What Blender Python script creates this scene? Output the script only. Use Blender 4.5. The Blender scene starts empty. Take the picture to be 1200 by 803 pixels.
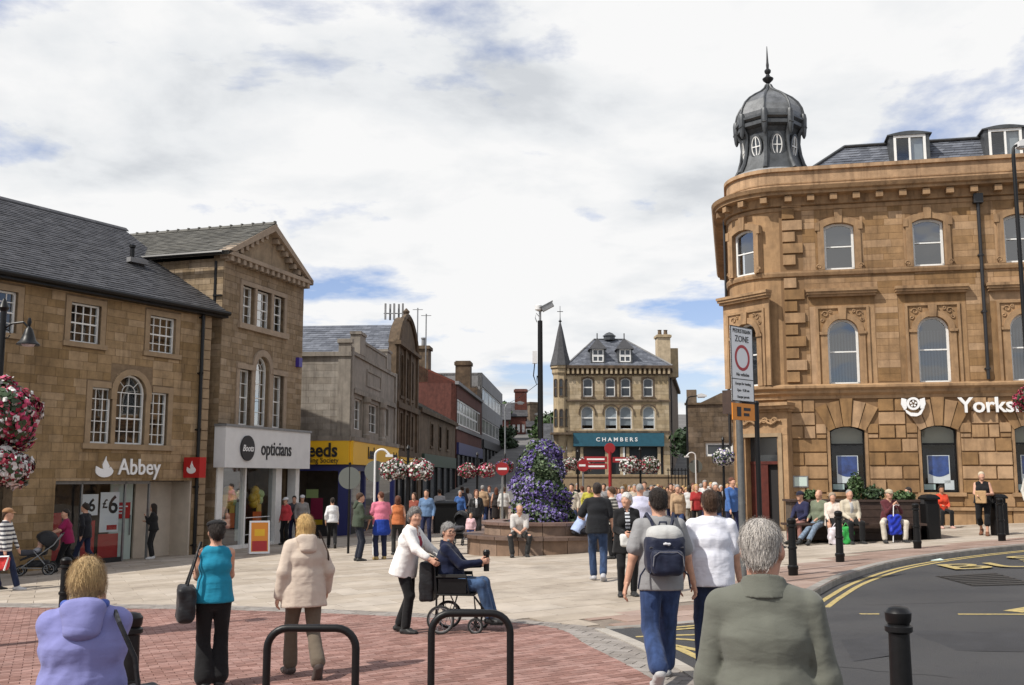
import bpy, bmesh, math, random
import numpy as np
from mathutils import Matrix, Vector, geometry
random.seed(7)
R = math.radians
scene = bpy.context.scene
COL = scene.collection
# ---------------------------------------------------------------- camera
CAM_H = 1.92
PITCH = math.atan(158.5 / 1200)
cam_d = bpy.data.cameras.new('camera'); cam_d.sensor_width = 36; cam_d.lens = 36
cam_d.clip_start = .05; cam_d.clip_end = 3000
cam = bpy.data.objects.new('camera', cam_d); COL.objects.link(cam)
cam.location = (0, 0, CAM_H); cam.rotation_euler = (R(90) + PITCH, 0, 0)
scene.camera = cam
# ---------------------------------------------------------------- sky, sun, exposure
SUN_EL, SUN_DIR = R(50), Vector((-.87, -.5))          # direction towards the sun on plan
wd = bpy.data.worlds.new('World'); scene.world = wd; wd.use_nodes = True
def nd(t, kind, **kw):
    n = t.nodes.new(kind)
    for k, v in kw.items():
        if k in n.inputs: n.inputs[k].default_value = v
        else: setattr(n, k, v)
    return n
SKYZ = 11.4
def world_sky():
    t = wd.node_tree; t.nodes.clear(); L = t.links.new
    out = nd(t, 'ShaderNodeOutputWorld'); bg = nd(t, 'ShaderNodeBackground'); bg.inputs[1].default_value = .092
    sky = nd(t, 'ShaderNodeTexSky', sky_type='NISHITA', sun_disc=False, sun_elevation=SUN_EL, sun_rotation=math.atan2(SUN_DIR.x, SUN_DIR.y), air_density=1.0, dust_density=.6)
    tc = nd(t, 'ShaderNodeTexCoord'); sp = nd(t, 'ShaderNodeSeparateXYZ'); L(tc.outputs['Generated'], sp.inputs[0])
    mz = nd(t, 'ShaderNodeMath', operation='MAXIMUM'); L(sp.outputs[2], mz.inputs[0]); mz.inputs[1].default_value = 0
    ad = nd(t, 'ShaderNodeMath', operation='ADD'); L(mz.outputs[0], ad.inputs[0]); ad.inputs[1].default_value = .16
    dx = nd(t, 'ShaderNodeMath', operation='DIVIDE'); L(sp.outputs[0], dx.inputs[0]); L(ad.outputs[0], dx.inputs[1])
    dy = nd(t, 'ShaderNodeMath', operation='DIVIDE'); L(sp.outputs[1], dy.inputs[0]); L(ad.outputs[0], dy.inputs[1])
    cb = nd(t, 'ShaderNodeCombineXYZ'); L(dx.outputs[0], cb.inputs[0]); L(dy.outputs[0], cb.inputs[1]); cb.inputs[2].default_value = SKYZ
    n1 = nd(t, 'ShaderNodeTexNoise', Scale=1.25, Detail=12.0, Roughness=.56, Distortion=.15); L(cb.outputs[0], n1.inputs['Vector'])
    r1 = nd(t, 'ShaderNodeValToRGB'); L(n1.outputs[0], r1.inputs[0])
    r1.color_ramp.elements[0].position = .41; r1.color_ramp.elements[0].color = (0, 0, 0, 1)
    r1.color_ramp.elements[1].position = .495; r1.color_ramp.elements[1].color = (1, 1, 1, 1)
    ofs = nd(t, 'ShaderNodeVectorMath', operation='ADD'); L(cb.outputs[0], ofs.inputs[0]); ofs.inputs[1].default_value = (4.3, 2.2, 7)
    n2 = nd(t, 'ShaderNodeTexNoise', Scale=1.7, Detail=10.0, Roughness=.55, Distortion=.2); L(ofs.outputs[0], n2.inputs['Vector'])
    r2 = nd(t, 'ShaderNodeValToRGB'); L(n2.outputs[0], r2.inputs[0])
    e = r2.color_ramp.elements
    e[0].position = .32; e[0].color = (7.0, 7.3, 7.7, 1); e[1].position = .52; e[1].color = (10.3, 10.3, 10.3, 1)
    el = e.new(.42); el.color = (9.0, 9.2, 9.4, 1)
    sc = nd(t, 'ShaderNodeVectorMath', operation='MULTIPLY'); L(sky.outputs[0], sc.inputs[0]); sc.inputs[1].default_value = (1.5, 1.42, 1.62)
    mx = nd(t, 'ShaderNodeMix', data_type='RGBA'); L(r1.outputs[0], mx.inputs[0]); L(sc.outputs[0], mx.inputs[6]); L(r2.outputs[0], mx.inputs[7])
    L(mx.outputs[2], bg.inputs[0]); L(bg.outputs[0], out.inputs[0])
world_sky()
sun_d = bpy.data.lights.new('sun', 'SUN'); sun_d.energy = 5.0; sun_d.angle = R(.6); sun_d.color = (1, .95, .86)
sun = bpy.data.objects.new('sun', sun_d); COL.objects.link(sun); sun.location = (-40, -25, 60)
sv = Vector((SUN_DIR.x, SUN_DIR.y, 0)).normalized() * math.cos(SUN_EL) + Vector((0, 0, math.sin(SUN_EL)))
sun.rotation_euler = sv.to_track_quat('Z', 'Y').to_euler()
vs = scene.view_settings; vs.view_transform = 'Standard'; vs.look = 'None'; vs.exposure = 0.0; vs.gamma = 1
scene.cycles.max_bounces = 6; scene.cycles.transparent_max_bounces = 12; scene.cycles.caustics_reflective = False; scene.cycles.caustics_refractive = False

# ---------------------------------------------------------------- survey helpers (photo pixel -> real place)
CP, SP = math.cos(PITCH), math.sin(PITCH)
def ray(px, py):
    u, v = (px - 600) / 1200, (401.5 - py) / 1200
    return u, CP - v * SP, SP + v * CP
def P(px, py, d):
    a, b, c = ray(px, py); return Vector((a / b * d, d, CAM_H + c / b * d))
def clamp(x, a, b): return max(a, min(b, x))
def gz(x, y):                                            # the lie of the land: falls to the left, climbs up the far street
    t = clamp((y - 31) / 11, 0, 1) if x > 0 else 0
    z = .04 * clamp(x, -18, 20) * (1 - .75 * t * t * (3 - 2 * t)) - .005 * max(0, min(y, 42) - 20)
    return z + .055 * max(0, min(y, 85) - 49) + .1 * max(0, min(y, 220) - 85)
def G(px, py):
    a, b, c = ray(px, py); y = 3.
    while y < 200 and CAM_H + c / b * y > gz(a / b * y, y): y += .01
    return a / b * y, y
def at(px, d):                                           # ground point under pixel column px at distance d
    x = (px - 600) / 1200 * d * 1.0087; return x, d, gz(x, d)

# ---------------------------------------------------------------- materials
def mat(name, color, rough=.8, var=.0, scale=6., bump=0., bscale=40., metal=0., spec=.5, tint=0., dirt=0., color2=None, coat=0., spots=0.):
    m = bpy.data.materials.new(name); m.use_nodes = True; t = m.node_tree; L = t.links.new
    b = t.nodes['Principled BSDF']; b.inputs['Roughness'].default_value = rough; b.inputs['Metallic'].default_value = metal
    b.inputs['Specular IOR Level'].default_value = spec; b.inputs['Coat Weight'].default_value = coat
    c = (*color, 1); b.inputs['Base Color'].default_value = c
    tc = nd(t, 'ShaderNodeTexCoord'); src = None
    if var or color2:
        n = nd(t, 'ShaderNodeTexNoise', Scale=scale, Detail=6.0, Roughness=.6); L(tc.outputs['Object'], n.inputs['Vector'])
        rp = nd(t, 'ShaderNodeValToRGB'); L(n.outputs[0], rp.inputs[0])
        c2 = color2 or tuple(x * (1 - var) for x in color)
        rp.color_ramp.elements[0].position = .35; rp.color_ramp.elements[0].color = (*c2, 1)
        rp.color_ramp.elements[1].position = .65; rp.color_ramp.elements[1].color = (*[min(1, x * (1 + (0 if color2 else var * .5))) for x in color], 1)
        src = rp.outputs[0]
    if tint:
        a = nd(t, 'ShaderNodeAttribute', attribute_name='tint')
        mr = nd(t, 'ShaderNodeMapRange'); L(a.outputs['Fac'], mr.inputs[0]); mr.inputs[3].default_value = 1 - tint; mr.inputs[4].default_value = 1 + tint
        hs = nd(t, 'ShaderNodeHueSaturation'); L(mr.outputs[0], hs.inputs['Value'])
        m2 = nd(t, 'ShaderNodeMapRange'); L(a.outputs['Fac'], m2.inputs[0]); m2.inputs[3].default_value = 1.12; m2.inputs[4].default_value = .9
        L(m2.outputs[0], hs.inputs['Saturation'])
        if src: L(src, hs.inputs['Color'])
        else: hs.inputs['Color'].default_value = c
        src = hs.outputs[0]
    if dirt:
        n = nd(t, 'ShaderNodeTexNoise', Scale=.9, Detail=8.0, Roughness=.7); mp = nd(t, 'ShaderNodeMapping'); mp.inputs['Scale'].default_value = (1, 1, .35)
        L(tc.outputs['Object'], mp.inputs[0]); L(mp.outputs[0], n.inputs['Vector'])
        rp = nd(t, 'ShaderNodeValToRGB'); L(n.outputs[0], rp.inputs[0]); rp.color_ramp.elements[0].position = .42; rp.color_ramp.elements[1].position = .7
        f = nd(t, 'ShaderNodeMath', operation='MULTIPLY'); L(rp.outputs[0], f.inputs[0]); f.inputs[1].default_value = dirt
        mx = nd(t, 'ShaderNodeMix', data_type='RGBA', blend_type='MULTIPLY'); L(f.outputs[0], mx.inputs[0])
        if src: L(src, mx.inputs[6])
        else: mx.inputs[6].default_value = c
        mx.inputs[7].default_value = (.28, .25, .23, 1); src = mx.outputs[2]
        if dirt > .3:                                           # rain streaks
            n = nd(t, 'ShaderNodeTexNoise', Scale=1.0, Detail=5.0, Roughness=.6); mp = nd(t, 'ShaderNodeMapping'); mp.inputs['Scale'].default_value = (5, 5, .3); L(tc.outputs['Object'], mp.inputs[0]); L(mp.outputs[0], n.inputs['Vector'])
            rp = nd(t, 'ShaderNodeValToRGB'); L(n.outputs[0], rp.inputs[0]); rp.color_ramp.elements[0].position = .52; rp.color_ramp.elements[1].position = .78
            f = nd(t, 'ShaderNodeMath', operation='MULTIPLY'); L(rp.outputs[0], f.inputs[0]); f.inputs[1].default_value = dirt * 1.3
            mx = nd(t, 'ShaderNodeMix', data_type='RGBA', blend_type='MULTIPLY'); L(f.outputs[0], mx.inputs[0]); L(src, mx.inputs[6]); mx.inputs[7].default_value = (.3, .27, .25, 1); src = mx.outputs[2]
    if spots:                                                   # trodden gum and drip marks
        vn = nd(t, 'ShaderNodeTexVoronoi', Scale=3.1, Randomness=1.0); L(tc.outputs['Object'], vn.inputs['Vector']); rp = nd(t, 'ShaderNodeValToRGB'); L(vn.outputs['Distance'], rp.inputs[0]); rp.color_ramp.elements[0].position = .07; rp.color_ramp.elements[1].position = .1; rp.color_ramp.elements[0].color = (1, 1, 1, 1); rp.color_ramp.elements[1].color = (0, 0, 0, 1)
        f = nd(t, 'ShaderNodeMath', operation='MULTIPLY'); L(rp.outputs[0], f.inputs[0]); f.inputs[1].default_value = spots
        n = nd(t, 'ShaderNodeTexNoise', Scale=.35, Detail=9.0, Roughness=.72); L(tc.outputs['Object'], n.inputs['Vector']); r3 = nd(t, 'ShaderNodeValToRGB'); L(n.outputs[0], r3.inputs[0]); r3.color_ramp.elements[0].position = .5; r3.color_ramp.elements[1].position = .68
        f2 = nd(t, 'ShaderNodeMath', operation='MULTIPLY_ADD'); L(r3.outputs[0], f2.inputs[0]); f2.inputs[1].default_value = .5; L(f.outputs[0], f2.inputs[2])
        mx = nd(t, 'ShaderNodeMix', data_type='RGBA', blend_type='MULTIPLY'); L(f2.outputs[0], mx.inputs[0]); L(src, mx.inputs[6]); mx.inputs[7].default_value = (.42, .4, .38, 1); src = mx.outputs[2]
    if src: L(src, b.inputs['Base Color'])
    if bump:
        n = nd(t, 'ShaderNodeTexNoise', Scale=bscale, Detail=5.0, Roughness=.65); L(tc.outputs['Object'], n.inputs['Vector'])
        bp = nd(t, 'ShaderNodeBump', Strength=bump, Distance=.02); L(n.outputs[0], bp.inputs['Height']); L(bp.outputs[0], b.inputs['Normal'])
    return m
def glass_mat(name, tintc=(.75, .8, .83), refl=.09):
    m = bpy.data.materials.new(name); m.use_nodes = True; t = m.node_tree; L = t.links.new; t.nodes.clear()
    o = nd(t, 'ShaderNodeOutputMaterial'); tr = nd(t, 'ShaderNodeBsdfTransparent'); tr.inputs[0].default_value = (*tintc, 1)
    gl = nd(t, 'ShaderNodeBsdfGlossy', Roughness=.02); fr = nd(t, 'ShaderNodeLayerWeight', Blend=.3)
    mr = nd(t, 'ShaderNodeMapRange'); L(fr.outputs['Fresnel'], mr.inputs[0]); mr.inputs[3].default_value = refl; mr.inputs[4].default_value = .55
    n = nd(t, 'ShaderNodeTexNoise', Scale=1.3, Detail=1.0); bp = nd(t, 'ShaderNodeBump', Strength=.08, Distance=.05); L(n.outputs[0], bp.inputs['Height']); L(bp.outputs[0], gl.inputs['Normal'])
    tc = nd(t, 'ShaderNodeTexCoord'); L(tc.outputs['Object'], n.inputs['Vector'])
    mx = nd(t, 'ShaderNodeMixShader'); L(mr.outputs[0], mx.inputs[0]); L(tr.outputs[0], mx.inputs[1]); L(gl.outputs[0], mx.inputs[2]); L(mx.outputs[0], o.inputs[0])
    return m
M = dict(
 stone=mat('tan_ashlar', (.325, .222, .118), .9, .22, 3.5, .4, 30, tint=.24, dirt=.5),
 stone_b=mat('tan_stone_gable', (.30, .222, .14), .9, .2, 3.5, .35, 30, tint=.2, dirt=.5),
 mortar=mat('mortar', (.2, .14, .085), .95, .2, 8),
 trim=mat('pale_dressed_stone', (.31, .222, .135), .85, .15, 5, .15, 40, dirt=.3),
 trim_b=mat('pink_dressed_stone', (.34, .265, .195), .85, .15, 5, .15, 40, dirt=.3),
 ystone=mat('golden_sandstone', (.36, .222, .113), .88, .24, 2.5, .3, 28, tint=.26, dirt=.6),
 ytrim=mat('golden_dressed_stone', (.365, .228, .12), .85, .2, 4, .2, 40, dirt=.6),
 ymortar=mat('dark_joint', (.2, .12, .06), .95),
 slate=mat('grey_slate', (.06, .06, .065), .6, .3, 5, .2, 30, tint=.3),
 slate_b=mat('mossy_slate', (.088, .084, .072), .75, .4, 3, .3, 30, tint=.3),
 slate_y=mat('blue_slate', (.12, .13, .155), .5, .25, 5, .2, 30, tint=.3),
 lead=mat('lead_sheet', (.075, .08, .085), .42, .3, 4, .15, 20, metal=.35),
 white=mat('white_paint', (.78, .78, .76), .5, .06, 8),
 offwhite=mat('white_panel', (.66, .66, .66), .45, .05, 3),
 black=mat('black_paint', (.006, .006, .0065), .4, .2, 20, .05, 60, spec=.3),
 iron=mat('black_iron', (.018, .018, .02), .4, .3, 30, .1, 60),
 steel=mat('grey_steel', (.24, .245, .25), .45, .15, 10, metal=.5),
 dark=mat('dark_interior', (.018, .017, .018), .9),
 room=mat('shop_interior', (.09, .08, .075), .9, .3, 2),
 glass=glass_mat('window_glass'),
 shopglass=glass_mat('shop_glass', (.86, .9, .92), .035),
 bankglass=glass_mat('bank_glass', (.7, .75, .8), .2),
 farglass=mat('far_window_glass', (.04, .045, .05), .12, spec=.8),
 blind=mat('white_blind', (.62, .63, .64), .8, .08, 3),
 yellow=mat('yellow_sign', (.80, .46, .012), .45, .04, 2),
 navy=mat('navy_sign', (.015, .02, .12), .45),
 red=mat('red_sign', (.42, .012, .014), .4, .05, 4),
 signwhite=mat('sign_white', (.8, .8, .8), .4),
 ink=mat('black_lettering', (.01, .01, .012), .5),
 teal=mat('teal_fascia', (.02, .1, .145), .5, .15, 3),
 grey_stone=mat('grey_faience', (.27, .24, .205), .75, .2, 3, .2, 30, tint=.14, dirt=.55),
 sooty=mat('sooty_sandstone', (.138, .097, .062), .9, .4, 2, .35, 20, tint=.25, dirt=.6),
 brickred=mat('red_brick', (.125, .043, .032), .9, .25, 4, .3, 30, tint=.25, dirt=.4),
 concrete=mat('pale_concrete', (.24, .24, .245), .85, .15, 3, dirt=.3),
 slab=mat('buff_flagstone', (.395, .34, .28), .85, .12, 2.0, .12, 30, tint=.11, dirt=.22, spots=.5),
 slab_pink=mat('pink_flagstone', (.29, .205, .168), .85, .12, 2.5, .12, 30, tint=.14, dirt=.25, spots=.5),
 bed=mat('paving_joint', (.19, .155, .125), .95, .2, 5),
 brickpave=mat('red_paving_brick', (.275, .15, .125), .82, .2, 6, .2, 40, tint=.24, dirt=.28, spots=.35),
 brickbed=mat('brick_joint', (.12, .065, .055), .95, .2, 5),
 setts=mat('grey_setts', (.24, .215, .195), .85, .2, 6, .25, 25, tint=.15),
 kerb=mat('grey_kerb_stone', (.24, .225, .205), .85, .2, 6, .2, 30, tint=.12),
 asphalt=mat('asphalt', (.058, .057, .059), .85, .3, .7, .8, 70, color2=(.034, .034, .037), spots=.45),
 yline=mat('yellow_road_paint', (.47, .36, .13), .8, .3, 16, .3, 60, color2=(.26, .21, .10)),
 patch=mat('iron_grating', (.035, .034, .033), .6, .3, 20),
 leaf=mat('leaf_green', (.055, .10, .03), .6, .4, 9, tint=.35),
 leaf_d=mat('dark_leaf', (.03, .06, .02), .6, .4, 9, tint=.35),
 bark=mat('bark', (.09, .065, .045), .9, .3, 10, .4, 20),
 wood=mat('brown_wood', (.05, .028, .02), .6, .3, 8, .1, 40),
 brownstone=mat('fountain_stone', (.23, .155, .11), .7, .2, 4, .15, 30, tint=.12, dirt=.3),
 fred=mat('red_petal', (.26, .012, .035), .6, .3, 30, tint=.4), fwhite=mat('white_petal', (.62, .60, .58), .6, .1, 30, tint=.1),
 fpink=mat('pink_petal', (.5, .05, .13), .6, .3, 30, tint=.3), fpurple=mat('purple_petal', (.11, .075, .26), .6, .3, 30, tint=.4), flilac=mat('lilac_petal', (.22, .18, .38), .6, .3, 30, tint=.3),
 doorred=mat('dark_red_door', (.09, .02, .014), .4, .3, 6), poster=mat('poster_blue', (.03, .07, .26), .4, .5, 4),
 orange=mat('orange_sign', (.72, .25, .02), .5), mint=mat('frosted_panel', (.5, .6, .56), .4), rubber=mat('rubber', (.015, .015, .015), .8),
)
# ---------------------------------------------------------------- mesh builder
class MB:
    def __init__(s, xf=None): s.v = []; s.f = []; s.t = []; s.xf = xf
    def add(s, vs_, fs, tint=None):
        n = len(s.v); tint = random.random() if tint is None else tint
        if s.xf is not None: vs_ = [tuple(s.xf @ Vector(q)) for q in vs_]
        s.v += [tuple(q) for q in vs_]; s.f += [tuple(i + n for i in f) for f in fs]; s.t += [tint] * len(fs); return s
    def box(s, x0, x1, y0, y1, z0, z1, tint=None):
        return s.add([(x0, y0, z0), (x1, y0, z0), (x1, y1, z0), (x0, y1, z0), (x0, y0, z1), (x1, y0, z1), (x1, y1, z1), (x0, y1, z1)],
                     [(0, 3, 2, 1), (4, 5, 6, 7), (0, 1, 5, 4), (1, 2, 6, 5), (2, 3, 7, 6), (3, 0, 4, 7)], tint)
    def pyr(s, x0, x1, y0, y1, z0, z1, i, tint=None):       # block with chamfered outward (-y) face
        return s.add([(x0, y1, z0), (x1, y1, z0), (x1, y1, z1), (x0, y1, z1), (x0 + i, y0, z0 + i), (x1 - i, y0, z0 + i), (x1 - i, y0, z1 - i), (x0 + i, y0, z1 - i)],
                     [(4, 5, 6, 7), (0, 1, 5, 4), (1, 2, 6, 5), (2, 3, 7, 6), (3, 0, 4, 7)], tint)
    def prism(s, poly, y0, y1, tint=None):                  # polygon in (x,z), extruded from y0 (front) to y1
        n = len(poly); a = [(x, y0, z) for x, z in poly] + [(x, y1, z) for x, z in poly]
        return s.add(a, [tuple(range(n)), tuple(range(2 * n - 1, n - 1, -1))] + [(i, i + n, (i + 1) % n + n, (i + 1) % n) for i in range(n)], tint)
    def flat(s, poly, z0, z1, tint=None):                   # polygon in (x,y), extruded up
        n = len(poly); a = [(x, y, z0) for x, y in poly] + [(x, y, z1) for x, y in poly]
        return s.add(a, [tuple(range(n - 1, -1, -1)), tuple(range(n, 2 * n))] + [(i, (i + 1) % n, (i + 1) % n + n, i + n) for i in range(n)], tint)
    def ring(s, outer, inner, y0, y1, closed=False, tint=None):   # frame between two outlines (same count)
        n = len(outer); a = []
        for q, y in ((outer, y0), (inner, y0), (inner, y1), (outer, y1)): a += [(x, y, z) for x, z in q]
        f = []
        for i in range(n if closed else n - 1):
            j = (i + 1) % n
            for k in range(4): f.append((k * n + i, k * n + j, (k + 1) % 4 * n + j, (k + 1) % 4 * n + i))
        if not closed: f += [(0, n, 2 * n, 3 * n), (4 * n - 1, 3 * n - 1, 2 * n - 1, n - 1)]
        return s.add(a, f, tint)
    def tube(s, pts, r, n=8, tint=None, cap=True):
        pts = [Vector(p) for p in pts]; rs = r if isinstance(r, (list, tuple)) else [r] * len(pts); a = []; f = []
        ref = None
        for i, p in enumerate(pts):
            d = (pts[min(i + 1, len(pts) - 1)] - pts[max(i - 1, 0)]).normalized()
            if ref is None: ref = Vector((0, 0, 1)) if abs(d.z) < .9 else Vector((1, 0, 0))
            u = d.cross(ref).normalized(); w = u.cross(d).normalized(); ref = w
            a += [p + rs[i] * (math.cos(6.2832 * k / n) * u + math.sin(6.2832 * k / n) * w) for k in range(n)]
        for i in range(len(pts) - 1):
            for k in range(n): f.append((i * n + k, i * n + (k + 1) % n, (i + 1) * n + (k + 1) % n, (i + 1) * n + k))
        if cap: f += [tuple(range(n - 1, -1, -1)), tuple(range((len(pts) - 1) * n, len(pts) * n))]
        return s.add(a, f, tint)
    def lathe(s, prof, c=(0, 0), n=24, a0=0, a1=6.28319, tint=None, rot=0):
        full = abs(a1 - a0 - 6.28319) < 1e-3; m = n if full else n + 1; a = []; f = []
        for r, z in prof:
            a += [(c[0] + r * math.cos(a0 + rot + (a1 - a0) * k / n), c[1] + r * math.sin(a0 + rot + (a1 - a0) * k / n), z) for k in range(m)]
        for i in range(len(prof) - 1):
            for k in range(n): f.append((i * m + k, i * m + (k + 1) % m, (i + 1) * m + (k + 1) % m, (i + 1) * m + k))
        if full: f += [tuple(range(m - 1, -1, -1)), tuple(range((len(prof) - 1) * m, len(prof) * m))]
        return s.add(a, f, tint)
    def sweep(s, path, prof, tint=None, caps=True):         # path [(x,y,nx,ny)], profile [(out,z)] closed loop
        a = []; m = len(prof); f = []
        for x, y, nx, ny in path: a += [(x + nx * o, y + ny * o, z) for o, z in prof]
        for i in range(len(path) - 1):
            for k in range(m): f.append((i * m + k, i * m + (k + 1) % m, (i + 1) * m + (k + 1) % m, (i + 1) * m + k))
        if caps: f += [tuple(range(m)), tuple(range(len(path) * m - 1, (len(path) - 1) * m - 1, -1))]
        return s.add(a, f, tint)
    def build(s, name, m, parent=None, smooth=False, kind=None, label=None):
        me = bpy.data.meshes.new(name); me.from_pydata(s.v, [], s.f)
        at_ = me.attributes.new('tint', 'FLOAT', 'FACE'); at_.data.foreach_set('value', s.t)
        bm = bmesh.new(); bm.from_mesh(me); bmesh.ops.recalc_face_normals(bm, faces=bm.faces); bm.to_mesh(me); bm.free()
        me.materials.append(M[m] if isinstance(m, str) else m)
        if smooth:
            me.shade_smooth()
            try: me.set_sharp_from_angle(angle=R(40))
            except Exception: pass
        o = bpy.data.objects.new(name, me); COL.objects.link(o)
        if parent: o.parent = parent
        if kind: o['kind'] = kind
        if label: o['label'] = label
        return o
def empty(name, loc=(0, 0, 0), rz=0, parent=None):
    o = bpy.data.objects.new(name, None); COL.objects.link(o); o.location = loc; o.rotation_euler = (0, 0, rz); o.empty_display_size = .2
    if parent: o.parent = parent
    return o
def tag(o, label, cat, group=None, kind=None):
    o['label'] = label; o['category'] = cat
    if group: o['group'] = group
    if kind: o['kind'] = kind
    return o
def copy_tree(o, parent=None):
    c = o.copy(); COL.objects.link(c)
    if parent: c.parent = parent
    for ch in list(o.children): copy_tree(ch, c)
    return c
def text(name, body, m, parent, x, z, size, y=-.01, ext=.008, rot=None, bold=0, width=None, shear=0, align='LEFT', xf=None):
    cu = bpy.data.curves.new(name, 'FONT'); cu.body = body; cu.size = size; cu.extrude = ext; cu.offset = bold; cu.shear = shear; cu.align_x = align
    cu.resolution_u = 3
    cu.materials.append(M[m] if isinstance(m, str) else m)
    o = bpy.data.objects.new(name, cu); COL.objects.link(o); o.parent = parent
    mm = Matrix.Translation((x, y, z)) @ (rot or Matrix.Rotation(R(90), 4, 'X'))
    if width: mm = mm @ Matrix.Diagonal((width, 1, 1, 1))
    o.matrix_local = (xf @ mm) if xf is not None else mm
    return o
def pieces(parent, name, m, items, n_single=300):
    """items: list of (distance, callable(MB)); the nearest become objects of their own, the rest one joined mass."""
    items = sorted(items, key=lambda q: q[0])
    for d, fn in items[:n_single]:
        b = MB(); fn(b); b.build(name, m, parent)
    if len(items) > n_single:
        b = MB()
        for d, fn in items[n_single:]: fn(b)
        b.build(name + '_field', m, parent, kind='stuff')
# ================================================================ the ground
def inpoly(p, poly):
    x, y = p; c = False; j = len(poly) - 1
    for i in range(len(poly)):
        xi, yi = poly[i]; xj, yj = poly[j]
        if (yi > y) != (yj > y) and x < (xj - xi) * (y - yi) / (yj - yi) + xi: c = not c
        j = i
    return c
def clip(subj, win):                                         # subject polygon cut to a convex window (anticlockwise)
    out = subj
    for i in range(len(win)):
        a, b = win[i], win[(i + 1) % len(win)]; inp, out = out, []
        side = lambda p: (b[0] - a[0]) * (p[1] - a[1]) - (b[1] - a[1]) * (p[0] - a[0])
        for k in range(len(inp)):
            p, q = inp[k - 1], inp[k]; sp_, sq = side(p), side(q)
            if (sp_ >= 0) != (sq >= 0):
                t = sp_ / (sp_ - sq); out.append((p[0] + t * (q[0] - p[0]), p[1] + t * (q[1] - p[1])))
            if sq >= 0: out.append(q)
        if len(out) < 3: return []
    return out
def area(p): return .5 * sum(p[i - 1][0] * p[i][1] - p[i][0] * p[i - 1][1] for i in range(len(p)))
def smooth_line(pts, n=6):
    out = []
    for i in range(len(pts) - 1):
        p0, p1, p2, p3 = pts[max(i - 1, 0)], pts[i], pts[i + 1], pts[min(i + 2, len(pts) - 1)]
        for k in range(n):
            t = k / n
            out.append(tuple(.5 * (2 * p1[c] + (p2[c] - p0[c]) * t + (2 * p0[c] - 5 * p1[c] + 4 * p2[c] - p3[c]) * t * t + (3 * p1[c] - p0[c] - 3 * p2[c] + p3[c]) * t ** 3) for c in (0, 1)))
    return out + [pts[-1]]
def sheet(name, poly, zf, m, step=1.0):
    n = len(poly); vs_ = [Vector(p) for p in poly]; ed = [(i, (i + 1) % n) for i in range(n)]
    xs = [p[0] for p in poly]; ys = [p[1] for p in poly]
    x = math.floor(min(xs))
    while x < max(xs):
        y = math.floor(min(ys))
        while y < max(ys):
            if inpoly((x, y), poly): vs_.append(Vector((x, y)))
            y += step
        x += step
    r = geometry.delaunay_2d_cdt(vs_, ed, [list(range(n))], 1, 1e-4)
    b = MB(); b.add([(p.x, p.y, zf(p.x, p.y)) for p in r[0]], r[2], .5)
    return b.build(name, m)
def st(o): o['kind'] = 'structure'; return o
# the land: one sheet out to the horizon
b = MB()
gx = [-900, -400, -200, -100, -60, -40, -30, -24, -18, -12, -6, 0, 6, 12, 18, 24, 30, 40, 60, 100, 200, 400, 900]
gy = [-60, -20, -5, 5, 15, 25, 35, 42, 50, 60, 70, 85, 100, 120, 150, 185, 220, 400, 900]
b.add([(x, y, gz(x, y) - .17) for y in gy for x in gx], [(j * len(gx) + i, j * len(gx) + i + 1, (j + 1) * len(gx) + i + 1, (j + 1) * len(gx) + i) for j in range(len(gy) - 1) for i in range(len(gx) - 1)], .5)
st(b.build('ground', mat('far_tarmac', (.12, .115, .11), .9, .3, .4)))
# outlines surveyed from the photograph
brick_edge = smooth_line([G(*q) for q in [(-90, 711), (120, 713), (270, 715), (500, 724), (640, 734), (690, 757), (755, 790), (790, 818), (840, 880)]])
slab_edge = smooth_line([G(*q) for q in [(-90, 706), (120, 708), (270, 710), (500, 719), (640, 729), (712, 737)]])
road_left = smooth_line([G(*q) for q in [(712, 737), (750, 752), (800, 776), (860, 812), (915, 870)]])
kerb_line = smooth_line([G(*q) for q in [(712, 737), (800, 731), (870, 722), (925, 708), (955, 691), (990, 674), (1045, 658), (1115, 647), (1200, 638), (1300, 630)]]) + [(24, 24.5), (40, 24.5)]
BE, SE, RL, KL = brick_edge, slab_edge, road_left, kerb_line
def sstep(a, b, x): t = clamp((x - a) / (b - a), 0, 1); return t * t * (3 - 2 * t)
def road_drop(x, y): return .008 + .105 * sstep(2.2, 4.6, x)
road_poly = KL + [(40, 2), (RL[-1][0] + .4, 2)] + RL[::-1][:-1]
st(sheet('road', road_poly, lambda x, y: gz(x, y) - road_drop(x, y), 'asphalt', 1.0))
brick_poly = [(-14, 1), (BE[-1][0], 1)] + BE[::-1] + [(-14, BE[0][1])]
band_poly = SE + RL[1:] + [(RL[-1][0], 1), (BE[-1][0], 1)] + BE[::-1]
plaza_poly = SE + KL[1:] + [(40, 60), (-30, 60), (-30, SE[0][1])]
bed = st(sheet('plaza_pavement', plaza_poly, lambda x, y: gz(x, y) - .013, 'bed', 1.5))
bbed = st(sheet('brick_pavement', brick_poly, lambda x, y: gz(x, y) - .009, 'brickbed', 1.5))
sbed = st(sheet('sett_border', band_poly, lambda x, y: gz(x, y) - .009, 'bed', 1.5))
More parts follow.
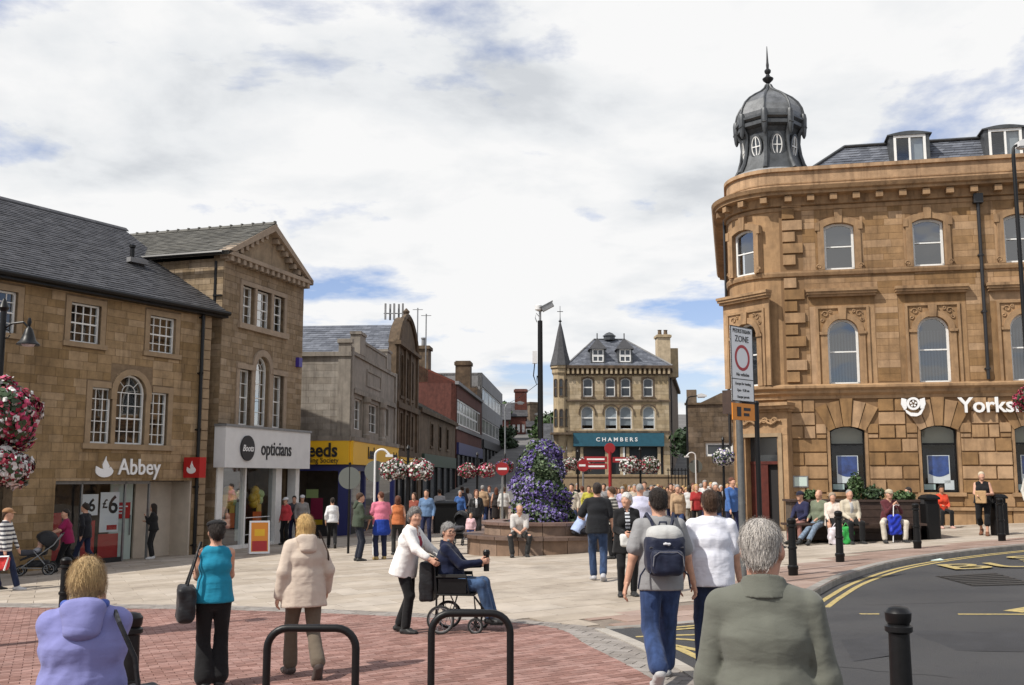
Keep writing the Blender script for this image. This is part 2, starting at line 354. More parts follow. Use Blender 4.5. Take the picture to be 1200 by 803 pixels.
def pave(parent, name, m, poly, ang, lx, ly, gap, top, bbox, bond=.5, n_single=300, keep=None, jitter=0.):
    ca, sa = math.cos(ang), math.sin(ang); items = []
    cx, cy = (bbox[0] + bbox[1]) / 2, (bbox[2] + bbox[3]) / 2
    rad = math.hypot(bbox[1] - bbox[0], bbox[3] - bbox[2]) / 2; poly = poly if area(poly) > 0 else poly[::-1]
    nj = int(rad / ly) + 1; ni = int(rad / lx) + 1
    pminx = min(p[0] for p in poly); pmaxx = max(p[0] for p in poly)
    for j in range(-nj, nj + 1):
        for i in range(-ni, ni + 1):
            u0 = (i + bond * (j % 2)) * lx; v0 = j * ly
            mx_, my_ = cx + ca * (u0 + lx / 2) - sa * (v0 + ly / 2), cy + sa * (u0 + lx / 2) + ca * (v0 + ly / 2)
            if not (bbox[0] < mx_ < bbox[1] and bbox[2] < my_ < bbox[3]): continue
            if abs(mx_) > .56 * my_ + 1.2: continue
            if keep and not keep(mx_, my_): continue
            q = [(u0 + gap, v0 + gap), (u0 + lx - gap, v0 + gap), (u0 + lx - gap, v0 + ly - gap), (u0 + gap, v0 + ly - gap)]
            q = [(cx + ca * u - sa * v, cy + sa * u + ca * v) for u, v in q]
            if all(inpoly(p, poly) for p in q): pl = q
            else:
                pl = clip(poly, q)
                if len(pl) < 3 or abs(area(pl)) < .12 * lx * ly: continue
            h = top + random.uniform(-jitter, jitter); tn = random.random()
            def fn(b, pl=pl, h=h, tn=tn):
                n = len(pl); b.add([(x, y, gz(x, y) - .03) for x, y in pl] + [(x, y, gz(x, y) + h) for x, y in pl],
                    [tuple(range(n, 2 * n))] + [(k, (k + 1) % n, (k + 1) % n + n, k + n) for k in range(n)], tn)
            items.append((math.hypot(mx_, my_), fn))
    pieces(parent, name, m, items, n_single)
def near_kerb(x, y, d=1.5): return min((x - p[0]) ** 2 + (y - p[1]) ** 2 for p in KL) < d * d
PINK = lambda x, y: x > 1.2 and y < 26 and near_kerb(x, y)
pave(bed, 'paving_slab', 'slab', plaza_poly, R(24), .9, .6, .004, .0, (-17, 22, 12, 40), keep=lambda x, y: not PINK(x, y), jitter=.0015)
pave(bed, 'kerbside_slab', 'slab_pink', plaza_poly, R(24), .6, .45, .006, .0, (0, 18, 11, 27), keep=PINK, jitter=.0015, n_single=150)
pave(bed, 'street_slab', 'slab_pink', plaza_poly, R(3), 1.2, .9, .01, .0, (-6, 12, 40, 59), n_single=0)
pave(bbed, 'paving_brick', 'brickpave', brick_poly, R(24), .215, .105, .0045, .0, (-9, 2.4, 4.4, 19.5), jitter=.0012)
pave(sbed, 'sett', 'setts', band_poly, R(-28), .3, .16, .006, .0, (-10, 4, 4.5, 19.6), jitter=.0015, n_single=200)
# kerb stones
kerb = empty('kerb'); kerb['kind'] = 'structure'
def resample(pts, step):
    out = [pts[0]]; acc = 0
    for a, c in zip(pts, pts[1:]):
        L = math.hypot(c[0] - a[0], c[1] - a[1]); t = step - acc
        while t <= L: out.append((a[0] + (c[0] - a[0]) * t / L, a[1] + (c[1] - a[1]) * t / L)); t += step
        acc = (acc + L) % step
    return out
def kerb_run(pts, w, side, m='kerb', up=.004, step=.91):
    pts = resample(pts, step / 4); k = 0
    while k + 4 < len(pts):
        seg = pts[k:k + 5]; k += 4; b = MB(); a = []
        if seg[0][0] > 20: break
        for i, p in enumerate(seg):
            q0, q1 = seg[max(i - 1, 0)], seg[min(i + 1, 4)]; dx, dy = q1[0] - q0[0], q1[1] - q0[1]; L = math.hypot(dx, dy)
            nx, ny = -dy / L * side, dx / L * side
            e = .004 if i in (0, 4) else 0; ex, ey = (dx / L * e * (1 if i == 0 else -1), dy / L * e * (1 if i == 0 else -1))
            x, y = p[0] + ex, p[1] + ey; z = gz(x, y)
            ro = road_drop(x, y) + .02
            a += [(x - nx * .01, y - ny * .01, z - ro), (x - nx * .01, y - ny * .01, z + up - .02), (x + nx * .012, y + ny * .012, z + up), (x + nx * w, y + ny * w, z + up), (x + nx * w, y + ny * w, z - ro)]
        f = [(i * 5 + c, i * 5 + (c + 1) % 5, i * 5 + 5 + (c + 1) % 5, i * 5 + 5 + c) for i in range(4) for c in range(5)] + [(0, 1, 2, 3, 4), (24, 23, 22, 21, 20)]
        b.add(a, f); b.build('kerb_stone', m, kerb)
kerb_run(KL, .15, 1); kerb_run(RL, .17, -1, m=mat('pale_kerb', (.36, .33, .29), .85, .15, 6, tint=.1), up=.006)
# painted lines
def line_strip(name, pts, off0, off1, m='yline', lift=.005, zf=None):
    b = MB(); a = []
    for i, p in enumerate(pts):
        q0, q1 = pts[max(i - 1, 0)], pts[min(i + 1, len(pts) - 1)]; dx, dy = q1[0] - q0[0], q1[1] - q0[1]; L = math.hypot(dx, dy) or 1
        nx, ny = dy / L, -dx / L
        for o in (off0, off1):
            x, y = p[0] + nx * o, p[1] + ny * o; a.append((x, y, gz(x, y) - road_drop(x, y) + lift))
    b.add(a, [(2 * i, 2 * i + 1, 2 * i + 3, 2 * i + 2) for i in range(len(pts) - 1)], .5); return b.build(name, m, marks)
marks = empty('road_markings'); marks['kind'] = 'structure'
kk = resample([p for p in KL if p[0] > 1.5 and p[0] < 24], .3)
line_strip('yellow_line', kk, .16, .25); line_strip('yellow_line', kk, .34, .43)
def gline(pxs, w, name='yellow_line'):
    p = [G(*q) for q in pxs]; n = max(2, int(math.dist(p[0], p[1]) / .4)); pts = [(p[0][0] + (p[1][0] - p[0][0]) * i / n, p[0][1] + (p[1][1] - p[0][1]) * i / n) for i in range(n + 1)]
    line_strip(name, pts, -w / 2, w / 2)
gline([(968, 710), (1030, 710)], .09); gline([(1122, 710), (1230, 710)], .09); gline([(1186, 707), (1240, 698)], .28)
gline([(745, 746), (850, 742)], .09); gline([(760, 750), (850, 768)], .10); gline([(770, 747), (850, 752)], .09); gline([(790, 757), (850, 785)], .1); gline([(915, 790), (990, 812)], .1)
for body, q, s_ in (('BUS', (1112, 662), 2.0), ('STOP', (1196, 652), 2.0)):
    cu = bpy.data.curves.new('road_lettering', 'FONT'); cu.body = body; cu.size = s_; cu.offset = .008; cu.materials.append(M['yline'])
    o = bpy.data.objects.new('road_lettering', cu); COL.objects.link(o); o.parent = marks; x, y = G(*q); o.location = (x, y, gz(x, y) - road_drop(x, y) + .03); o.rotation_euler = (0, -.04, R(-3)); o.scale = (.8, .75, 1)
# cast grating in the carriageway
gr = empty('gully_grating', (0, 0, 0)); tag(gr, 'dark slatted iron grating let into the asphalt by the kerb', 'grating')
q = [Vector(G(*p)) for p in [(1096, 668), (1140, 679), (1215, 677), (1165, 664)]]
def gp(u, v):
    p = (q[0] * (1 - u) + q[1] * u) * (1 - v) + (q[3] * (1 - u) + q[2] * u) * v; return (p.x, p.y, gz(p.x, p.y) - road_drop(p.x, p.y))
def gquad(u0, u1, v0, v1, lift):
    b = MB(); c = [gp(u0, v0), gp(u1, v0), gp(u1, v1), gp(u0, v1)]
    b.add([(x, y, z + .001) for x, y, z in c] + [(x, y, z + lift) for x, y, z in c], [(4, 5, 6, 7), (0, 1, 5, 4), (1, 2, 6, 5), (2, 3, 7, 6), (3, 0, 4, 7)]); return b
gquad(0, 1, 0, 1, .004).build('frame', 'black', gr)
for i in range(7): gquad(i / 7 + .03, (i + 1) / 7 - .03, .02, .98, .012).build('slat', 'patch', gr)
# darker reinstatement strip and tar-sealed cracks in the carriageway
def road_z(x, y): return gz(x, y) - road_drop(x, y)
st(sheet('road_patch', [G(*q) for q in [(985, 742), (1075, 728), (1230, 731), (1240, 752), (1080, 750), (1000, 768)]], lambda x, y: road_z(x, y) + .003, mat('patched_asphalt', (.036, .036, .04), .9, .25, 2, .8, 60), .7))
for sd, (q0, q1) in enumerate((((1010, 700), (1200, 695)), ((960, 775), (1210, 785)))):
    p, q = G(*q0), G(*q1); rr = random.Random(sd); n = 14; pts = [(p[0] + (q[0] - p[0]) * k / n + rr.uniform(-.03, .03), p[1] + (q[1] - p[1]) * k / n + rr.uniform(-.05, .05)) for k in range(n + 1)]
    line_strip('tar_seam', pts, -.006, .008, mat('tar', (.024, .024, .026), .7), .0045)
# ================================================================ buildings: shared pieces
def wall(parent, name, m, x0, x1, z0, z1, ops=(), y0=0., y1=.4, xf=None):
    b = MB(xf); zs = sorted({z0, z1, *[clamp(o[i], z0, z1) for o in ops for i in (2, 3)]})
    for za, zb in zip(zs, zs[1:]):
        cuts = sorted([(max(o[0], x0), min(o[1], x1)) for o in ops if o[2] < zb - 1e-6 and o[3] > za + 1e-6]); x = x0
        for a, c in cuts + [(x1, x1)]:
            if a > x + 1e-4: b.box(x, a, y0, y1, za, zb, .5)
            x = max(x, c)
    return b.build(name, m, parent)
def ashlar(parent, name, m, x0, x1, z0, z1, ops=(), ch=.24, l0=.35, l1=.75, proud=.012, gap=.005, single=0, xf=None, ch_fn=None, chamfer=0., depth=.05, even=None):
    items = []; z = z0; row = 0
    mw = parent.matrix_basis @ (xf or Matrix())
    while z < z1 - .03:
        h = min(ch * (random.uniform(.85, 1.15) if not even else 1), z1 - z); zb = z + h
        if z1 - zb < .08: zb = z1
        xs = []
        cuts = sorted([(o[0], o[1]) for o in ops if o[2] < zb - .02 and o[3] > z + .02]); x = x0; runs = []
        for a, c in cuts + [(x1, x1)]:
            if a > x + .02: runs.append((x, min(a, x1), z, zb))
            x = max(x, c)
        for o in ops:
            a, c = max(o[0], x0), min(o[1], x1)
            if c - a < .03: continue
            for za_, zc_ in ([(z, o[2])] if z + .04 < o[2] < zb - .02 else []) + ([(o[3], zb)] if z + .02 < o[3] < zb - .04 else []):
                xx = a
                for a2, c2 in sorted((max(q[0], a), min(q[1], c)) for q in ops if q is not o and q[2] < zc_ - .01 and q[3] > za_ + .01 and q[0] < c and q[1] > a) + [(c, c)]:
                    if a2 > xx + .03: runs.append((xx, a2, za_, zc_))
                    xx = max(xx, c2)
        for a, c, za, zc in runs:
            x = a; first = True
            while x < c - .02:
                L = random.uniform(l0, l1) if not even else (even * (.5 if first and row % 2 else 1))
                first = False; e = x + L
                if c - e < l0 * .5: e = c
                pr = proud * random.uniform(.6, 1.3); tn = random.random()
                def fn(b, x=x, e=e, za=za, zc=zc, pr=pr, tn=tn):
                    b.xf = xf
                    if chamfer: b.pyr(x + gap, e - gap, -pr, depth, za + gap, zc - gap, chamfer, tn)
                    else: b.add([(x + gap, -pr, za + gap), (e - gap, -pr, za + gap), (e - gap, -pr, zc - gap), (x + gap, -pr, zc - gap), (x + gap, depth, za + gap), (e - gap, depth, za + gap), (e - gap, depth, zc - gap), (x + gap, depth, zc - gap)],
                               [(0, 1, 2, 3), (0, 4, 5, 1), (1, 5, 6, 2), (2, 6, 7, 3), (3, 7, 4, 0)], tn)
                items.append(((mw @ Vector(((x + e) / 2, 0, za))).length - (e - x) * 6, fn)); x = e
        z = zb; row += 1
    pieces(parent, name, m, items, single)
def outline(x0, x1, z0, z1, rise=0, n=10):                     # up the left side, over the head, down the right
    if rise <= 1e-4: return [(x0, z0), (x0, z1), (x1, z1), (x1, z0)]
    w = (x1 - x0) / 2; c = (x0 + x1) / 2; r = (w * w + rise * rise) / (2 * rise); a = math.asin(min(1, w / r)); zc = z1 - r
    if rise > w - 1e-4: a = math.pi / 2
    return [(x0, z0)] + [(c - r * math.sin(a - 2 * a * k / n), zc + r * math.cos(a - 2 * a * k / n)) for k in range(n + 1)] + [(x1, z0)]
def window(parent, x, z, w, h, cols=1, rows=2, rise=0, y=.12, xf=None, fw=.055, bw=.022, pane='glass', back='dark', blind=0., frame='white', two=False, blindm='blind', fan=False, backing=True):
    """sash window: frame is the part; panes, bars, blind and the dark room behind are its sub-parts"""
    x0, x1, z1 = x - w / 2, x + w / 2, z + h
    b = MB(xf); o = outline(x0, x1, z, z1, rise); i = outline(x0 + fw, x1 - fw, z + fw, z1 - fw, max(0, rise - fw * .3) if rise else 0)
    b.ring(o, i, y - .03, y + .05); b.box(x0, x1, y - .03, y + .05, z, z + fw)
    fr = b.build('window', frame, parent)
    if pane:
        zm = z + h * .5
        if two:
            for q in (outline(x0 + fw, x1 - fw, zm, z1 - fw, max(0, rise - fw * .3) if rise else 0), outline(x0 + fw, x1 - fw, z + fw, zm - .0)):
                bb = MB(xf); bb.add([(a, y + .01 + (0 if q[0][1] > zm - .01 else .02), c) for a, c in q], [tuple(range(len(q)))]); bb.build('pane', pane, fr)
        else:
            bb = MB(xf); bb.add([(a, y + .012, c) for a, c in i], [tuple(range(len(i)))]); bb.build('pane', pane, fr)
    b = MB(xf); zt = z1 - (rise if rise else 0)
    for k in range(1, cols):
        xx = x0 + w * k / cols; b.box(xx - bw / 2, xx + bw / 2, y - .012, y + .03, z + fw, (zt if fan else z1 - fw) if rise else z1 - fw)
    for k in range(1, rows):
        zz = z + (zt - z if fan else h) * k / rows; t = bw * 1.9 if (k == rows // 2 and rows % 2 == 0) else bw; b.box(x0 + fw * .8, x1 - fw * .8, y - .016, y + .034, zz - t / 2, zz + t / 2)
    if fan:
        b.box(x0 + fw * .8, x1 - fw * .8, y - .016, y + .034, zt - bw / 2, zt + bw / 2)
        for k in range(1, 4):
            a = math.pi * k / 4; c, s_ = math.cos(a), math.sin(a); rr = w / 2 - fw * .8
            b.tube([(x + c * rr * .45, y, zt + s_ * rr * .45), (x + c * rr, y, zt + s_ * rr)], bw * .6, 4)
        b.tube([(x + .45 * (w / 2) * math.cos(math.pi * k / 8), y, zt + .45 * (w / 2) * math.sin(math.pi * k / 8)) for k in range(9)], bw * .6, 4)
    if b.v: b.build('glazing_bars', frame, fr)
    if blind:
        bb = MB(xf); bb.box(x0 + fw, x1 - fw, y + .07, y + .08, z1 - h * blind, z1 - .02); bb.build('blind', blindm, fr)
    if backing:
        bb = MB(xf); bb.box(x0 - .15, x1 + .15, y + .55, y + .57, z - .15, z1 + .15); bb.build('room', back, fr)
    return fr
def spandrels(b, x0, x1, z0, z1, rise, y0, y1, ztop=None):     # fills the wall corners over an arched opening
    o = outline(x0, x1, z0, z1, rise)[1:-1]; m_ = len(o) // 2; zt = ztop or z1
    b.prism(o[:m_ + 1] + [(o[m_][0], zt + .0), (x0, zt)], y0, y1, .5); b.prism(o[m_:] + [(x1, zt), (o[m_][0], zt)], y0, y1, .5)
def surround(parent, x, z, w, h, tw=.16, rise=0, proud=.035, m='trim', sill=True, xf=None, inn=.12, name='architrave', head=0):
    b = MB(xf); x0, x1, z1 = x - w / 2, x + w / 2, z + h
    o = outline(x0 - tw, x1 + tw, z, z1 + tw + head, rise + tw if rise else 0); i = outline(x0, x1, z, z1, rise)
    b.ring(o, i, -proud, inn)
    if sill: b.box(x0 - tw - .06, x1 + tw + .06, -proud - .05, inn, z - .14, z)
    return b.build(name, m, parent)
def slates(parent, quad, rh, w, m, single=0, lift=.018, name='slate', bedm=None, skip=None):
    el, er, rr, rl = [Vector(q) for q in quad]; nrow = max(1, round(((rl - el).length + (rr - er).length) / 2 / rh)); items = []
    n = (er - el).cross(rl - el).normalized()
    if n.z < 0: n = -n
    bd = MB(); bd.add([q - n * .03 for q in (el, er, rr, rl)] + [q - n * .12 for q in (el, er, rr, rl)], [(0, 1, 2, 3), (7, 6, 5, 4), (0, 4, 5, 1), (1, 5, 6, 2), (2, 6, 7, 3), (3, 7, 4, 0)], .2); bd.build('roof_deck', bedm or m, parent)
    mw = parent.matrix_basis
    for j in range(nrow):
        a0, a1 = el.lerp(rl, j / nrow), er.lerp(rr, j / nrow); c0, c1 = el.lerp(rl, min(1, (j + 1.15) / nrow)), er.lerp(rr, min(1, (j + 1.15) / nrow))
        L = (a1 - a0).length; k = max(1, round(L / w)); sh = .5 / k if j % 2 else 0
        ts = [0] + [i / k + sh for i in range(0 if j % 2 else 1, k)] + [1]
        for t0, t1 in zip(ts, ts[1:]):
            if t1 - t0 < .02 / max(L, 1): continue
            g_ = .004 / L; li = lift * random.uniform(.7, 1.4); tn = random.random()
            def fn(b, a=a0.lerp(a1, t0 + g_), c=a0.lerp(a1, t1 - g_), d=c0.lerp(c1, t1 - g_), e=c0.lerp(c1, t0 + g_), li=li, tn=tn):
                b.add([a + n * li, c + n * li, d, e, a - n * .01, c - n * .01], [(0, 1, 2, 3), (4, 5, 1, 0), (4, 0, 3), (1, 5, 2)], tn)
            items.append(((mw @ a0.lerp(a1, t0)).length, fn))
    pieces(parent, name, m, items, single)
def pipe(parent, x, z0, z1, y=-.1, r=.055, xf=None, m='black', hopper=True):
    b = MB(xf); b.tube([(x, y, z0), (x, y, z1)], r, 10)
    z = z0 + .3
    while z < z1: b.lathe([(r * 1.35, z), (r * 1.35, z + .07)], (x, y), 10); b.box(x - .09, x + .09, y, .02, z + .01, z + .05); z += 1.8
    if hopper: b.box(x - .14, x + .14, y - .12, y + .1, z1 - .05, z1 + .25)
    b.build('drainpipe', m, parent)

# ================================================================ tan stone bank with slate roof (left)
AB = empty('bank_building', (-9.83, 33, 0), math.atan2(.864, .504)); tag(AB, 'long tan stone bank with dark slate roof and white sash windows at left', 'building')
UW = [-12.7, -10.0, -7.33, -4.69, -1.93]; UZ, UH, UWW = 5.73, 1.12, 1.0
ven = [(-4.01, .70, 2.9, 1.6, 0), (-2.99, 1.06, 2.9, 2.05, .53), (-1.95, .68, 2.9, 1.6, 0)]
shop, shop2 = (-5.36, -.5, -1.2, 1.83), (-11, -6.62, -1.2, 1.83)
ops = [(x - UWW / 2, x + UWW / 2, UZ, UZ + UH) for x in UW] + [(x - w / 2, x + w / 2, z, z + h) for x, w, z, h, r in ven] + [shop, shop2]
wall(AB, 'wall', 'mortar', -15, .05, -1.3, 7.3, ops)
bo = [(x - UWW / 2 - .2, x + UWW / 2 + .2, UZ - .16, UZ + UH + .2) for x in UW] + [(-4.55, -1.42, 2.74, 4.72), (-3.74, -2.24, 4.6, 5.25), shop, shop2]
ashlar(AB, 'stone_block', 'stone', -15, -.28, -1.3, 7.28, bo, .235, .3, .85, single=300)
ashlar(AB, 'quoin', 'trim', -.26, .05, -1.2, 7.28, [], .33, .31, .31, proud=.03, chamfer=.012, single=40)
b = MB(); spandrels(b, -3.52, -2.46, 2.9, 4.95, .53, -.005, .38, 4.952); b.build('spandrel', 'trim', AB)
for x in UW: window(AB, x, UZ, UWW, UH, 4, 4, xf=None, fw=.05); surround(AB, x, UZ, UWW, UH, .17)
for x, w, z, h, r in ven: window(AB, x, z, w, h, 3 if w < .8 else 4, 5 if w < .8 else 4, rise=r, fan=r > 0, fw=.05)
b = MB(); tw = .18
b.box(-4.54, -4.36, -.04, .12, 2.9, 4.5); b.box(-3.66, -3.52, -.04, .12, 2.9, 4.42); b.box(-2.46, -2.29, -.04, .12, 2.9, 4.42); b.box(-1.61, -1.43, -.04, .12, 2.9, 4.5)
b.box(-4.54, -3.72, -.042, .12, 4.5, 4.68); b.box(-2.22, -1.43, -.042, .12, 4.5, 4.68); b.box(-4.62, -1.36, -.09, .12, 2.74, 2.9)
b.ring(outline(-3.72, -2.26, 4.2, 5.13, .73), outline(-3.52, -2.46, 4.2, 4.95, .53), -.05, .1); b.build('architrave', 'trim', AB)
# roof
ev = [(-15.2, -.32, 7.3), (.45, -.32, 7.3), (.45, 5, 10.75), (-15.2, 5, 10.75)]
slates(AB, ev, .17, .3, 'slate', name='slate')
slates(AB, [(.45, 10.3, 7.3), (-15.2, 10.3, 7.3), (-15.2, 5, 10.75), (.45, 5, 10.75)], .5, .9, 'slate', name='slate')
b = MB(); x = -15.2
while x < .4: b.prism([(0, 0), (.13, -.1), (.13, -.06), (0, .05), (-.13, -.06), (-.13, -.1)], x, x + .44); b.v[-12:] = [(v[1], 5 + v[0], 10.78 + v[2]) for v in b.v[-12:]]; x += .45
b.build('ridge_tiles', 'slate', AB)
b = MB(); b.tube([(-15.2, -.36, 7.26), (.5, -.36, 7.26)], .075, 8); b.box(-15.2, .5, -.3, .0, 7.12, 7.24); b.build('gutter', 'black', AB)
pipe(AB, -.4, -.5, 7.15, hopper=False)
b = MB(); b.box(-1.75, -1.05, 1.85, 2.05, 8.85, 9.0); b.build('flashing', 'concrete', AB); b = MB(); b.tube([(-1.5, 2.1, 8.7), (-1.5, 2.1, 9.35)], .07, 8); b.lathe([(.05, 9.35), (.1, 9.38), (.1, 9.46), (.02, 9.5)], (-1.5, 2.1), 8); b.build('flue', 'black', AB)
b = MB(); b.box(-15, .1, 10.3, 10.4, -1.3, 7.3); b.box(-.1, .05, .4, 10.3, -1.3, 7.28); b.prism([(-.3, 7.3), (10.3, 7.3), (5, 10.7)], 0, .1); b.v[-6:] = [(v[1] + .1, v[0], v[2]) for v in b.v[-6:]]; b.build('end_wall', 'stone', AB)
# bank shopfront
SF = empty('shopfront', parent=AB)
b = MB(); b.box(-5.36, -.5, 1.75, 1.82, -1.2, 1.83); b.box(-5.36, -.5, .3, 1.75, 1.8, 1.83); b.box(-5.4, -5.36, 0.4, 1.8, -1.2, 1.8); b.build('interior', 'room', SF)
b = MB(); b.box(-5.36, -2.86, .2, .3, -1.2, -.38); b.build('stall_riser', 'dark', SF)
b = MB(); b.add([(-5.36, .22, -.38), (-2.86, .22, -.38), (-2.86, .22, 1.8), (-5.36, .22, 1.8)], [(0, 1, 2, 3)]); b.build('pane', 'shopglass', SF)
b = MB()
for x in (-5.34, -4.35, -2.86, -1.98): b.box(x - .025, x + .025, .19, .26, -.5, 1.8)
b.box(-5.36, -1.98, .19, .262, 1.74, 1.83); b.build('shop_frame', 'steel', SF)
b = MB(); b.box(-2.83, -2.01, .9, .93, -.7, 1.75); b.build('door', 'mint', SF); b = MB(); b.tube([(-2.1, .86, .2), (-2.1, .86, .8)], .02, 8); b.build('handle', 'steel', SF)
b = MB(); b.box(-1.95, -.5, .85, .93, -1.2, 1.83); b.box(-.56, -.5, .02, .85, -1.2, 1.83); b.build('porch_panel', mat('cream_panel', (.52, .45, .37), .6, .1, 3), SF)
for i, (x0, x1, z0, z1, m_) in enumerate([(-5.28, -4.85, -.35, .95, 'red'), (-4.28, -3.68, .85, 1.45, 'signwhite'), (-3.6, -2.95, .35, 1.5, 'signwhite'), (-3.62, -2.93, -.6, .3, 'red'), (-4.2, -3.75, -.35, .7, 'red'), (-2.74, -2.1, .7, 1.18, 'red')]):
    b = MB(); y_ = .34 if i < 5 else .87; b.box(x0, x1, y_, y_ + .02, z0, z1); po = b.build('poster', m_, SF)
    if i in (1, 2): text('poster_lettering', '6', 'ink', SF, x0 + .26 + .0 * i, z0 + (.12 if i == 1 else .55), .5 if i == 1 else .72, y_ - .003, .002, bold=.012); text('poster_lettering', '£', 'ink', SF, x0 + .06, z0 + (.2 if i == 1 else .7), .26 if i == 1 else .36, y_ - .003, .002, bold=.006)
    if i == 2: b = MB(); b.box(x0 + .25, x1 - .05, y_ - .004, y_, z0 + .06, z0 + .2); b.build('poster_band', 'red', SF)
    if i == 5:
        for k in range(3): b = MB(); b.box(x0 + .08, x1 - .1 - .1 * k, y_ - .004, y_, z1 - .14 - .1 * k, z1 - .1 - .1 * k); b.build('poster_band', 'signwhite', SF)
b = MB(); b.box(-11, -6.62, .9, 1.0, -1.2, 1.83); b.build('side_shop', 'dark', AB)
text('sign_lettering', 'Abbey', 'signwhite', AB, -3.36, 2.02, .66, -.05, .02, bold=.006, width=.9)
def flame(b, cx, cz, s, y):
    th = [math.pi * k / 10 for k in range(11)]
    b.prism([(cx - .3 * s, cz + .12 * s)] + [(cx - .32 * s * math.cos(t), cz - .02 * s - .2 * s * math.sin(t)) for t in th] + [(cx + .22 * s, cz + .1 * s), (cx + .1 * s, cz + .03 * s), (cx, cz + .02 * s), (cx - .15 * s, cz + .05 * s)], y, y + .03, .5)
    b.prism([(cx - .03 * s, cz - .02 * s), (cx - .08 * s, cz + .15 * s), (cx + .04 * s, cz + .42 * s), (cx + .05 * s, cz + .3 * s), (cx + .17 * s, cz + .12 * s), (cx + .12 * s, cz)], y - .003, y + .027, .5)
b = MB(); flame(b, -3.82, 2.14, .95, -.05); b.build('emblem', 'signwhite', AB)
b = MB(); b.box(-.98, -.72, -.82, -.12, 1.92, 2.55); pj = b.build('projecting_sign', 'red', AB)
xr = Matrix.Translation((-.98, -.47, 2.18)) @ Matrix.Rotation(R(-90), 4, 'Z')
b = MB(xr); flame(b, 0, 0, .62, -.012); b.build('emblem', 'signwhite', pj); b = MB(); b.box(-.9, -.8, -.12, .0, 2.1, 2.4); b.build('bracket', 'black', pj)

# ================================================================ gabled stone building with white fascia
BO = empty('gabled_building', (-9.6, 33.5, 0), math.atan2(.956, .295)); tag(BO, 'tall pedimented stone building above a white optician shopfront', 'building')
BW = 5.45
w3 = [(1.55, .78), (2.57, .98), (3.6, .78)]; v3 = [(1.52, .78, 0), (2.6, .95, .475), (3.72, .78, 0)]
ops = [(x - w / 2, x + w / 2, 7.17, 8.5) for x, w in w3] + [(x - w / 2, x + w / 2, 3.7, 5.6 + r * 1.2) for x, w, r in v3] + [(0.02, 5.38, -1.2, 3.0)]
wall(BO, 'wall', 'mortar', 0, BW, -1.3, 9.3, ops)
bo = [(1.0, 4.15, 7.0, 8.7), (.95, 4.3, 3.5, 5.78), (1.95, 3.25, 5.7, 6.4), (-.1, 5.9, -1.3, 3.7)]
ashlar(BO, 'stone_block', 'stone_b', 0, BW, -1.3, 9.28, bo, .2, .3, .8, single=0)
ashlar(BO, 'stone_block', 'stone_b', 0, 14, -1.3, 9.2, [], .2, .3, .8, single=0, xf=Matrix.Translation((0, 14, 0)) @ Matrix.Rotation(R(-90), 4, 'Z'))
wall(BO, 'side_wall', 'mortar', 0, 14, -1.3, 9.2, [], xf=Matrix.Translation((0, 14, 0)) @ Matrix.Rotation(R(-90), 4, 'Z')); b = MB(); b.box(BW - .3, BW, .4, 14, -1.3, 9.2); b.box(0.4, BW, 13.8, 14, -1.3, 9.2); b.build('side_wall', 'stone_b', BO)
b = MB(); spandrels(b, 2.6 - .475, 2.6 + .475, 3.7, 6.17, .475, 0, .38, 6.172); b.build('spandrel', 'stone_b', BO)
for x, w in w3: window(BO, x, 7.17, w, 1.33, 2 if w < .9 else 3, 4, y=.16)
for x, w, r in v3: window(BO, x, 3.7, w, 1.9 + r * 1.2, 2 if w < .9 else 3, 4, rise=r, fan=r > 0, y=.16)
b = MB(); b.box(1.0, 1.16, -.05, .16, 7.17, 8.5); b.box(1.94, 2.08, -.05, .16, 7.17, 8.5); b.box(3.06, 3.21, -.05, .16, 7.17, 8.5); b.box(3.99, 4.15, -.05, .16, 7.17, 8.5); b.box(1.0, 4.15, -.06, .16, 8.5, 8.66); b.box(.92, 4.23, -.12, .16, 6.98, 7.17)
b.box(.95, 1.13, -.05, .16, 3.5, 5.6); b.box(1.91, 2.12, -.05, .16, 3.5, 5.6); b.box(3.08, 3.33, -.05, .16, 3.5, 5.6); b.box(4.11, 4.3, -.05, .16, 3.5, 5.6); b.box(.93, 1.97, -.08, .16, 5.6, 5.78); b.box(3.23, 4.32, -.08, .16, 5.6, 5.78)
b.ring(outline(1.92, 3.28, 5.6, 6.4, .68), outline(2.12, 3.08, 5.6, 6.17, .475), -.07, .1); b.build('architrave', 'trim_b', BO)
# pediment
b = MB(); b.prism([(0, 9.3), (BW, 9.3), (BW / 2, 10.8)], .02, .35); b.build('tympanum', 'stone_b', BO)
b = MB(); b.box(-.2, BW + .2, -.3, .1, 9.28, 9.42); b.box(-.1, BW + .1, -.18, .1, 9.16, 9.28)
for sx in (0, 1):
    A, Z = ((-.2, 9.42), (BW / 2, 10.98)) if not sx else ((BW + .2, 9.42), (BW / 2, 10.98)); dx, dz = Z[0] - A[0], Z[1] - A[1]; L = math.hypot(dx, dz); nx, nz = (-dz / L, dx / L) if not sx else (dz / L, -dx / L)
    b.prism([A, Z, (Z[0], Z[1] - .26), (A[0] + (.35 if not sx else -.35), A[1])], -.32, .1)
    for k in range(1, 9): t = k / 9.3; px_, pz_ = A[0] + dx * t, A[1] + dz * t; b.box(px_ - .09, px_ + .09, -.22, .05, pz_ - .42, pz_ - .24)
for k in range(15): xx = .1 + k * (BW - .2) / 14; b.box(xx - .08, xx + .08, -.27, .0, 9.1, 9.28)
b.build('pediment_cornice', 'trim_b', BO)
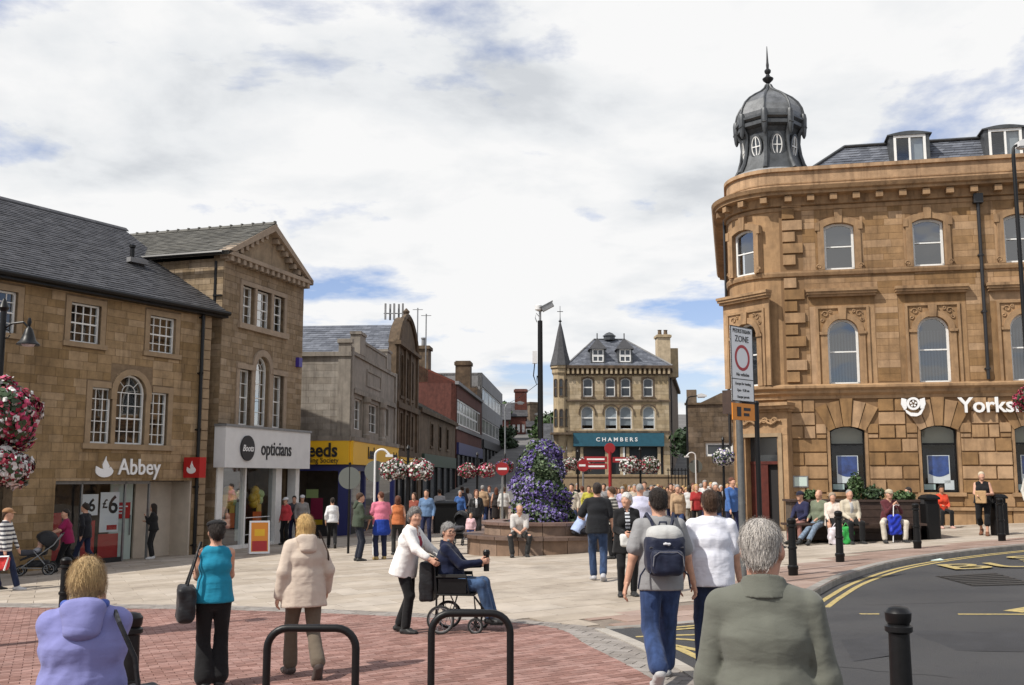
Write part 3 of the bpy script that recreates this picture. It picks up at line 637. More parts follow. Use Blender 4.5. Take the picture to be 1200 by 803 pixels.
slates(BO, [(-.28, 14, 9.36), (-.28, -.3, 9.36), (BW / 2, -.3, 11.0), (BW / 2, 14, 11.0)], .22, .4, 'slate_b'); slates(BO, [(BW + .22, -.3, 9.36), (BW + .22, 14, 9.36), (BW / 2, 14, 11.0), (BW / 2, -.3, 11.0)], .22, .4, 'slate_b')
b = MB(); y_ = -.3
while y_ < 14: b.prism([(BW / 2 - .15, 10.95), (BW / 2 + .15, 10.95), (BW / 2, 11.07)], y_, y_ + .42); b.box(BW / 2 - .06, BW / 2 + .06, y_, y_ + .06, 11.04, 11.09); y_ += .45
b.build('ridge_tiles', 'slate_b', BO)
b = MB(); b.tube([(-.4, 13, 9.3), (-.4, -.2, 9.3)], .07, 8); b.build('gutter', 'black', BO); pipe(BO, .1, 7.6, 9.1, y=.3, xf=Matrix.Translation((-.1, 0, 0)), hopper=False)
b = MB(); b.box(4.95, 5.2, -.16, 0, 6.05, 6.4); b.build('alarm_box', mat('alarm_blue', (.05, .03, .25), .4), BO)
# white fascia shopfront
SB = empty('shopfront', parent=BO)
b = MB(); b.box(-.18, 5.5, -.42, .0, 2.25, 3.58); fa = b.build('fascia', 'offwhite', SB); b = MB(); b.box(-.22, 5.54, -.46, .0, 3.58, 3.66); b.build('fascia_capping', 'steel', SB)
b = MB(); b.lathe([(.0, -.02), (.42, -.02), (.42, .03), (0, .03)], n=32); o = b.build('logo_disc', 'ink', fa); o.matrix_local = Matrix.Translation((1.1, -.45, 2.9)) @ Matrix.Rotation(R(90), 4, 'X')
text('logo_lettering', 'Boots', 'signwhite', fa, 1.08, 2.8, .3, -.49, .004, shear=.35, align='CENTER', bold=.004, width=.95)
text('sign_lettering', 'opticians', 'ink', fa, 2.0, 2.7, .68, -.43, .012, bold=.006, width=.86)
b = MB(); b.box(0, .34, -.05, .25, -1.2, 2.25); b.box(3.72, 4.12, -.05, .25, -1.2, 2.25); b.box(1.74, 1.84, .0, .2, -1.2, 2.25); b.box(.34, 3.72, .02, .22, -1.2, -.32); b.box(5.15, 5.43, -.04, .3, -1.2, 2.25); b.build('shop_frame', 'white', SB)
for x0, x1 in ((.34, 1.74), (1.84, 3.72)):
    b = MB(); b.add([(x0, .1, -.32), (x1, .1, -.32), (x1, .1, 2.25), (x0, .1, 2.25)], [(0, 1, 2, 3)]); b.build('pane', 'shopglass', SB)
b = MB(); b.box(.1, 5.1, 2.4, 2.5, -1.2, 2.3); b.box(.05, .1, .3, 2.4, -1.2, 2.3); b.box(.1, 5.1, .3, 2.4, 2.26, 2.3); b.build('interior', 'room', SB)
bl = [mat('balloon_yellow', (.7, .45, .05), .4), mat('balloon_green', (.5, .62, .25), .4), mat('banner_orange', (.75, .16, .03), .5)]
for x in (1.25, 2.95):
    for k in range(9):
        a = k * 2.4; rr = .32 * math.sqrt(k / 9.); b = MB(); cx, cz = x + rr * math.cos(a), 1.25 + rr * math.sin(a) * .9
        b.lathe([(.17 * math.sin(math.pi * q / 6) + .001, cz - .17 * math.cos(math.pi * q / 6)) for q in range(7)], (cx, .3), 10); b.build('balloon', bl[1] if k in (3, 5, 8) else bl[0], SB, smooth=True)
    b = MB(); b.box(x - .3, x + .25, .2, .22, .25, .75); b.build('banner', bl[2], SB); b = MB(); b.box(x - .1, x + .2, .18, .2, .75, 1.0); b.build('banner', bl[0], SB)
    b = MB(); b.box(x + .3, x + .7, .2, .22, -.2, 1.1 if x < 2 else .3); b.build('display_board', 'poster' if x > 2 else 'mint', SB)
b = MB(); b.box(2.0, 3.6, .085, .09, .55, .58); b.box(2.0, 3.6, .085, .09, -.02, .0); b.build('window_transfer', 'signwhite', SB)
# ================================================================ golden corner bank (right)
YO = empty('corner_bank', (8.81, 33, 0), math.atan2(-.21, .978)); tag(YO, 'golden sandstone corner bank with curved corner bay and leaded cupola', 'building')
BR = 1.65; YX = 13.; YS = [1.87, 4.6, 7.32, 10.04]
def bay(theta, off=0.): return Matrix.Translation((-(BR + off) * math.sin(theta), BR - (BR + off) * math.cos(theta), 0)) @ Matrix.Rotation(-theta, 4, 'Z')
path = [(YX, 0, 0, -1), (0.0, 0, 0, -1)] + [(-BR * math.sin(a), BR - BR * math.cos(a), -math.sin(a), -math.cos(a)) for a in [R(7.5 * k) for k in range(1, 13)]] + [(-BR, 14, -1, 0)]
def course(name, prof, m='ytrim'): b = MB(); b.sweep(path, prof); return b.build(name, m, YO)
gw = [(x - .53, x + .53, 1.47, 3.57) for x in YS]; fw_ = [(x - .48, x + .48, 4.88, 7.0) for x in YS]; uw = [(x - .47, x + .47, 8.62, 10.17) for x in YS]
wall(YO, 'wall', 'ymortar', 0, YX, -.3, 11.0, gw + fw_ + uw)
# curved bay: facets with openings for the two bay windows and the doorway
TH = R(43); dth = R(7.5)
def facets(b, zr, r0, r1, t0, t1, hole=None, tint=None, gap=0.):
    k = t0
    while k < t1 - 1e-4:
        e = min(t1, k + dth)
        for z0, z1 in zr:
            if hole and hole[0] < (k + e) / 2 < hole[1] and z0 < hole[3] and z1 > hole[2]:
                if z0 < hole[2] - .01: seg = [(z0, hole[2])]
                else: seg = []
                if z1 > hole[3] + .01: seg.append((hole[3], z1))
            else: seg = [(z0, z1)]
            for a, c in seg:
                q = [(-rr * math.sin(t), BR - rr * math.cos(t), z) for rr in (r0, r1) for z in (a, c) for t in (k, e)]
                b.add(q, [(0, 1, 3, 2), (4, 6, 7, 5), (0, 4, 5, 1), (2, 3, 7, 6), (0, 2, 6, 4), (1, 5, 7, 3)], tint if tint is not None else .5)
        k = e
b = MB(); facets(b, [(4.8, 7.4)], BR - .3, BR, 0, R(90), (TH - R(17), TH + R(17), 4.88, 7.0)); facets(b, [(7.4, 11)], BR - .3, BR, 0, R(90), (TH - R(16.5), TH + R(16.5), 8.62, 10.17)); facets(b, [(-.3, 4.8)], BR - .3, BR - .05, 0, R(90), (R(10), R(56), -.3, 3.35)); b.box(-BR, -BR + .3, BR, 14, -.3, 11); b.build('bay_wall', 'ystone', YO)
# ashlar upper floors
hx = lambda x: (x - 1.02, x + 1.02, 4.85, 7.98)
ashlar(YO, 'stone_block', 'ystone', .72, YX, 4.95, 8.5, [hx(x) for x in YS], .225, .45, .95, proud=.008, gap=.004)
ashlar(YO, 'stone_block', 'ystone', .72, YX, 8.62, 10.95, [(x - .75, x + .75, 8.6, 10.62) for x in YS], .225, .45, .95, proud=.008, gap=.004)
# rusticated ground floor, each block its own stone
ashlar(YO, 'rusticated_block', 'ystone', .04, YX, 1.02, 4.42, [(x - .62, x + .62, 1.2, 3.62) for x in YS] + [(x - .95, x + .95, 3.3, 4.42) for x in YS], .425, .5, .5, proud=.05, gap=.008, chamfer=.022, single=300, even=1.0)
ashlar(YO, 'plinth_block', 'ystone', .04, YX, -.1, .92, [], .5, .9, 1.4, proud=.09, gap=.006, chamfer=.012, single=60)
b = MB(); b.box(.0, YX, -.13, .05, .92, 1.02); b.build('plinth_course', 'ytrim', YO)
for x in YS:                                                  # radiating stones over the ground-floor windows
    n = 5; ro, ri = 1.95, 1.12; cz = 2.42
    for k in range(n):
        a0, a1 = R(90 - 30 + 60 * k / n + .5), R(90 - 30 + 60 * (k + 1) / n - .5); key = k == 2; rr = ro + (.08 if key else 0)
        b = MB(); pz = lambda r, a: (x + r * math.cos(a), min(4.42, cz + r * math.sin(a)))
        i0 = (clamp(x + ri * math.cos(a0), x - .6, x + .6), cz + ri * math.sin(a0)); i1 = (clamp(x + ri * math.cos(a1), x - .6, x + .6), cz + ri * math.sin(a1))
        b.prism([i0, pz(rr, a0), pz(rr, a1), i1], -.07 - (.04 if key else 0), .05); b.build('voussoir', 'ystone', YO)
    for s_ in (-1, 1):
        for k, (zz, ww) in enumerate([(3.64, .34)]): b = MB(); b.pyr(min(x + s_ * .62, x + s_ * .95), max(x + s_ * .62, x + s_ * .95), -.05, .05, 3.31, 3.62, .015); b.build('rusticated_block', 'ystone', YO)
    b = MB(); b.box(x - .62, x - .53, -.02, .05, 1.35, 3.62); b.box(x + .53, x + .62, -.02, .05, 1.35, 3.62); b.box(x - .7, x + .7, -.1, .1, 1.35, 1.47); spandrels(b, x - .53, x + .53, 1.5, 3.57, .16, -.02, .3, 3.62); b.build('window_jamb', 'ytrim', YO)
    wi = window(YO, x, 1.47, 1.06, 2.1, 1, 1, rise=.16, y=.18, frame='black', fw=.05, pane='shopglass', back='room', backing=False)
    b = MB(); b.box(x - .48, x + .48, .16, .21, 2.94, 3.0); b.build('transom', 'black', wi); b = MB(); b.box(x - .48, x + .48, .26, .28, 3.0, 3.55); b.build('blind', mat('tan_blind', (.28, .26, .2), .8), wi)
    b = MB(); b.box(x - .9, x + .9, 1.3, 1.35, 1.0, 3.9); b.build('room', 'dark', wi)
    b = MB(); b.box(x - .33, x + .33, .3, .32, 1.75, 2.62); po = b.build('poster', 'signwhite', wi); b = MB(); b.prism([(x - .3, 2.6), (x + .3, 2.6), (x + .3, 2.05)] + [(x + .3 - .6 * k / 8, 2.05 - .1 * math.sin(math.pi * k / 8)) for k in range(1, 9)], .295, .3); b.build('poster_print', 'poster', wi)
    for k in range(2): b = MB(); b.box(x - .47 + .62 * k, x - .12 + .55 * k, .3, .31, 1.55, 1.72 + .12 * k); b.build('leaflet', 'signwhite' if k else 'mint', wi)
# first-floor windows: moulded frame, carved spandrels, hood
vb = mat('vertical_blind', (.075, .08, .085), .7)
def first_floor(x, xf=None, z=4.88, w=.96, h=2.12):
    wi = window(YO, x, z, w, h, 1, 2, rise=w / 2, y=.16, two=True, pane='bankglass', fw=.075, xf=xf, backing=True)
    for k in range(9): b = MB(xf); xx = x - w / 2 + .08 + k * (w - .16) / 8.5; b.add([(xx, .33, z + .05), (xx + .06, .37, z + .05), (xx + .06, .37, z + h * .8), (xx, .33, z + h * .8)], [(0, 1, 2, 3)]); b.build('blind_vane', vb, wi)
    b = MB(xf); zs_ = z + h - w / 2
    b.box(x - w / 2 - .2, x - w / 2, -.05, .15, z, zs_ + .0); b.box(x - w / 2 - .24, x - w / 2 + .0, -.09, .14, zs_ - .03, zs_ + .06); b.build('pilaster', 'ytrim', YO); b = MB(xf); b.box(x + w / 2, x + w / 2 + .2, -.05, .15, z, zs_); b.box(x + w / 2 - .0, x + w / 2 + .24, -.09, .14, zs_ - .03, zs_ + .06); b.build('pilaster', 'ytrim', YO)
    b = MB(xf); b.ring(outline(x - w / 2 - .18, x + w / 2 + .18, zs_ + .06, zs_ + .66, w / 2 + .18, 14), outline(x - w / 2, x + w / 2, zs_ + .06, zs_ + .48, w / 2 - .06, 14), -.07, .04); b.build('arch_ring', 'ytrim', YO)
    b = MB(xf); b.ring([(x - .82, z), (x - .82, 7.42), (x + .82, 7.42), (x + .82, z)], [(x - .74, z), (x - .74, 7.34), (x + .74, 7.34), (x + .74, z)], -.055, .1); b.build('outer_moulding', 'ytrim', YO)
    b = MB(xf); spandrels(b, x - w / 2, x + w / 2, z, z + h, w / 2, -.006, .14, 7.345); b.box(x - .745, x - w / 2, -.006, .05, zs_ + .1, 7.345); b.box(x + w / 2, x + .745, -.006, .05, zs_ + .1, 7.345); b.box(x - .745, x - .68, -.006, .05, z, zs_ + .1); b.box(x + .68, x + .745, -.006, .05, z, zs_ + .1)
    b.box(x - 1.0, x - .82, -.004, .05, z, 7.42); b.box(x + .82, x + 1.0, -.004, .05, z, 7.42); b.box(x - 1.0, x + 1.0, -.004, .05, 7.42, 7.75); b.build('panel', 'ystone', YO)
    for s_ in (-1, 1):                                        # carved leaf scrolls
        b = MB(xf)
        for (cx, cz, r0, t0) in ((.52, 7.16, .11, 0), (.62, 6.97, .07, 2), (.36, 7.25, .06, 4)):
            b.tube([(x + s_ * (cx + r0 * (1 - k / 16) * math.cos(t0 + k * .6)), -.02, cz + r0 * (1 - k / 16) * math.sin(t0 + k * .6)) for k in range(13)], .022, 5)
        b.build('carved_scroll', 'ytrim', YO)
    b = MB(xf); b.prism([(x - .1, 6.97), (x - .13, 7.36), (x + .13, 7.36), (x + .1, 6.97)], -.11, .1); b.build('keystone', 'ytrim', YO)
    b = MB(xf)
    for i_, (p_, z0, z1) in enumerate(((.14, 7.72, 7.8), (.2, 7.8, 7.88), (.24, 7.88, 7.97))): b.box(x - .98 - p_ * .5, x + .98 + p_ * .5, -p_, .05, z0, z1)
    b.build('hood', 'ytrim', YO)
for x in YS: first_floor(x)
def second_floor(x, xf=None, z=8.62, w=.94, h=1.55):
    window(YO, x, z, w, h, 1, 2, rise=.13, y=.16, two=True, pane='bankglass', fw=.075, xf=xf, blind=.45 if random.random() < .5 else 0, blindm=vb)
    b = MB(xf); b.ring(outline(x - w / 2 - .2, x + w / 2 + .2, z, z + h + .2, .17), outline(x - w / 2, x + w / 2, z, z + h, .13), -.06, .15)
    for s_ in (-1, 1): b.box(x + s_ * (w / 2 + .2) - .07, x + s_ * (w / 2 + .2) + .07, -.08, .05, z + h - .25, z + h + .02)
    b.build('architrave', 'ytrim', YO)
    b = MB(xf); b.prism([(x - .1, z + h - .02), (x - .13, z + h + .42), (x + .13, z + h + .42), (x + .1, z + h - .02)], -.1, .1); b.build('keystone', 'ytrim', YO)
    b = MB(xf)
    for s_ in (-1, 1): b.tube([(x + s_ * (w / 2 + .17 + .09 * (1 - k / 14) * math.cos(k * .7)), -.05, z + .1 + .09 * (1 - k / 14) * math.sin(k * .7)) for k in range(11)], .025, 5)
    b.build('scroll', 'ytrim', YO)
    if xf is None:
        b = MB(); b.box(x - .75, x - .67, -.004, .05, 8.62, 10.6); b.box(x + .67, x + .75, -.004, .05, 8.62, 10.6); b.box(x - .75, x + .75, -.0045, .05, 10.36, 10.62); b.build('panel', 'ystone', YO)
for x in YS: second_floor(x)
first_floor(0, bay(TH, .04)); second_floor(0, bay(TH, .03))
# quoins beside the bay
z = 4.95; k = 0
while z < 10.9:
    w = .66 if k % 2 else .42
    if not 8.38 < z + .19 < 8.68: b = MB(); b.pyr(.08, .08 + w, -.09, .05, z + .01, z + .37, .02); b.build('quoin', 'ystone', YO)
    z += .385; k += 1
# horizontal courses
course('band_cornice', [(0, 4.42), (.06, 4.42), (.06, 4.52), (.16, 4.6), (.16, 4.68), (.26, 4.76), (.26, 4.83), (.02, 4.9), (0, 4.9)])
course('string_course', [(0, 8.42), (.07, 8.44), (.1, 8.54), (.1, 8.6), (0, 8.62)])
course('frieze', [(0, 10.62), (.04, 10.64), (.04, 10.76), (.0, 10.78)]); course('cornice', [(0, 10.78), (.12, 10.8), (.12, 10.86), (.16, 11.06), (.42, 11.1), (.42, 11.18), (.5, 11.22), (.55, 11.34), (.1, 11.42), (0, 11.42)])
course('parapet', [(-.35, 11.42), (.02, 11.42), (.02, 11.96), (.1, 11.98), (.1, 12.1), (-.4, 12.1), (-.4, 11.42)], 'ystone')
x = .3
while x < YX: b = MB(); b.box(x - .11, x + .11, -.38, .02, 10.88, 11.06); b.build('modillion', 'ytrim', YO); x += .71
for k in range(4): b = MB(bay(R(14 + 23 * k))); b.box(-.11, .11, -.38, .02, 10.88, 11.06); b.build('modillion', 'ytrim', YO)
course('parapet_joint', [(0, 11.55), (.035, 11.56), (.035, 11.6), (0, 11.61)])
# mansard with dormers
slates(YO, [(.9, .6, 12.05), (YX, .6, 12.05), (YX, 1.15, 13.05), (2.3, 1.15, 13.05)], .15, .33, 'slate_y', single=300); slates(YO, [(-.2, 5.5, 12.05), (.9, .6, 12.05), (2.3, 1.15, 13.05), (2.0, 5.5, 13.05)], .15, .33, 'slate_y', single=120)
b = MB(); b.box(2.2, YX, 1.15, 6, 12.9, 13.0); b.tube([(.9, .58, 12.08), (2.3, 1.13, 13.08)], .05, 6); b.tube([(2.3, 1.1, 13.07), (YX, 1.1, 13.07)], .05, 6); b.build('flat_roof', 'lead', YO)
for x in (4.28, 7.2, 10.1):
    D = empty('dormer', parent=YO); b = MB(); b.box(x - .62, x - .5, .5, 1.6, 12.0, 13.14); b.box(x + .5, x + .62, .5, 1.6, 12.0, 13.14)
    b.prism([(x - .7, 13.13)] + [(x - .7 + 1.4 * k / 10, 13.16 + .1 * math.sin(math.pi * k / 10)) for k in range(11)] + [(x + .7, 13.13)], .44, 2.2); b.build('dormer_cheeks', 'lead', D)
    b = MB(); b.ring(outline(x - .5, x + .5, 12.05, 13.13), outline(x - .42, x + .42, 12.13, 13.05), .48, .56, closed=True); b.box(x - .03, x + .03, .49, .55, 12.13, 13.05); b.build('dormer_frame', 'white', D)
    b = MB(); b.add([(x - .42, .53, 12.13), (x + .42, .53, 12.13), (x + .42, .53, 13.05), (x - .42, .53, 13.05)], [(0, 1, 2, 3)]); b.build('pane', 'glass', D); b = MB(); b.box(x - .5, x + .5, 1.2, 1.22, 12.0, 13.1); b.build('room', 'dark', D)
    b = MB(); b.box(x + .0, x + .42, .6, .62, 12.1, 13.05); b.build('curtain', 'blind', D)
# cupola
CC = (0., 0.); CU = empty('cupola', (-.12, BR + .02, 0), 0, YO); CU.scale = (.89, .89, 1); n8 = 8; rot = R(22.5 + 12)
b = MB(); b.lathe([(1.62, 12.0), (1.62, 12.18), (1.5, 12.26), (1.42, 12.3)], CC, 32); b.build('rolled_base', mat('pale_lead', (.3, .3, .3), .5, .2, 6, metal=.2), CU)
b = MB(); b.lathe([(1.4, 12.28), (1.36, 12.36), (1.2, 12.62), (1.09, 12.95), (1.02, 13.35), (1.03, 13.7), (1.12, 13.86)], CC, n8, rot=rot); b.build('drum', 'lead', CU)
b = MB(); b.lathe([(1.12, 13.86), (1.3, 13.94), (1.3, 14.06), (1.24, 14.1), (1.36, 14.18), (1.36, 14.26), (1.28, 14.3)], CC, n8, rot=rot); b.build('drum_cornice', 'lead', CU)
dome = [(1.28, 14.3), (1.3, 14.42), (1.24, 14.65), (1.1, 14.88), (.88, 15.08), (.6, 15.25), (.34, 15.38), (.16, 15.52), (.08, 15.66)]
b = MB(); b.lathe(dome, CC, n8, rot=rot); b.build('dome', mat('dome_lead', (.17, .175, .18), .38, .35, 3, .1, 15, metal=.4), CU)
for k in range(8):
    a = rot + k * math.pi / 4; b = MB(); b.tube([(CC[0] + (r + .02) * math.cos(a), CC[1] + (r + .02) * math.sin(a), z) for r, z in dome], .045, 6); b.tube([(CC[0] + (r + .03) * math.cos(a), CC[1] + (r + .03) * math.sin(a), z) for r, z in [(1.4, 12.3), (1.22, 12.62), (1.12, 12.95), (1.06, 13.35), (1.08, 13.7), (1.32, 14.0)]], [.1, .08, .07, .07, .09, .12], 7); b.build('rib', 'lead', CU, smooth=True)
    b = MB(); cx, cy = CC[0] + 1.3 * math.cos(a), CC[1] + 1.3 * math.sin(a); b.lathe([(.02, 14.46), (.1, 14.42), (.13, 14.28), (.12, 13.95), (.08, 13.65), (.03, 13.55)], (cx, cy), 8); b.build('console', 'lead', CU, smooth=True)
    am = a + math.pi / 8; rr = 1.06 * math.cos(math.pi / 8) + .03; xf = Matrix.Translation((CC[0] + rr * math.cos(am), CC[1] + rr * math.sin(am), 13.2)) @ Matrix.Rotation(am + R(90), 4, 'Z') @ Matrix.Rotation(R(6), 4, 'X')
    el = lambda rx, rz: [(rx * math.cos(6.2832 * q / 20), rz * math.sin(6.2832 * q / 20)) for q in range(20)]
    b = MB(xf); b.ring(el(.27, .45), el(.2, .37), -.06, .05, closed=True); ow = b.build('oval_window', 'lead', CU)
    b = MB(xf); b.ring(el(.2, .37), el(.165, .335), -.045, .03, closed=True); b.box(-.018, .018, -.04, .0, -.34, .34); b.box(-.17, .17, -.042, .0, -.018, .018); b.build('glazing_bars', 'white', ow)
    b = MB(xf); b.add([(p[0], .0, p[1]) for p in el(.19, .36)], [tuple(range(20))]); b.build('pane', 'farglass', ow)
b = MB(); b.lathe([(.08, 15.6), (.1, 15.68), (.06, 15.72), (.2, 15.84), (.22, 15.9), (.1, 15.98), (.06, 16.06), (.12, 16.12), (.13, 16.2), (.05, 16.28), (.06, 16.4), (.045, 16.5), (.012, 17.1)], CC, 12); b.build('finial', 'iron', CU, smooth=True)
# corner doorway
DX = bay(R(26), .12); DR = empty('doorway', parent=YO)
b = MB(DX); b.box(-.9, -.55, -.05, .5, -.2, 3.28); b.box(.55, .9, -.05, .5, -.2, 3.28); b.box(-.9, .9, -.06, .5, 3.28, 3.5); b.build('door_surround', 'ytrim', DR)
b = MB(DX); b.ring([(-.72, -.1), (-.72, 3.34), (.72, 3.34), (.72, -.1)], [(-.6, -.1), (-.6, 3.22), (.6, 3.22), (.6, -.1)], -.1, .0); b.build('moulding', 'trim', DR)
b = MB(DX); b.box(-.55, .55, .42, .5, -.1, 3.28); b.build('door_recess', 'dark', DR); b = MB(DX); b.box(-.54, .05, .3, .38, .05, 2.35); b.build('door_leaf', 'doorred', DR); b = MB(DX); b.box(-.55, .55, .28, .42, 2.35, 2.45); b.build('transom', 'doorred', DR)
b = MB(DX); b.add([(-.55, .34, 2.45), (.55, .34, 2.45), (.55, .34, 3.28), (-.55, .34, 3.28)], [(0, 1, 2, 3)]); b.build('fanlight', 'farglass', DR)
b = MB(DX)
for k in range(4): b.tube([(-.5 + .33 * k + .11 * math.cos(q * .7) * (1 - q / 14), -.1, 3.74 + .1 * math.sin(q * .7) * (1 - q / 14)) for q in range(12)], .035, 5)
b.tube([(-.7 + .1 * q, -.1, 3.68 - .06 * math.sin(q * 1.3)) for q in range(15)], .04, 5); b.build('carved_swag', 'ytrim', DR)
b = MB(DX)
for p_, z0, z1 in ((.12, 4.02, 4.1), (.28, 4.1, 4.2), (.36, 4.2, 4.3)): b.box(-.95 - p_ * .3, .95 + p_ * .3, -p_, .3, z0, z1)
b.box(-.9, .9, -.04, .4, 3.5, 4.02); b.build('door_hood', 'ytrim', DR)
b = MB(); b.box(.16, .62, -.075, -.05, 1.62, 1.98); nb = b.build('name_plate', 'steel', YO); b = MB(); b.box(.2, .58, -.078, -.07, 1.66, 1.94); b.build('plate_face', 'mint', nb)
# lettering and emblem
text('sign_lettering', 'Yorkshire', 'signwhite', YO, 5.2, 3.93, .66, -.16, .05, bold=.01, width=1.0)
b = MB(); b.ring([(3.87 + .2 * math.cos(6.2832 * q / 24), 4.22 + .2 * math.sin(6.2832 * q / 24)) for q in range(24)], [(3.87 + .13 * math.cos(6.2832 * q / 24), 4.22 + .13 * math.sin(6.2832 * q / 24)) for q in range(24)], -.2, -.1, closed=True)
for k in range(5): a = R(90 + 72 * k); b.prism([(3.87 + .11 * math.cos(a + t) * f, 4.22 + .11 * math.sin(a + t) * f) for t, f in ((-.4, .8), (0, 1), (.4, .8), (0, .25))], -.19, -.12)
for s_ in (-1, 1): b.prism([(3.87 + s_ * .2, 4.36), (3.87 + s_ * .34, 4.4), (3.87 + s_ * .36, 4.2), (3.87 + s_ * .28, 4.02), (3.87 + s_ * .2, 4.08)], -.2, -.1)
b.prism([(3.6, 4.06), (3.78, 3.94), (4.0, 3.92), (4.12, 4.06), (4.2, 4.1), (4.08, 3.88), (3.95, 3.82), (3.78, 3.83), (3.66, 3.93)], -.2, -.1); b.build('emblem', 'signwhite', YO)
pipe(YO, 6.12, 4.95, 10.6, m='iron')
b = MB(); b.tube([(-BR - .12, 2.2, 3.0), (-BR - .12, 2.2, 11)], .05, 8); b.build('drainpipe', 'iron', YO)
# ================================================================ grey building society block
STR = math.atan2(1, .067)
LE = empty('building_society', (-6.66, 42, 0), STR); tag(LE, 'grey faience corner building with stepped parapet above yellow fascia', 'building')
FX = Matrix.Translation((0, 7, 0)) @ Matrix.Rotation(R(-90), 4, 'Z')     # face turned to the square
so = [(.9, 2.4, 3.95, 5.25), (3.1, 6.0, 3.95, 5.25), (6.8, 8.5, 3.95, 5.25)]
wall(LE, 'wall', 'grey_stone', .3, 10.4, 3.4, 7.1, so); wall(LE, 'side_wall', 'mortar', 0, 6.99, 3.4, 6.95, xf=FX)
ashlar(LE, 'faience_block', 'grey_stone', 0, 6.5, 3.6, 6.9, [], .27, .5, .62, xf=FX, proud=.012, gap=.004, single=120, even=.62)
b = MB(FX); b.box(-.1, 7.05, -.12, .1, 6.9, 7.08); b.box(-.1, 7.1, -.22, .1, 3.42, 3.62); b.box(6.5, 7.02, -.06, .1, 3.6, 7.45); b.box(6.45, 7.08, -.12, .16, 7.45, 7.62); b.build('coping', 'grey_stone', LE)
b = MB(); b.box(0, 10.4, -.24, .1, 3.42, 3.6); b.box(.0, .34, -.08, .3, 3.6, 7.3); b.box(10.0, 10.4, -.08, .3, 3.6, 7.2); b.box(.4, 10.0, -.12, .05, 5.42, 5.6); b.box(.4, 10, -.06, .05, 5.6, 5.68); b.box(.34, 10.0, -.08, .25, 7.0, 7.15)
b.box(1.5, 8.3, -.05, .3, 7.15, 7.7); b.box(1.3, 2.4, -.1, .32, 7.15, 8.0); b.box(7.4, 8.5, -.1, .32, 7.15, 8.0); b.box(1.25, 2.45, -.15, .35, 8.0, 8.12); b.box(7.35, 8.55, -.15, .35, 8.0, 8.12); b.box(2.4, 7.4, -.1, .3, 7.7, 7.82); b.box(3.2, 6.4, -.04, .02, 5.95, 6.05); b.box(3.2, 6.4, -.04, .02, 6.6, 6.7); b.box(3.2, 3.3, -.04, .02, 6.05, 6.6); b.box(6.3, 6.4, -.04, .02, 6.05, 6.6); b.build('parapet', 'grey_stone', LE)
for x in (2.75, 6.4): b = MB(); b.lathe([(.24, 3.6), (.26, 3.75), (.2, 3.8), (.18, 5.1), (.27, 5.2), (.27, 5.42)], (x, -.05), 12); b.build('column', 'grey_stone', LE)
for a, c, z0, z1 in so: window(LE, (a + c) / 2, z0, c - a, z1 - z0, 2 if c - a < 2 else 3, 3, y=.15)
b = MB(); b.box(.05, 6.98, .4, 10.3, 6.8, 6.9); b.build('roof', 'lead', LE); b.v
b = MB(); b.box(0.4, 10.35, .4, .5, 3.4, 7.0); b.build('inner_wall', 'dark', LE)
b = MB(); b.box(-.06, 10.45, -.2, .1, 2.46, 3.42); fy = b.build('fascia', 'yellow', LE); b = MB(FX); b.box(0, 7.06, -.2, .1, 2.46, 3.42); b.build('fascia', 'yellow', LE)
text('sign_lettering', 'Leeds', 'ink', LE, 5.02, 2.78, .78, -.22, .012, bold=.02, width=.86, xf=FX); text('sign_lettering', 'Building Society', 'ink', LE, 4.98, 2.53, .29, -.22, .008, width=.9, xf=FX)
text('sign_lettering', 'Leeds', 'ink', LE, 2.8, 2.76, .7, -.22, .012, bold=.018); text('sign_lettering', 'Leeds', 'ink', LE, 8.9, 2.85, .45, -.22, .012, bold=.01)
b = MB(FX); b.box(0, 2.2, -.05, .2, -.6, 2.46); b.box(4.6, 4.9, -.05, .15, -.6, 2.46); b.box(6.6, 7.0, -.05, .15, -.6, 2.46); b.box(0, 7, -.04, .14, 2.2, 2.46); b.build('shop_frame', 'navy', LE)
b = MB(); b.box(0.0, .4, -.05, .15, -.6, 2.46); b.box(3, 3.25, -.05, .15, -.6, 2.46); b.box(6, 6.25, -.05, .15, -.6, 2.46); b.box(10, 10.4, -.05, .15, -.6, 2.46); b.box(0, 10.4, -.04, .14, 2.2, 2.46); b.build('shop_frame', 'navy', LE)
for xf, x0, x1 in ((FX, 0, 7), (None, .2, 10.3)):
    b = MB(xf); b.add([(x0, .05, -.1), (x1, .05, -.1), (x1, .05, 2.3), (x0, .05, 2.3)], [(0, 1, 2, 3)]); b.build('pane', 'shopglass', LE); b = MB(xf); b.box(x0, x1, .02, .1, -.7, .0); b.build('stall_riser', 'dark', LE); b = MB(xf); b.box(x0 + .3, x1 - .3, 2.3, 2.4, -.6, 2.46); b.build('interior', 'room', LE)
for x, z0, z1, m_ in ((5.4, .25, 1.1, 'fpink'), (5.4, .02, .22, 'yellow'), (5.2, 1.1, 1.45, bl[1]), (3.4, 1.3, 1.7, 'red')):
    b = MB(FX); b.box(x, x + .5, .3, .32, z0, z1); b.build('poster', m_, LE)
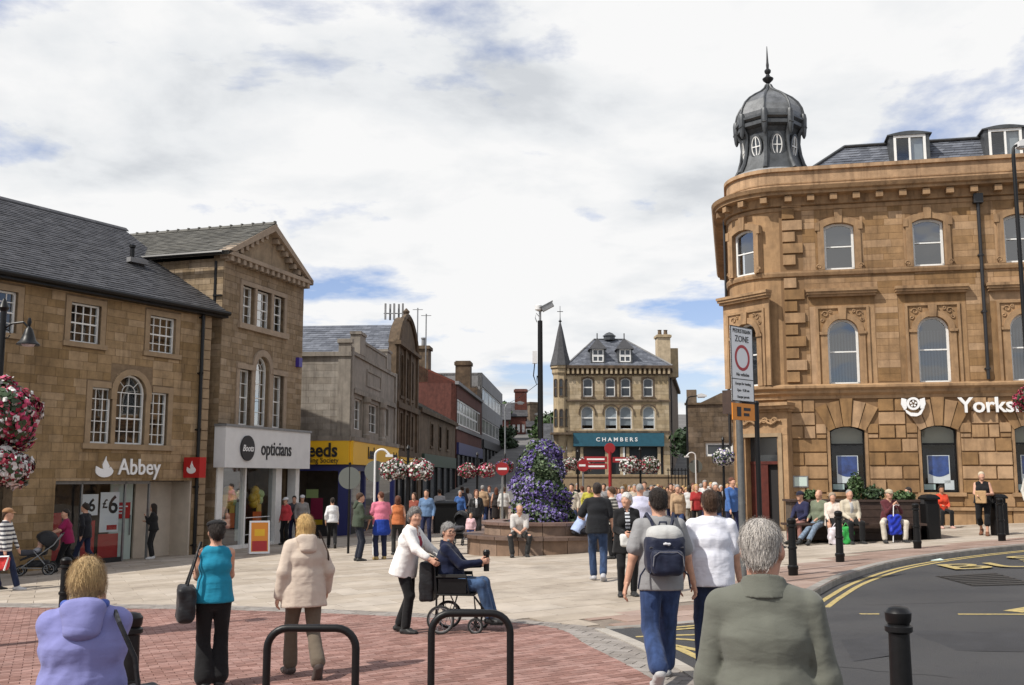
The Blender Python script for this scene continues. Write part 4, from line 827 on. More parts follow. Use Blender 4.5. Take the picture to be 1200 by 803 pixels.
# ================================================================ row of street buildings beyond
def block(name, label, loc, rz, L, D, z0, ze, zr, m, roofm, hip=0., gable=False):
    B = empty(name, loc, rz); tag(B, label, 'building')
    return B
def street_windows(B, xs, z, w, h, frame='white', rise=0, tw=.12, trim='trim', y=.1, pane='farglass', bars=(1, 2), blind=0, xf=None):
    for x in xs:
        window(B, x, z, w, h, bars[0], bars[1], rise=rise, y=y, pane=pane, backing=False, frame=frame, bw=.05, fw=.07, blind=blind, xf=xf)
        if tw: surround(B, x, z, w, h, tw, rise, m=trim, xf=xf)
def shopfront(B, x0, x1, z0, z1, fas, m_fas, y=-.1, txt=None, n=3):
    S = empty('shopfront', parent=B); b = MB(); b.box(x0, x1, y - .08, .1, z1 - fas, z1); b.build('fascia', m_fas, S)
    b = MB(); b.add([(x0, y + .12, z0), (x1, y + .12, z0), (x1, y + .12, z1 - fas), (x0, y + .12, z1 - fas)], [(0, 1, 2, 3)]); b.build('pane', 'farglass', S)
    b = MB()
    for k in range(n + 1): xx = x0 + (x1 - x0) * k / n; b.box(xx - .08, xx + .08, y, .1, z0, z1 - fas)
    b.build('shop_frame', 'black', S)
    if txt: text('sign_lettering', txt, 'signwhite', S, x0 + .6, z1 - fas * .75, fas * .7, y - .1, .01)
    return S
# ornate sooty gable building
GB = empty('ornate_gable_building', (-5.96, 52.4, 0), STR); tag(GB, 'sooty ornate stone building with curved gable and big hipped slate roof', 'building')
gop = [(x - .38, x + .38, 6.2, 8.4) for x in (1.6, 3.3, 5.0)] + [(x - .38, x + .38, 3.6, 5.3) for x in (1.6, 3.3, 5.0)]
wall(GB, 'wall', 'sooty', 0, 6.8, -.5, 8.9, gop + [(.5, 6.3, -.5, 2.6)])
b = MB(); b.prism([(.3, 8.9)] + [(.3 + 6.2 * k / 12, 8.9 + 1.75 * math.sin(math.pi * k / 12) ** .7) for k in range(13)] + [(6.5, 8.9)], 0, .5); b.build('curved_gable', 'sooty', GB)
b = MB(); b.tube([(.3 + 6.2 * k / 12, -.02, 8.92 + 1.78 * math.sin(math.pi * k / 12) ** .7) for k in range(13)], .16, 6); b.box(-.1, 6.9, -.2, .1, 5.5, 5.8); b.box(-.1, 6.9, -.2, .1, 3.0, 3.3); b.box(-.1, 6.9, -.25, .1, 8.75, 8.95)
for x in (.25, 2.45, 4.15, 6.5): b.box(x - .16, x + .16, -.12, .05, 3.3, 8.75)
b.lathe([(.25, 10.5), (.3, 10.7), (.12, 10.8), (.2, 11.0), (.02, 11.2)], (3.4, .1), 8); b.build('mouldings', 'sooty', GB)
street_windows(GB, (1.6, 3.3, 5.0), 6.2, .76, 2.2, 'sooty', .38, .1, 'sooty'); street_windows(GB, (1.6, 3.3, 5.0), 3.6, .76, 1.7, 'sooty', 0, .1, 'sooty')
shopfront(GB, .5, 6.3, -.3, 3.0, .55, 'yellow')
b = MB(); b.box(0, .3, .4, 15, -.5, 8.2); b.box(6.5, 6.8, .4, 15, -.5, 8.2); b.build('side_wall', 'sooty', GB)
slates(GB, [(-.2, 16, 8.1), (-.2, .5, 8.1), (2.2, .5, 10.1), (2.4, 11, 10.1)], .3, .5, 'slate_y'); slates(GB, [(7, .5, 8.1), (7, 16, 8.1), (2.4, 11, 10.1), (2.2, .5, 10.1)], .3, .5, 'slate_y'); slates(GB, [(7, 16, 8.1), (-.2, 16, 8.1), (2.4, 11, 10.1), (2.5, 11, 10.1)], .3, .5, 'slate_y')
# low stone shop range
LS = empty('low_stone_shop', (-5.45, 60.0, 0), STR); tag(LS, 'low sooty stone shop range with three upper windows in the street', 'building')
wall(LS, 'wall', 'sooty', 0, 17.5, -.2, 6.0, [(x - .55, x + .55, 3.9, 5.3) for x in (5.2, 9, 12.8)] + [(1.2, 16.8, -.2, 3.2)])
street_windows(LS, (5.2, 9, 12.8), 3.9, 1.1, 1.4, 'sooty', 0, .14, 'sooty'); shopfront(LS, 1.2, 16.8, .5, 3.35, .75, mat('dark_green_fascia', (.03, .06, .04), .5, .2, 4), n=5)
b = MB(); b.box(-.1, 17.6, -.22, .1, 5.75, 6.0); b.box(0, .3, .4, 9, -.2, 5.9); b.build('eaves_course', 'sooty', LS)
slates(LS, [(-.1, -.2, 6.0), (17.6, -.2, 6.0), (17.6, 4, 8.2), (-.1, 4, 8.2)], .35, .5, 'slate_b')
b = MB(); b.prism([(0, 5.9), (9, 5.9), (4, 8.1)], 0, .3); b.v[-6:] = [(v[1], v[0], v[2]) for v in b.v[-6:]]; b.build('gable', 'sooty', LS)
# red brick building with big chimney
RB = empty('red_brick_block', (-4.25, 78, 0), STR); tag(RB, 'red brick block with white glazed window band and pots on stone chimney', 'building')
wall(RB, 'wall', 'brickred', 0, 20, 1, 9.1, [(.6, 19.4, 6.0, 8.0), (.4, 19.6, 1, 4.4)]); wall(RB, 'gable_wall', 'brickred', 0, 12, 1, 9.1, xf=Matrix.Translation((0, 12, 0)) @ Matrix.Rotation(R(-90), 4, 'Z'))
b = MB(); b.box(-.1, 20, -.2, .1, 9.0, 9.25); b.box(0, 20, -.12, .1, 5.6, 5.9); b.build('coping', 'concrete', RB)
for k in range(8): window(RB, 1.8 + 2.35 * k, 6.02, 2.2, 1.96, 2, 2, y=.1, pane='farglass', backing=False, fw=.12, bw=.08)
shopfront(RB, .4, 19.6, 1.2, 4.6, .9, 'navy', n=6)
slates(RB, [(0, 0, 9.2), (20, 0, 9.2), (20, 4, 11), (0, 4, 11)], .4, .6, mat('red_tile', (.2, .06, .04), .8, .3, 4, tint=.3)); b = MB(); b.prism([(0, 9.1), (9, 9.1), (4, 10.9)], 0, .3); b.v[-6:] = [(v[1], v[0], v[2]) for v in b.v[-6:]]; b.build('gable', 'brickred', RB)
CH = empty('chimney_stack', parent=RB); b = MB(); b.box(.0, 1.6, 2.2, 5.4, 9.2, 12.0); b.box(-.12, 1.72, 2.08, 5.52, 11.75, 12.0); b.build('stack', 'sooty', CH)
for k in range(4): b = MB(); b.lathe([(.2, 12.0), (.16, 12.1), (.15, 12.6), (.2, 12.62), (.2, 12.72)], (.8, 2.7 + .75 * k), 10); b.build('chimney_pot', 'concrete', CH)
# pale modern block up the street
WM = empty('pale_office_block', (-2.9, 98.5, 0), STR); tag(WM, 'pale modern office block with ribbon windows behind brick chimneys', 'building')
wall(WM, 'wall', 'concrete', 0, 26, 3, 12.0, [(.5, 25.5, z, z + 1.5) for z in (6.2, 9.2)] + [(.5, 25.5, 3, 5.2)]); wall(WM, 'end_wall', 'concrete', 0, 5, 3, 12.0, [(.5, 4.8, z, z + 1.5) for z in (9.2,)], xf=Matrix.Translation((0, 5, 0)) @ Matrix.Rotation(R(-90), 4, 'Z'))
for z in (6.2, 9.2):
    for k in range(6): window(WM, 2.6 + 4.17 * k, z, 4.1, 1.5, 3, 1, pane='farglass', backing=False, fw=.1, bw=.08)
for z in (9.2,): window(WM, 2.65, z, 4.2, 1.5, 3, 1, pane='farglass', backing=False, fw=.1, bw=.08, xf=Matrix.Translation((0, 5, 0)) @ Matrix.Rotation(R(-90), 4, 'Z'))
b = MB(); b.box(.0, 26, .4, 5, 11.7, 11.9); b.build('roof', 'lead', WM); shopfront(WM, .5, 25.5, 3.2, 5.6, .8, 'ink', n=6)
b = MB(); b.box(-3.2, -1.8, .8, 2.2, 6, 12.8); b.box(-3.3, -1.7, .7, 2.3, 12.4, 12.7); b.box(-4, -.1, .05, 9, 3, 10.2); b.build('old_chimney', 'sooty', WM)
# brick terraces on the hill
def hill_house(name, label, px0, px1, d, ytop, ybase, m, rows, cols, chim=None, rz=0.):
    p0, p1 = P(px0, ytop, d), P(px1, ytop, d); zb = P(px0, ybase, d).z; W = p1.x - p0.x; B = empty(name, (p0.x, d, 0), rz); tag(B, label, 'building', None)
    zt = p0.z; dz = (zt - zb - .6) / rows; ww = min(1.5, W / cols * .55); ops = []
    for r_ in range(rows):
        for c in range(cols): ops.append((W * (c + .5) / cols - ww / 2, W * (c + .5) / cols + ww / 2, zb + r_ * dz + dz * .25, zb + r_ * dz + dz * .75))
    wall(B, 'wall', m, 0, W, zb - 3, zt, ops)
    for o in ops: window(B, (o[0] + o[1]) / 2, o[2], ww, o[3] - o[2], 2, 2, pane='farglass', backing=False, fw=.12, bw=.1)
    slates(B, [(-.3, -.3, zt), (W + .3, -.3, zt), (W + .3, 5, zt + 2.4), (-.3, 5, zt + 2.4)], .5, .8, 'slate'); b = MB(); b.prism([(0, zt), (10, zt), (5, zt + 2.3)], 0, .3); b.v[-6:] = [(v[1], v[0], v[2]) for v in b.v[-6:]]; b.box(0, .3, .4, 10, zb - 3, zt); b.build('gable', m, B)
    if chim is not None: b = MB(); b.box(W * chim - .9, W * chim + .9, 2, 4, zt - .5, zt + 4.2); b.box(W * chim - 1.05, W * chim + 1.05, 1.9, 4.1, zt + 3.8, zt + 4.1); b.build('chimney', m, B)
    return B
hill_house('brick_terrace_house', 'red brick house with pale lintels up the hill, nearest the office block', 571, 596, 135, 492, 538, 'brickred', 2, 2)
hill_house('brick_terrace_house', 'long red brick terrace with tall chimney at the top of the street', 594, 616, 150, 488, 530, 'brickred', 2, 4, .75)
hill_house('brick_terrace_house', 'far dark terrace right of the tall brick chimney', 613, 640, 165, 500, 530, 'sooty', 2, 4, .9, .5)
hill_house('far_cottage', 'far pale cottage beside the turreted corner building', 634, 650, 120, 518, 545, 'sooty', 1, 2)
# ================================================================ turreted stone corner building in the middle distance
c0 = P(665, 560, 85); CB = empty('turreted_building', (c0.x, 85, 0), math.atan2(.02, 1)); tag(CB, 'honey stone corner building with slate turret and teal shop fascia', 'building')
cw = 8.5; X1, X2 = [1.75, 3.62, 4.9, 6.78], [1.68, 3.66, 4.88, 6.8]
cop = [(x - .4, x + .4, 8.62, 10.15) for x in X1] + [(x - .5, x + .5, 5.9, 7.8) for x in X2] + [(.55, 7.95, 1.4, 4.45)]
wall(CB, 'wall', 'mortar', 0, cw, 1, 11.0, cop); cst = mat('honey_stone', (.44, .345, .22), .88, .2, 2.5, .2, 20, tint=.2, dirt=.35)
ashlar(CB, 'stone_block', cst, 0, cw, 1, 10.4, [(x - .55, x + .55, 8.5, 10.25) for x in X1] + [(x - .62, x + .62, 5.8, 7.95) for x in X2] + [(.5, 8, 1, 5.6)], .3, .5, 1.0, proud=.012)
street_windows(CB, X1, 8.62, .8, 1.53, 'white', .16, .14, 'sooty', blind=.9); 
for x in X2:
    window(CB, x, 5.9, 1.0, 1.9, 1, 2, rise=.5, y=.12, pane='farglass' if x > 7 else 'glass', frame='white', blind=.82, backing=True, bw=.05, fw=.07); b = MB(); spandrels(b, x - .5, x + .5, 5.9, 7.8, .5, -.004, .35, 7.802); b.build('spandrel', cst, CB); surround(CB, x, 5.9, 1.0, 1.9, .12, .5, m=cst); b = MB(); b.ring(outline(x - .72, x + .72, 7.1, 8.02, .72), outline(x - .64, x + .64, 7.1, 7.94, .64), -.1, .05); b.build('hood_mould', 'sooty', CB)
b = MB(); b.box(-.1, cw + .1, -.12, .1, 8.2, 8.36); b.box(-.1, cw + .1, -.1, .1, 5.62, 5.78); b.box(-.1, cw + .1, -.1, .1, 10.4, 10.5); b.box(-.2, cw + .3, -.42, .1, 10.95, 11.2); b.build('cornice', 'sooty', CB)
b = MB()
for k in range(22): x = .1 + k * (cw - .1) / 21; b.box(x - .09, x + .09, -.34, .02, 10.5, 10.95)
b.build('corbel_table', cst, CB)
CS = empty('shopfront', parent=CB); b = MB(); b.box(.5, 8.0, -.3, .1, 4.5, 5.58); b.build('fascia', 'teal', CS); text('sign_lettering', 'C H A M B E R S', 'signwhite', CS, 2.35, 4.9, .45, -.32, .01, bold=.01, width=1.1)
b = MB(); b.add([(.55, .15, 2.2), (7.95, .15, 2.2), (7.95, .15, 4.45), (.55, .15, 4.45)], [(0, 1, 2, 3)]); b.build('pane', 'farglass', CS); b = MB()
for x in (.55, 1.2, 3.25, 4.5, 5.0, 7.6): b.box(x - .12, x + .12, -.05, .3, 1.4, 4.45)
b.box(.5, 8, -.06, .3, 1.4, 2.2); b.build('shop_frame', cst, CS); b = MB(); b.box(3.37, 3.6, -.08, .2, 1.4, 4.45); b.box(4.6, 4.75, -.08, .2, 1.4, 4.45); b.build('door_frame', 'white', CS)
# side elevation and roof
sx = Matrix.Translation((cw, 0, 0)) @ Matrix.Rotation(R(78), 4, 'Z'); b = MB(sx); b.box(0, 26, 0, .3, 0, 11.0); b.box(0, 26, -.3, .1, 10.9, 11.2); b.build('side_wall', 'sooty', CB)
pipe(CB, 3, 1, 10.5, xf=sx, hopper=False)
rl, rr_ = (2.55, 2.6, 13.75), (5.25, 2.6, 13.75)
slates(CB, [(-.1, -.3, 11.15), (cw + .3, -.3, 11.15), rr_, rl], .25, .4, 'slate_y'); slates(CB, [(cw + .3, -.3, 11.15), (cw + 2.5, 12, 11.15), (6.5, 12, 13.75), rr_], .3, .5, 'slate_y'); slates(CB, [(-.1, 12, 11.15), (-.1, -.3, 11.15), rl, (2.5, 12, 13.75)], .3, .5, 'slate_y')
b = MB(); b.tube([(-.1, -.32, 11.2), rl], .07, 5); b.build('hip_roll', 'concrete', CB); b = MB(); b.tube([(cw + .3, -.32, 11.2), rr_], .07, 5); b.build('hip_roll', 'concrete', CB); b = MB(); b.tube([rl, rr_], .1, 6); b.lathe([(.5, 13.7), (.5, 14.0), (.6, 14.05), (.3, 14.3), (.05, 14.4)], (3.9, 2.6), 8); b.build('ridge_vent', 'lead', CB)
for x in (2.62, 4.9):
    D = empty('dormer', parent=CB); b = MB(); b.box(x - .6, x - .48, -.05, 1.8, 11.3, 12.65); b.box(x + .48, x + .6, -.05, 1.8, 11.3, 12.65); b.box(x - .5, x + .5, 1, 1.1, 11.3, 12.6); b.build('cheeks', 'lead', D)
    b = MB(); pk = (x, 1.5, 13.75); b.add([(x - .75, -.25, 12.6), (x + .75, -.25, 12.6), (x + .75, 2.2, 12.6), (x - .75, 2.2, 12.6), (x, .5, 13.6), (x, 2.4, 13.6)], [(0, 1, 4), (1, 2, 5, 4), (3, 0, 4, 5), (0, 3, 2, 1), (2, 3, 5)]); b.tube([(x, .45, 13.5), (x, .45, 14.0)], .05, 5); b.build('dormer_roof', 'slate', D)
    window(D, x, 11.5, .95, 1.1, 2, 2, y=-.02, pane='farglass', backing=False, bw=.1, fw=.1)
CHM = empty('chimney_stack', parent=CB); b = MB(); b.box(cw - .7, cw + .4, 1, 2.2, 10.8, 14.0); b.box(cw - .8, cw + .5, .9, 2.3, 13.75, 13.95); b.box(cw + .45, cw + 1.3, 2.4, 5.0, 10.5, 13.0); b.build('stack', cst, CHM)
for k in range(2): b = MB(); b.lathe([(.18, 14.0), (.15, 14.4), (.2, 14.45)], (cw - .4 + .5 * k, 1.6), 8); b.build('chimney_pot', 'sooty', CHM)
TU = empty('turret', parent=CB); tc_ = (-.5, .35); b = MB(); b.lathe([(.5, .8), (.5, 4.2), (.45, 4.3), (.7, 5.5), (.64, 5.6), (.64, 10.4), (.76, 10.6), (.76, 10.9), (.88, 11.0), (.88, 11.2)], tc_, 8, rot=R(22.5)); b.build('turret_wall', cst, TU)
b = MB(); b.lathe([(.95, 11.2), (.62, 12.4), (.24, 14.2), (.05, 14.95)], tc_, 8, rot=R(22.5)); b.build('spire', 'slate', TU); b = MB(); b.lathe([(.05, 14.9), (.16, 15.0), (.05, 15.1), (.03, 15.3), (.02, 16.3)], tc_, 6); b.box(tc_[0] - .25, tc_[0] + .25, tc_[1] - .02, tc_[1] + .02, 15.8, 15.85); b.build('finial', 'iron', TU)
for k in range(3):
    a = R(-90 - 22.5 * 0 + (k - 1) * 45); rr = .64 * math.cos(R(22.5)) + .01; xf = Matrix.Translation((tc_[0] + rr * math.cos(a), tc_[1] + rr * math.sin(a), 0)) @ Matrix.Rotation(a + R(90), 4, 'Z')
    for z in (6.1, 8.6): window(TU, 0, z, .36, 1.5, 1, 2, rise=.18, y=-.02, xf=xf, pane='farglass', backing=False, frame='sooty', bw=.05, fw=.06)
b = MB(); b.box(-1.4, .4, -.6, .4, 5.45, 5.62); b.build('turret_course', 'sooty', TU)
# low stone gable building between it and the corner bank
p = P(806, 560, 62); LG = empty('stone_gable_workshop', (p.x, 62, 0), -.2); tag(LG, 'low rough stone gable building glimpsed left of the zone sign pole', 'building')
wall(LG, 'wall', 'sooty', 0, 5.5, -.5, 6.3, [(1.1, 2.7, 3.2, 4.0)]); b = MB(); b.prism([(.6, 6.3), (3.6, 6.3), (2.1, 7.0)], 0, .4); b.build('gable', 'sooty', LG); b = MB(); b.box(4.2, 5.0, 1, 1.8, 5.5, 7.6); b.build('chimney', 'sooty', LG); b = MB(); b.box(0, .6, 1, 1.8, 5, 7.3); b.build('chimney', 'sooty', LG); window(LG, 1.9, 3.2, 1.6, .8, 1, 1, pane='farglass', backing=False, fw=.12)
b = MB(); b.box(0, 5.5, .4, 10, 6.0, 6.1); b.build('roof', 'slate_b', LG); b = MB(); b.box(-.1, 5.6, -.12, .5, 6.3, 6.42); b.build('coping', 'sooty', LG)
ashlar(LG, 'stone_block', 'sooty', 0, 5.5, -.5, 6.28, [(1, 2.8, 3.1, 4.1)], .3, .4, .9, proud=.02)
b = MB(); b.box(3.6, 5.4, -.6, -.5, 1.6, 3.2); b.build('white_shopfront', 'white', LG)
# ================================================================ people: bodies and clothes grown from distance fields
V = lambda *a: np.array(a, float)
def unit(v): n = np.linalg.norm(v); return v / n if n > 1e-9 else v
def cap(a, b, ra, rb, u=None, s=1., k=.025): return ('cap', np.array(a, float), np.array(b, float), ra, rb, None if u is None else unit(np.array(u, float)), s, k)
def ell(c, r, ax=None, k=.02): return ('ell', np.array(c, float), np.array(r, float), ax, k)
def prim_box(p):
    if p[0] == 'cap':
        m = max(p[3], p[4]) * max(1, p[6]) + .03; return np.minimum(p[1], p[2]) - m, np.maximum(p[1], p[2]) + m
    m = p[2].max() + .03; return p[1] - m, p[1] + m
def prim_d(p, X):
    if p[0] == 'cap':
        a, b, ra, rb, u, s = p[1:7]; q = X - a; ab = b - a
        if u is not None: q = q - np.multiply.outer(q @ u, u) * (1 - 1 / s); ab = ab - (ab @ u) * u * (1 - 1 / s)
        t = np.clip(q @ ab / max(ab @ ab, 1e-9), 0, 1); return np.linalg.norm(q - t[..., None] * ab, axis=-1) - (ra + (rb - ra) * t)
    q = X - p[1]
    if p[3] is not None: q = q @ np.array(p[3]).T
    return (np.linalg.norm(q / p[2], axis=-1) - 1) * p[2].min()
NETS = [(0, 0, 0), (1, 0, 0), (0, 1, 0), (1, 1, 0), (0, 0, 1), (1, 0, 1), (0, 1, 1), (1, 1, 1)]
EDG = [(0, 1), (2, 3), (4, 5), (6, 7), (0, 2), (1, 3), (4, 6), (5, 7), (0, 4), (1, 5), (2, 6), (3, 7)]
def nets(f, o, h):
    n = f.shape; S = f < 0; c = [f[i:n[0] - 1 + i, j:n[1] - 1 + j, k:n[2] - 1 + k] for i, j, k in NETS]; s = [q < 0 for q in c]
    anyin = np.zeros(c[0].shape, bool); allin = np.ones(c[0].shape, bool)
    for q in s: anyin |= q; allin &= q
    act = anyin & ~allin; I = np.argwhere(act)
    if len(I) == 0: return np.zeros((0, 3)), []
    cv = np.stack([q[act] for q in c], 1); acc = np.zeros((len(I), 3)); cnt = np.zeros(len(I))
    for a, b in EDG:
        m = (cv[:, a] < 0) != (cv[:, b] < 0); t = cv[:, a] / np.where(m, cv[:, a] - cv[:, b], 1)
        pa, pb = np.array(NETS[a], float), np.array(NETS[b], float); acc[m] += pa + t[m, None] * (pb - pa); cnt[m] += 1
    verts = o + (I + acc / cnt[:, None]) * h; idx = np.full(act.shape, -1, np.int64); idx[act] = np.arange(len(I)); F = []
    for ax in range(3):
        sl0 = [slice(None)] * 3; sl1 = [slice(None)] * 3; sl0[ax] = slice(0, -1); sl1[ax] = slice(1, None); A, B = S[tuple(sl0)], S[tuple(sl1)]
        e = np.argwhere(A != B); u, v = [(1, 2), (2, 0), (0, 1)][ax]; e = e[(e[:, u] > 0) & (e[:, v] > 0)]
        if len(e) == 0: continue
        flip = A[tuple(e.T)]; du = np.zeros(3, int); du[u] = 1; dv = np.zeros(3, int); dv[v] = 1; mxs = np.array(act.shape) - 1
        q = [idx[tuple(np.minimum(e - x, mxs).T)] for x in (0 * du, du, du + dv, dv)]; q = np.stack(q, 1); q[~flip] = q[~flip][:, ::-1]; F.append(q[(q >= 0).all(1)])
    return verts, np.concatenate(F)
def grow(prims, vox, cuts=(), subs=(), fold=0., seed=0, post=None):
    bx = [prim_box(p) for p in prims]; lo = np.min([b[0] for b in bx], 0) - 2 * vox - fold; hi = np.max([b[1] for b in bx], 0) + 2 * vox + fold
    n = np.ceil((hi - lo) / vox).astype(int) + 1; f = np.full(n, .2); ax = [lo[i] + np.arange(n[i]) * vox for i in range(3)]
    def region(b):
        i0 = np.clip(np.floor((b[0] - lo) / vox).astype(int), 0, n); i1 = np.clip(np.ceil((b[1] - lo) / vox).astype(int) + 1, 0, n); sl = tuple(slice(a, c) for a, c in zip(i0, i1))
        return sl, np.stack(np.meshgrid(*[ax[i][sl[i]] for i in range(3)], indexing='ij'), -1)
    for p, b in zip(prims, bx):
        sl, X = region(b); d = prim_d(p, X); k = max(p[-1], 1e-4); a = f[sl]; h = np.clip(.5 + .5 * (a - d) / k, 0, 1); f[sl] = a * (1 - h) + d * h - k * h * (1 - h)
    if fold or post or cuts:
        X = np.stack(np.meshgrid(*ax, indexing='ij'), -1)
        if fold:
            rs = np.random.RandomState(seed); w = np.zeros(n)
            for _ in range(5):
                kv = rs.normal(size=3) * V(1, 1, .55); kv = unit(kv) * 6.283 / (rs.uniform(.16, .4) if _ < 2 else rs.uniform(.14, .3)); q_ = np.sin(X @ kv + rs.uniform(0, 6) + 1.3 * np.sin(X @ (rs.normal(size=3) * 6))); w += q_ if _ < 2 else (.55 - 1.6 * np.abs(q_))
            f = f - fold * w / 2.5
        if post is not None: f = post(f, X)
        for c_, nn in cuts: f = np.maximum(f, -((X - np.array(c_)) @ unit(np.array(nn, float))))
    for p in subs:
        sl, X = region(prim_box(p)); f[sl] = np.maximum(f[sl], -prim_d(p, X))
    return nets(f, lo, vox)
def np_mesh(name, vf, m, parent, xf=None):
    v, F = vf; me = bpy.data.meshes.new(name); me.from_pydata(v.tolist() if len(v) else [], [], [tuple(int(i) for i in q) for q in F]); me.shade_smooth(); me.materials.append(m)
    o = bpy.data.objects.new(name, me); COL.objects.link(o)
    if parent is not None: o.parent = parent
    return o
def ik(a, t, l1, l2, pole):
    d = t - a; L = np.linalg.norm(d); L2 = min(L, (l1 + l2) * .999); u = unit(d); t = a + u * L2
    x = (l1 * l1 - l2 * l2 + L2 * L2) / (2 * L2); h = math.sqrt(max(l1 * l1 - x * x, 0)); p = unit(pole - (pole @ u) * u); return a + u * x + p * h, t
CLOTH = {}
def cloth(c, kind='plain', c2=None, scale=26., rough=.9):
    key = (tuple(c), kind, c2, scale)
    if key in CLOTH: return CLOTH[key]
    m = mat('cloth_' + kind, c, rough, .06, 9, .10, 120, spec=.25); t = m.node_tree; L = t.links.new; b = t.nodes['Principled BSDF']; b.inputs['Sheen Weight'].default_value = .1
    if kind != 'hair':                                          # creases: two ridged noises under the weave
        tc = nd(t, 'ShaderNodeTexCoord'); prev = b.inputs['Normal'].links[0].from_socket
        for sc_, st_, ds, vs3 in ((1., .5, .03, (7, 7, 1.6)), (1., .28, .012, (10, 10, 22))):
            mp = nd(t, 'ShaderNodeMapping'); mp.inputs['Scale'].default_value = vs3; mp.inputs['Rotation'].default_value = (.12, .2, 0); n = nd(t, 'ShaderNodeTexNoise', Scale=sc_, Detail=1.5, Roughness=.4, Distortion=.4); L(tc.outputs['Object'], mp.inputs[0]); L(mp.outputs[0], n.inputs['Vector'])
            bp = nd(t, 'ShaderNodeBump', Strength=st_, Distance=ds * 2); L(n.outputs[0], bp.inputs['Height']); L(prev, bp.inputs['Normal']); prev = bp.outputs[0]
        L(prev, b.inputs['Normal'])
    if kind in ('stripe', 'denim', 'hair'):
        tc = nd(t, 'ShaderNodeTexCoord'); src = b.inputs['Base Color'].links[0].from_socket
        if kind == 'stripe':
            sp = nd(t, 'ShaderNodeSeparateXYZ'); L(tc.outputs['Object'], sp.inputs[0]); ml = nd(t, 'ShaderNodeMath', operation='MULTIPLY'); L(sp.outputs[2], ml.inputs[0]); ml.inputs[1].default_value = scale
            fr = nd(t, 'ShaderNodeMath', operation='FRACT'); L(ml.outputs[0], fr.inputs[0]); gt = nd(t, 'ShaderNodeMath', operation='GREATER_THAN'); L(fr.outputs[0], gt.inputs[0]); gt.inputs[1].default_value = .55
            mx = nd(t, 'ShaderNodeMix', data_type='RGBA'); L(gt.outputs[0], mx.inputs[0]); L(src, mx.inputs[6]); mx.inputs[7].default_value = (*c2, 1); L(mx.outputs[2], b.inputs['Base Color'])
        else:
            mp = nd(t, 'ShaderNodeMapping'); mp.inputs['Scale'].default_value = (30, 30, 7) if kind == 'denim' else (130, 130, 12); n = nd(t, 'ShaderNodeTexNoise', Scale=1. if kind == 'hair' else .6, Detail=4.0); L(tc.outputs['Object'], mp.inputs[0]); L(mp.outputs[0], n.inputs['Vector'])
            rp = nd(t, 'ShaderNodeValToRGB'); L(n.outputs[0], rp.inputs[0]); rp.color_ramp.elements[0].position = .3; rp.color_ramp.elements[1].position = .7; rp.color_ramp.elements[0].color = (.55, .55, .55, 1); rp.color_ramp.elements[1].color = (1.25, 1.25, 1.25, 1)
            mx = nd(t, 'ShaderNodeMix', data_type='RGBA', blend_type='MULTIPLY'); mx.inputs[0].default_value = 1; L(src, mx.inputs[6]); L(rp.outputs[0], mx.inputs[7]); L(mx.outputs[2], b.inputs['Base Color'])
            if kind == 'hair': bp = nd(t, 'ShaderNodeBump', Strength=.7, Distance=.02); L(n.outputs[0], bp.inputs['Height']); L(bp.outputs[0], b.inputs['Normal']); b.inputs['Roughness'].default_value = .55
    CLOTH[key] = m; return m
SKINS = {}
def skin(c):
    if c not in SKINS:
        m = mat('skin', c, .55, .12, 25, .15, 80, spec=.35); m.node_tree.nodes['Principled BSDF'].inputs['Subsurface Weight'].default_value = .0; SKINS[c] = m
    return SKINS[c]
SK = (.52, .29, .20)
class Fig: pass
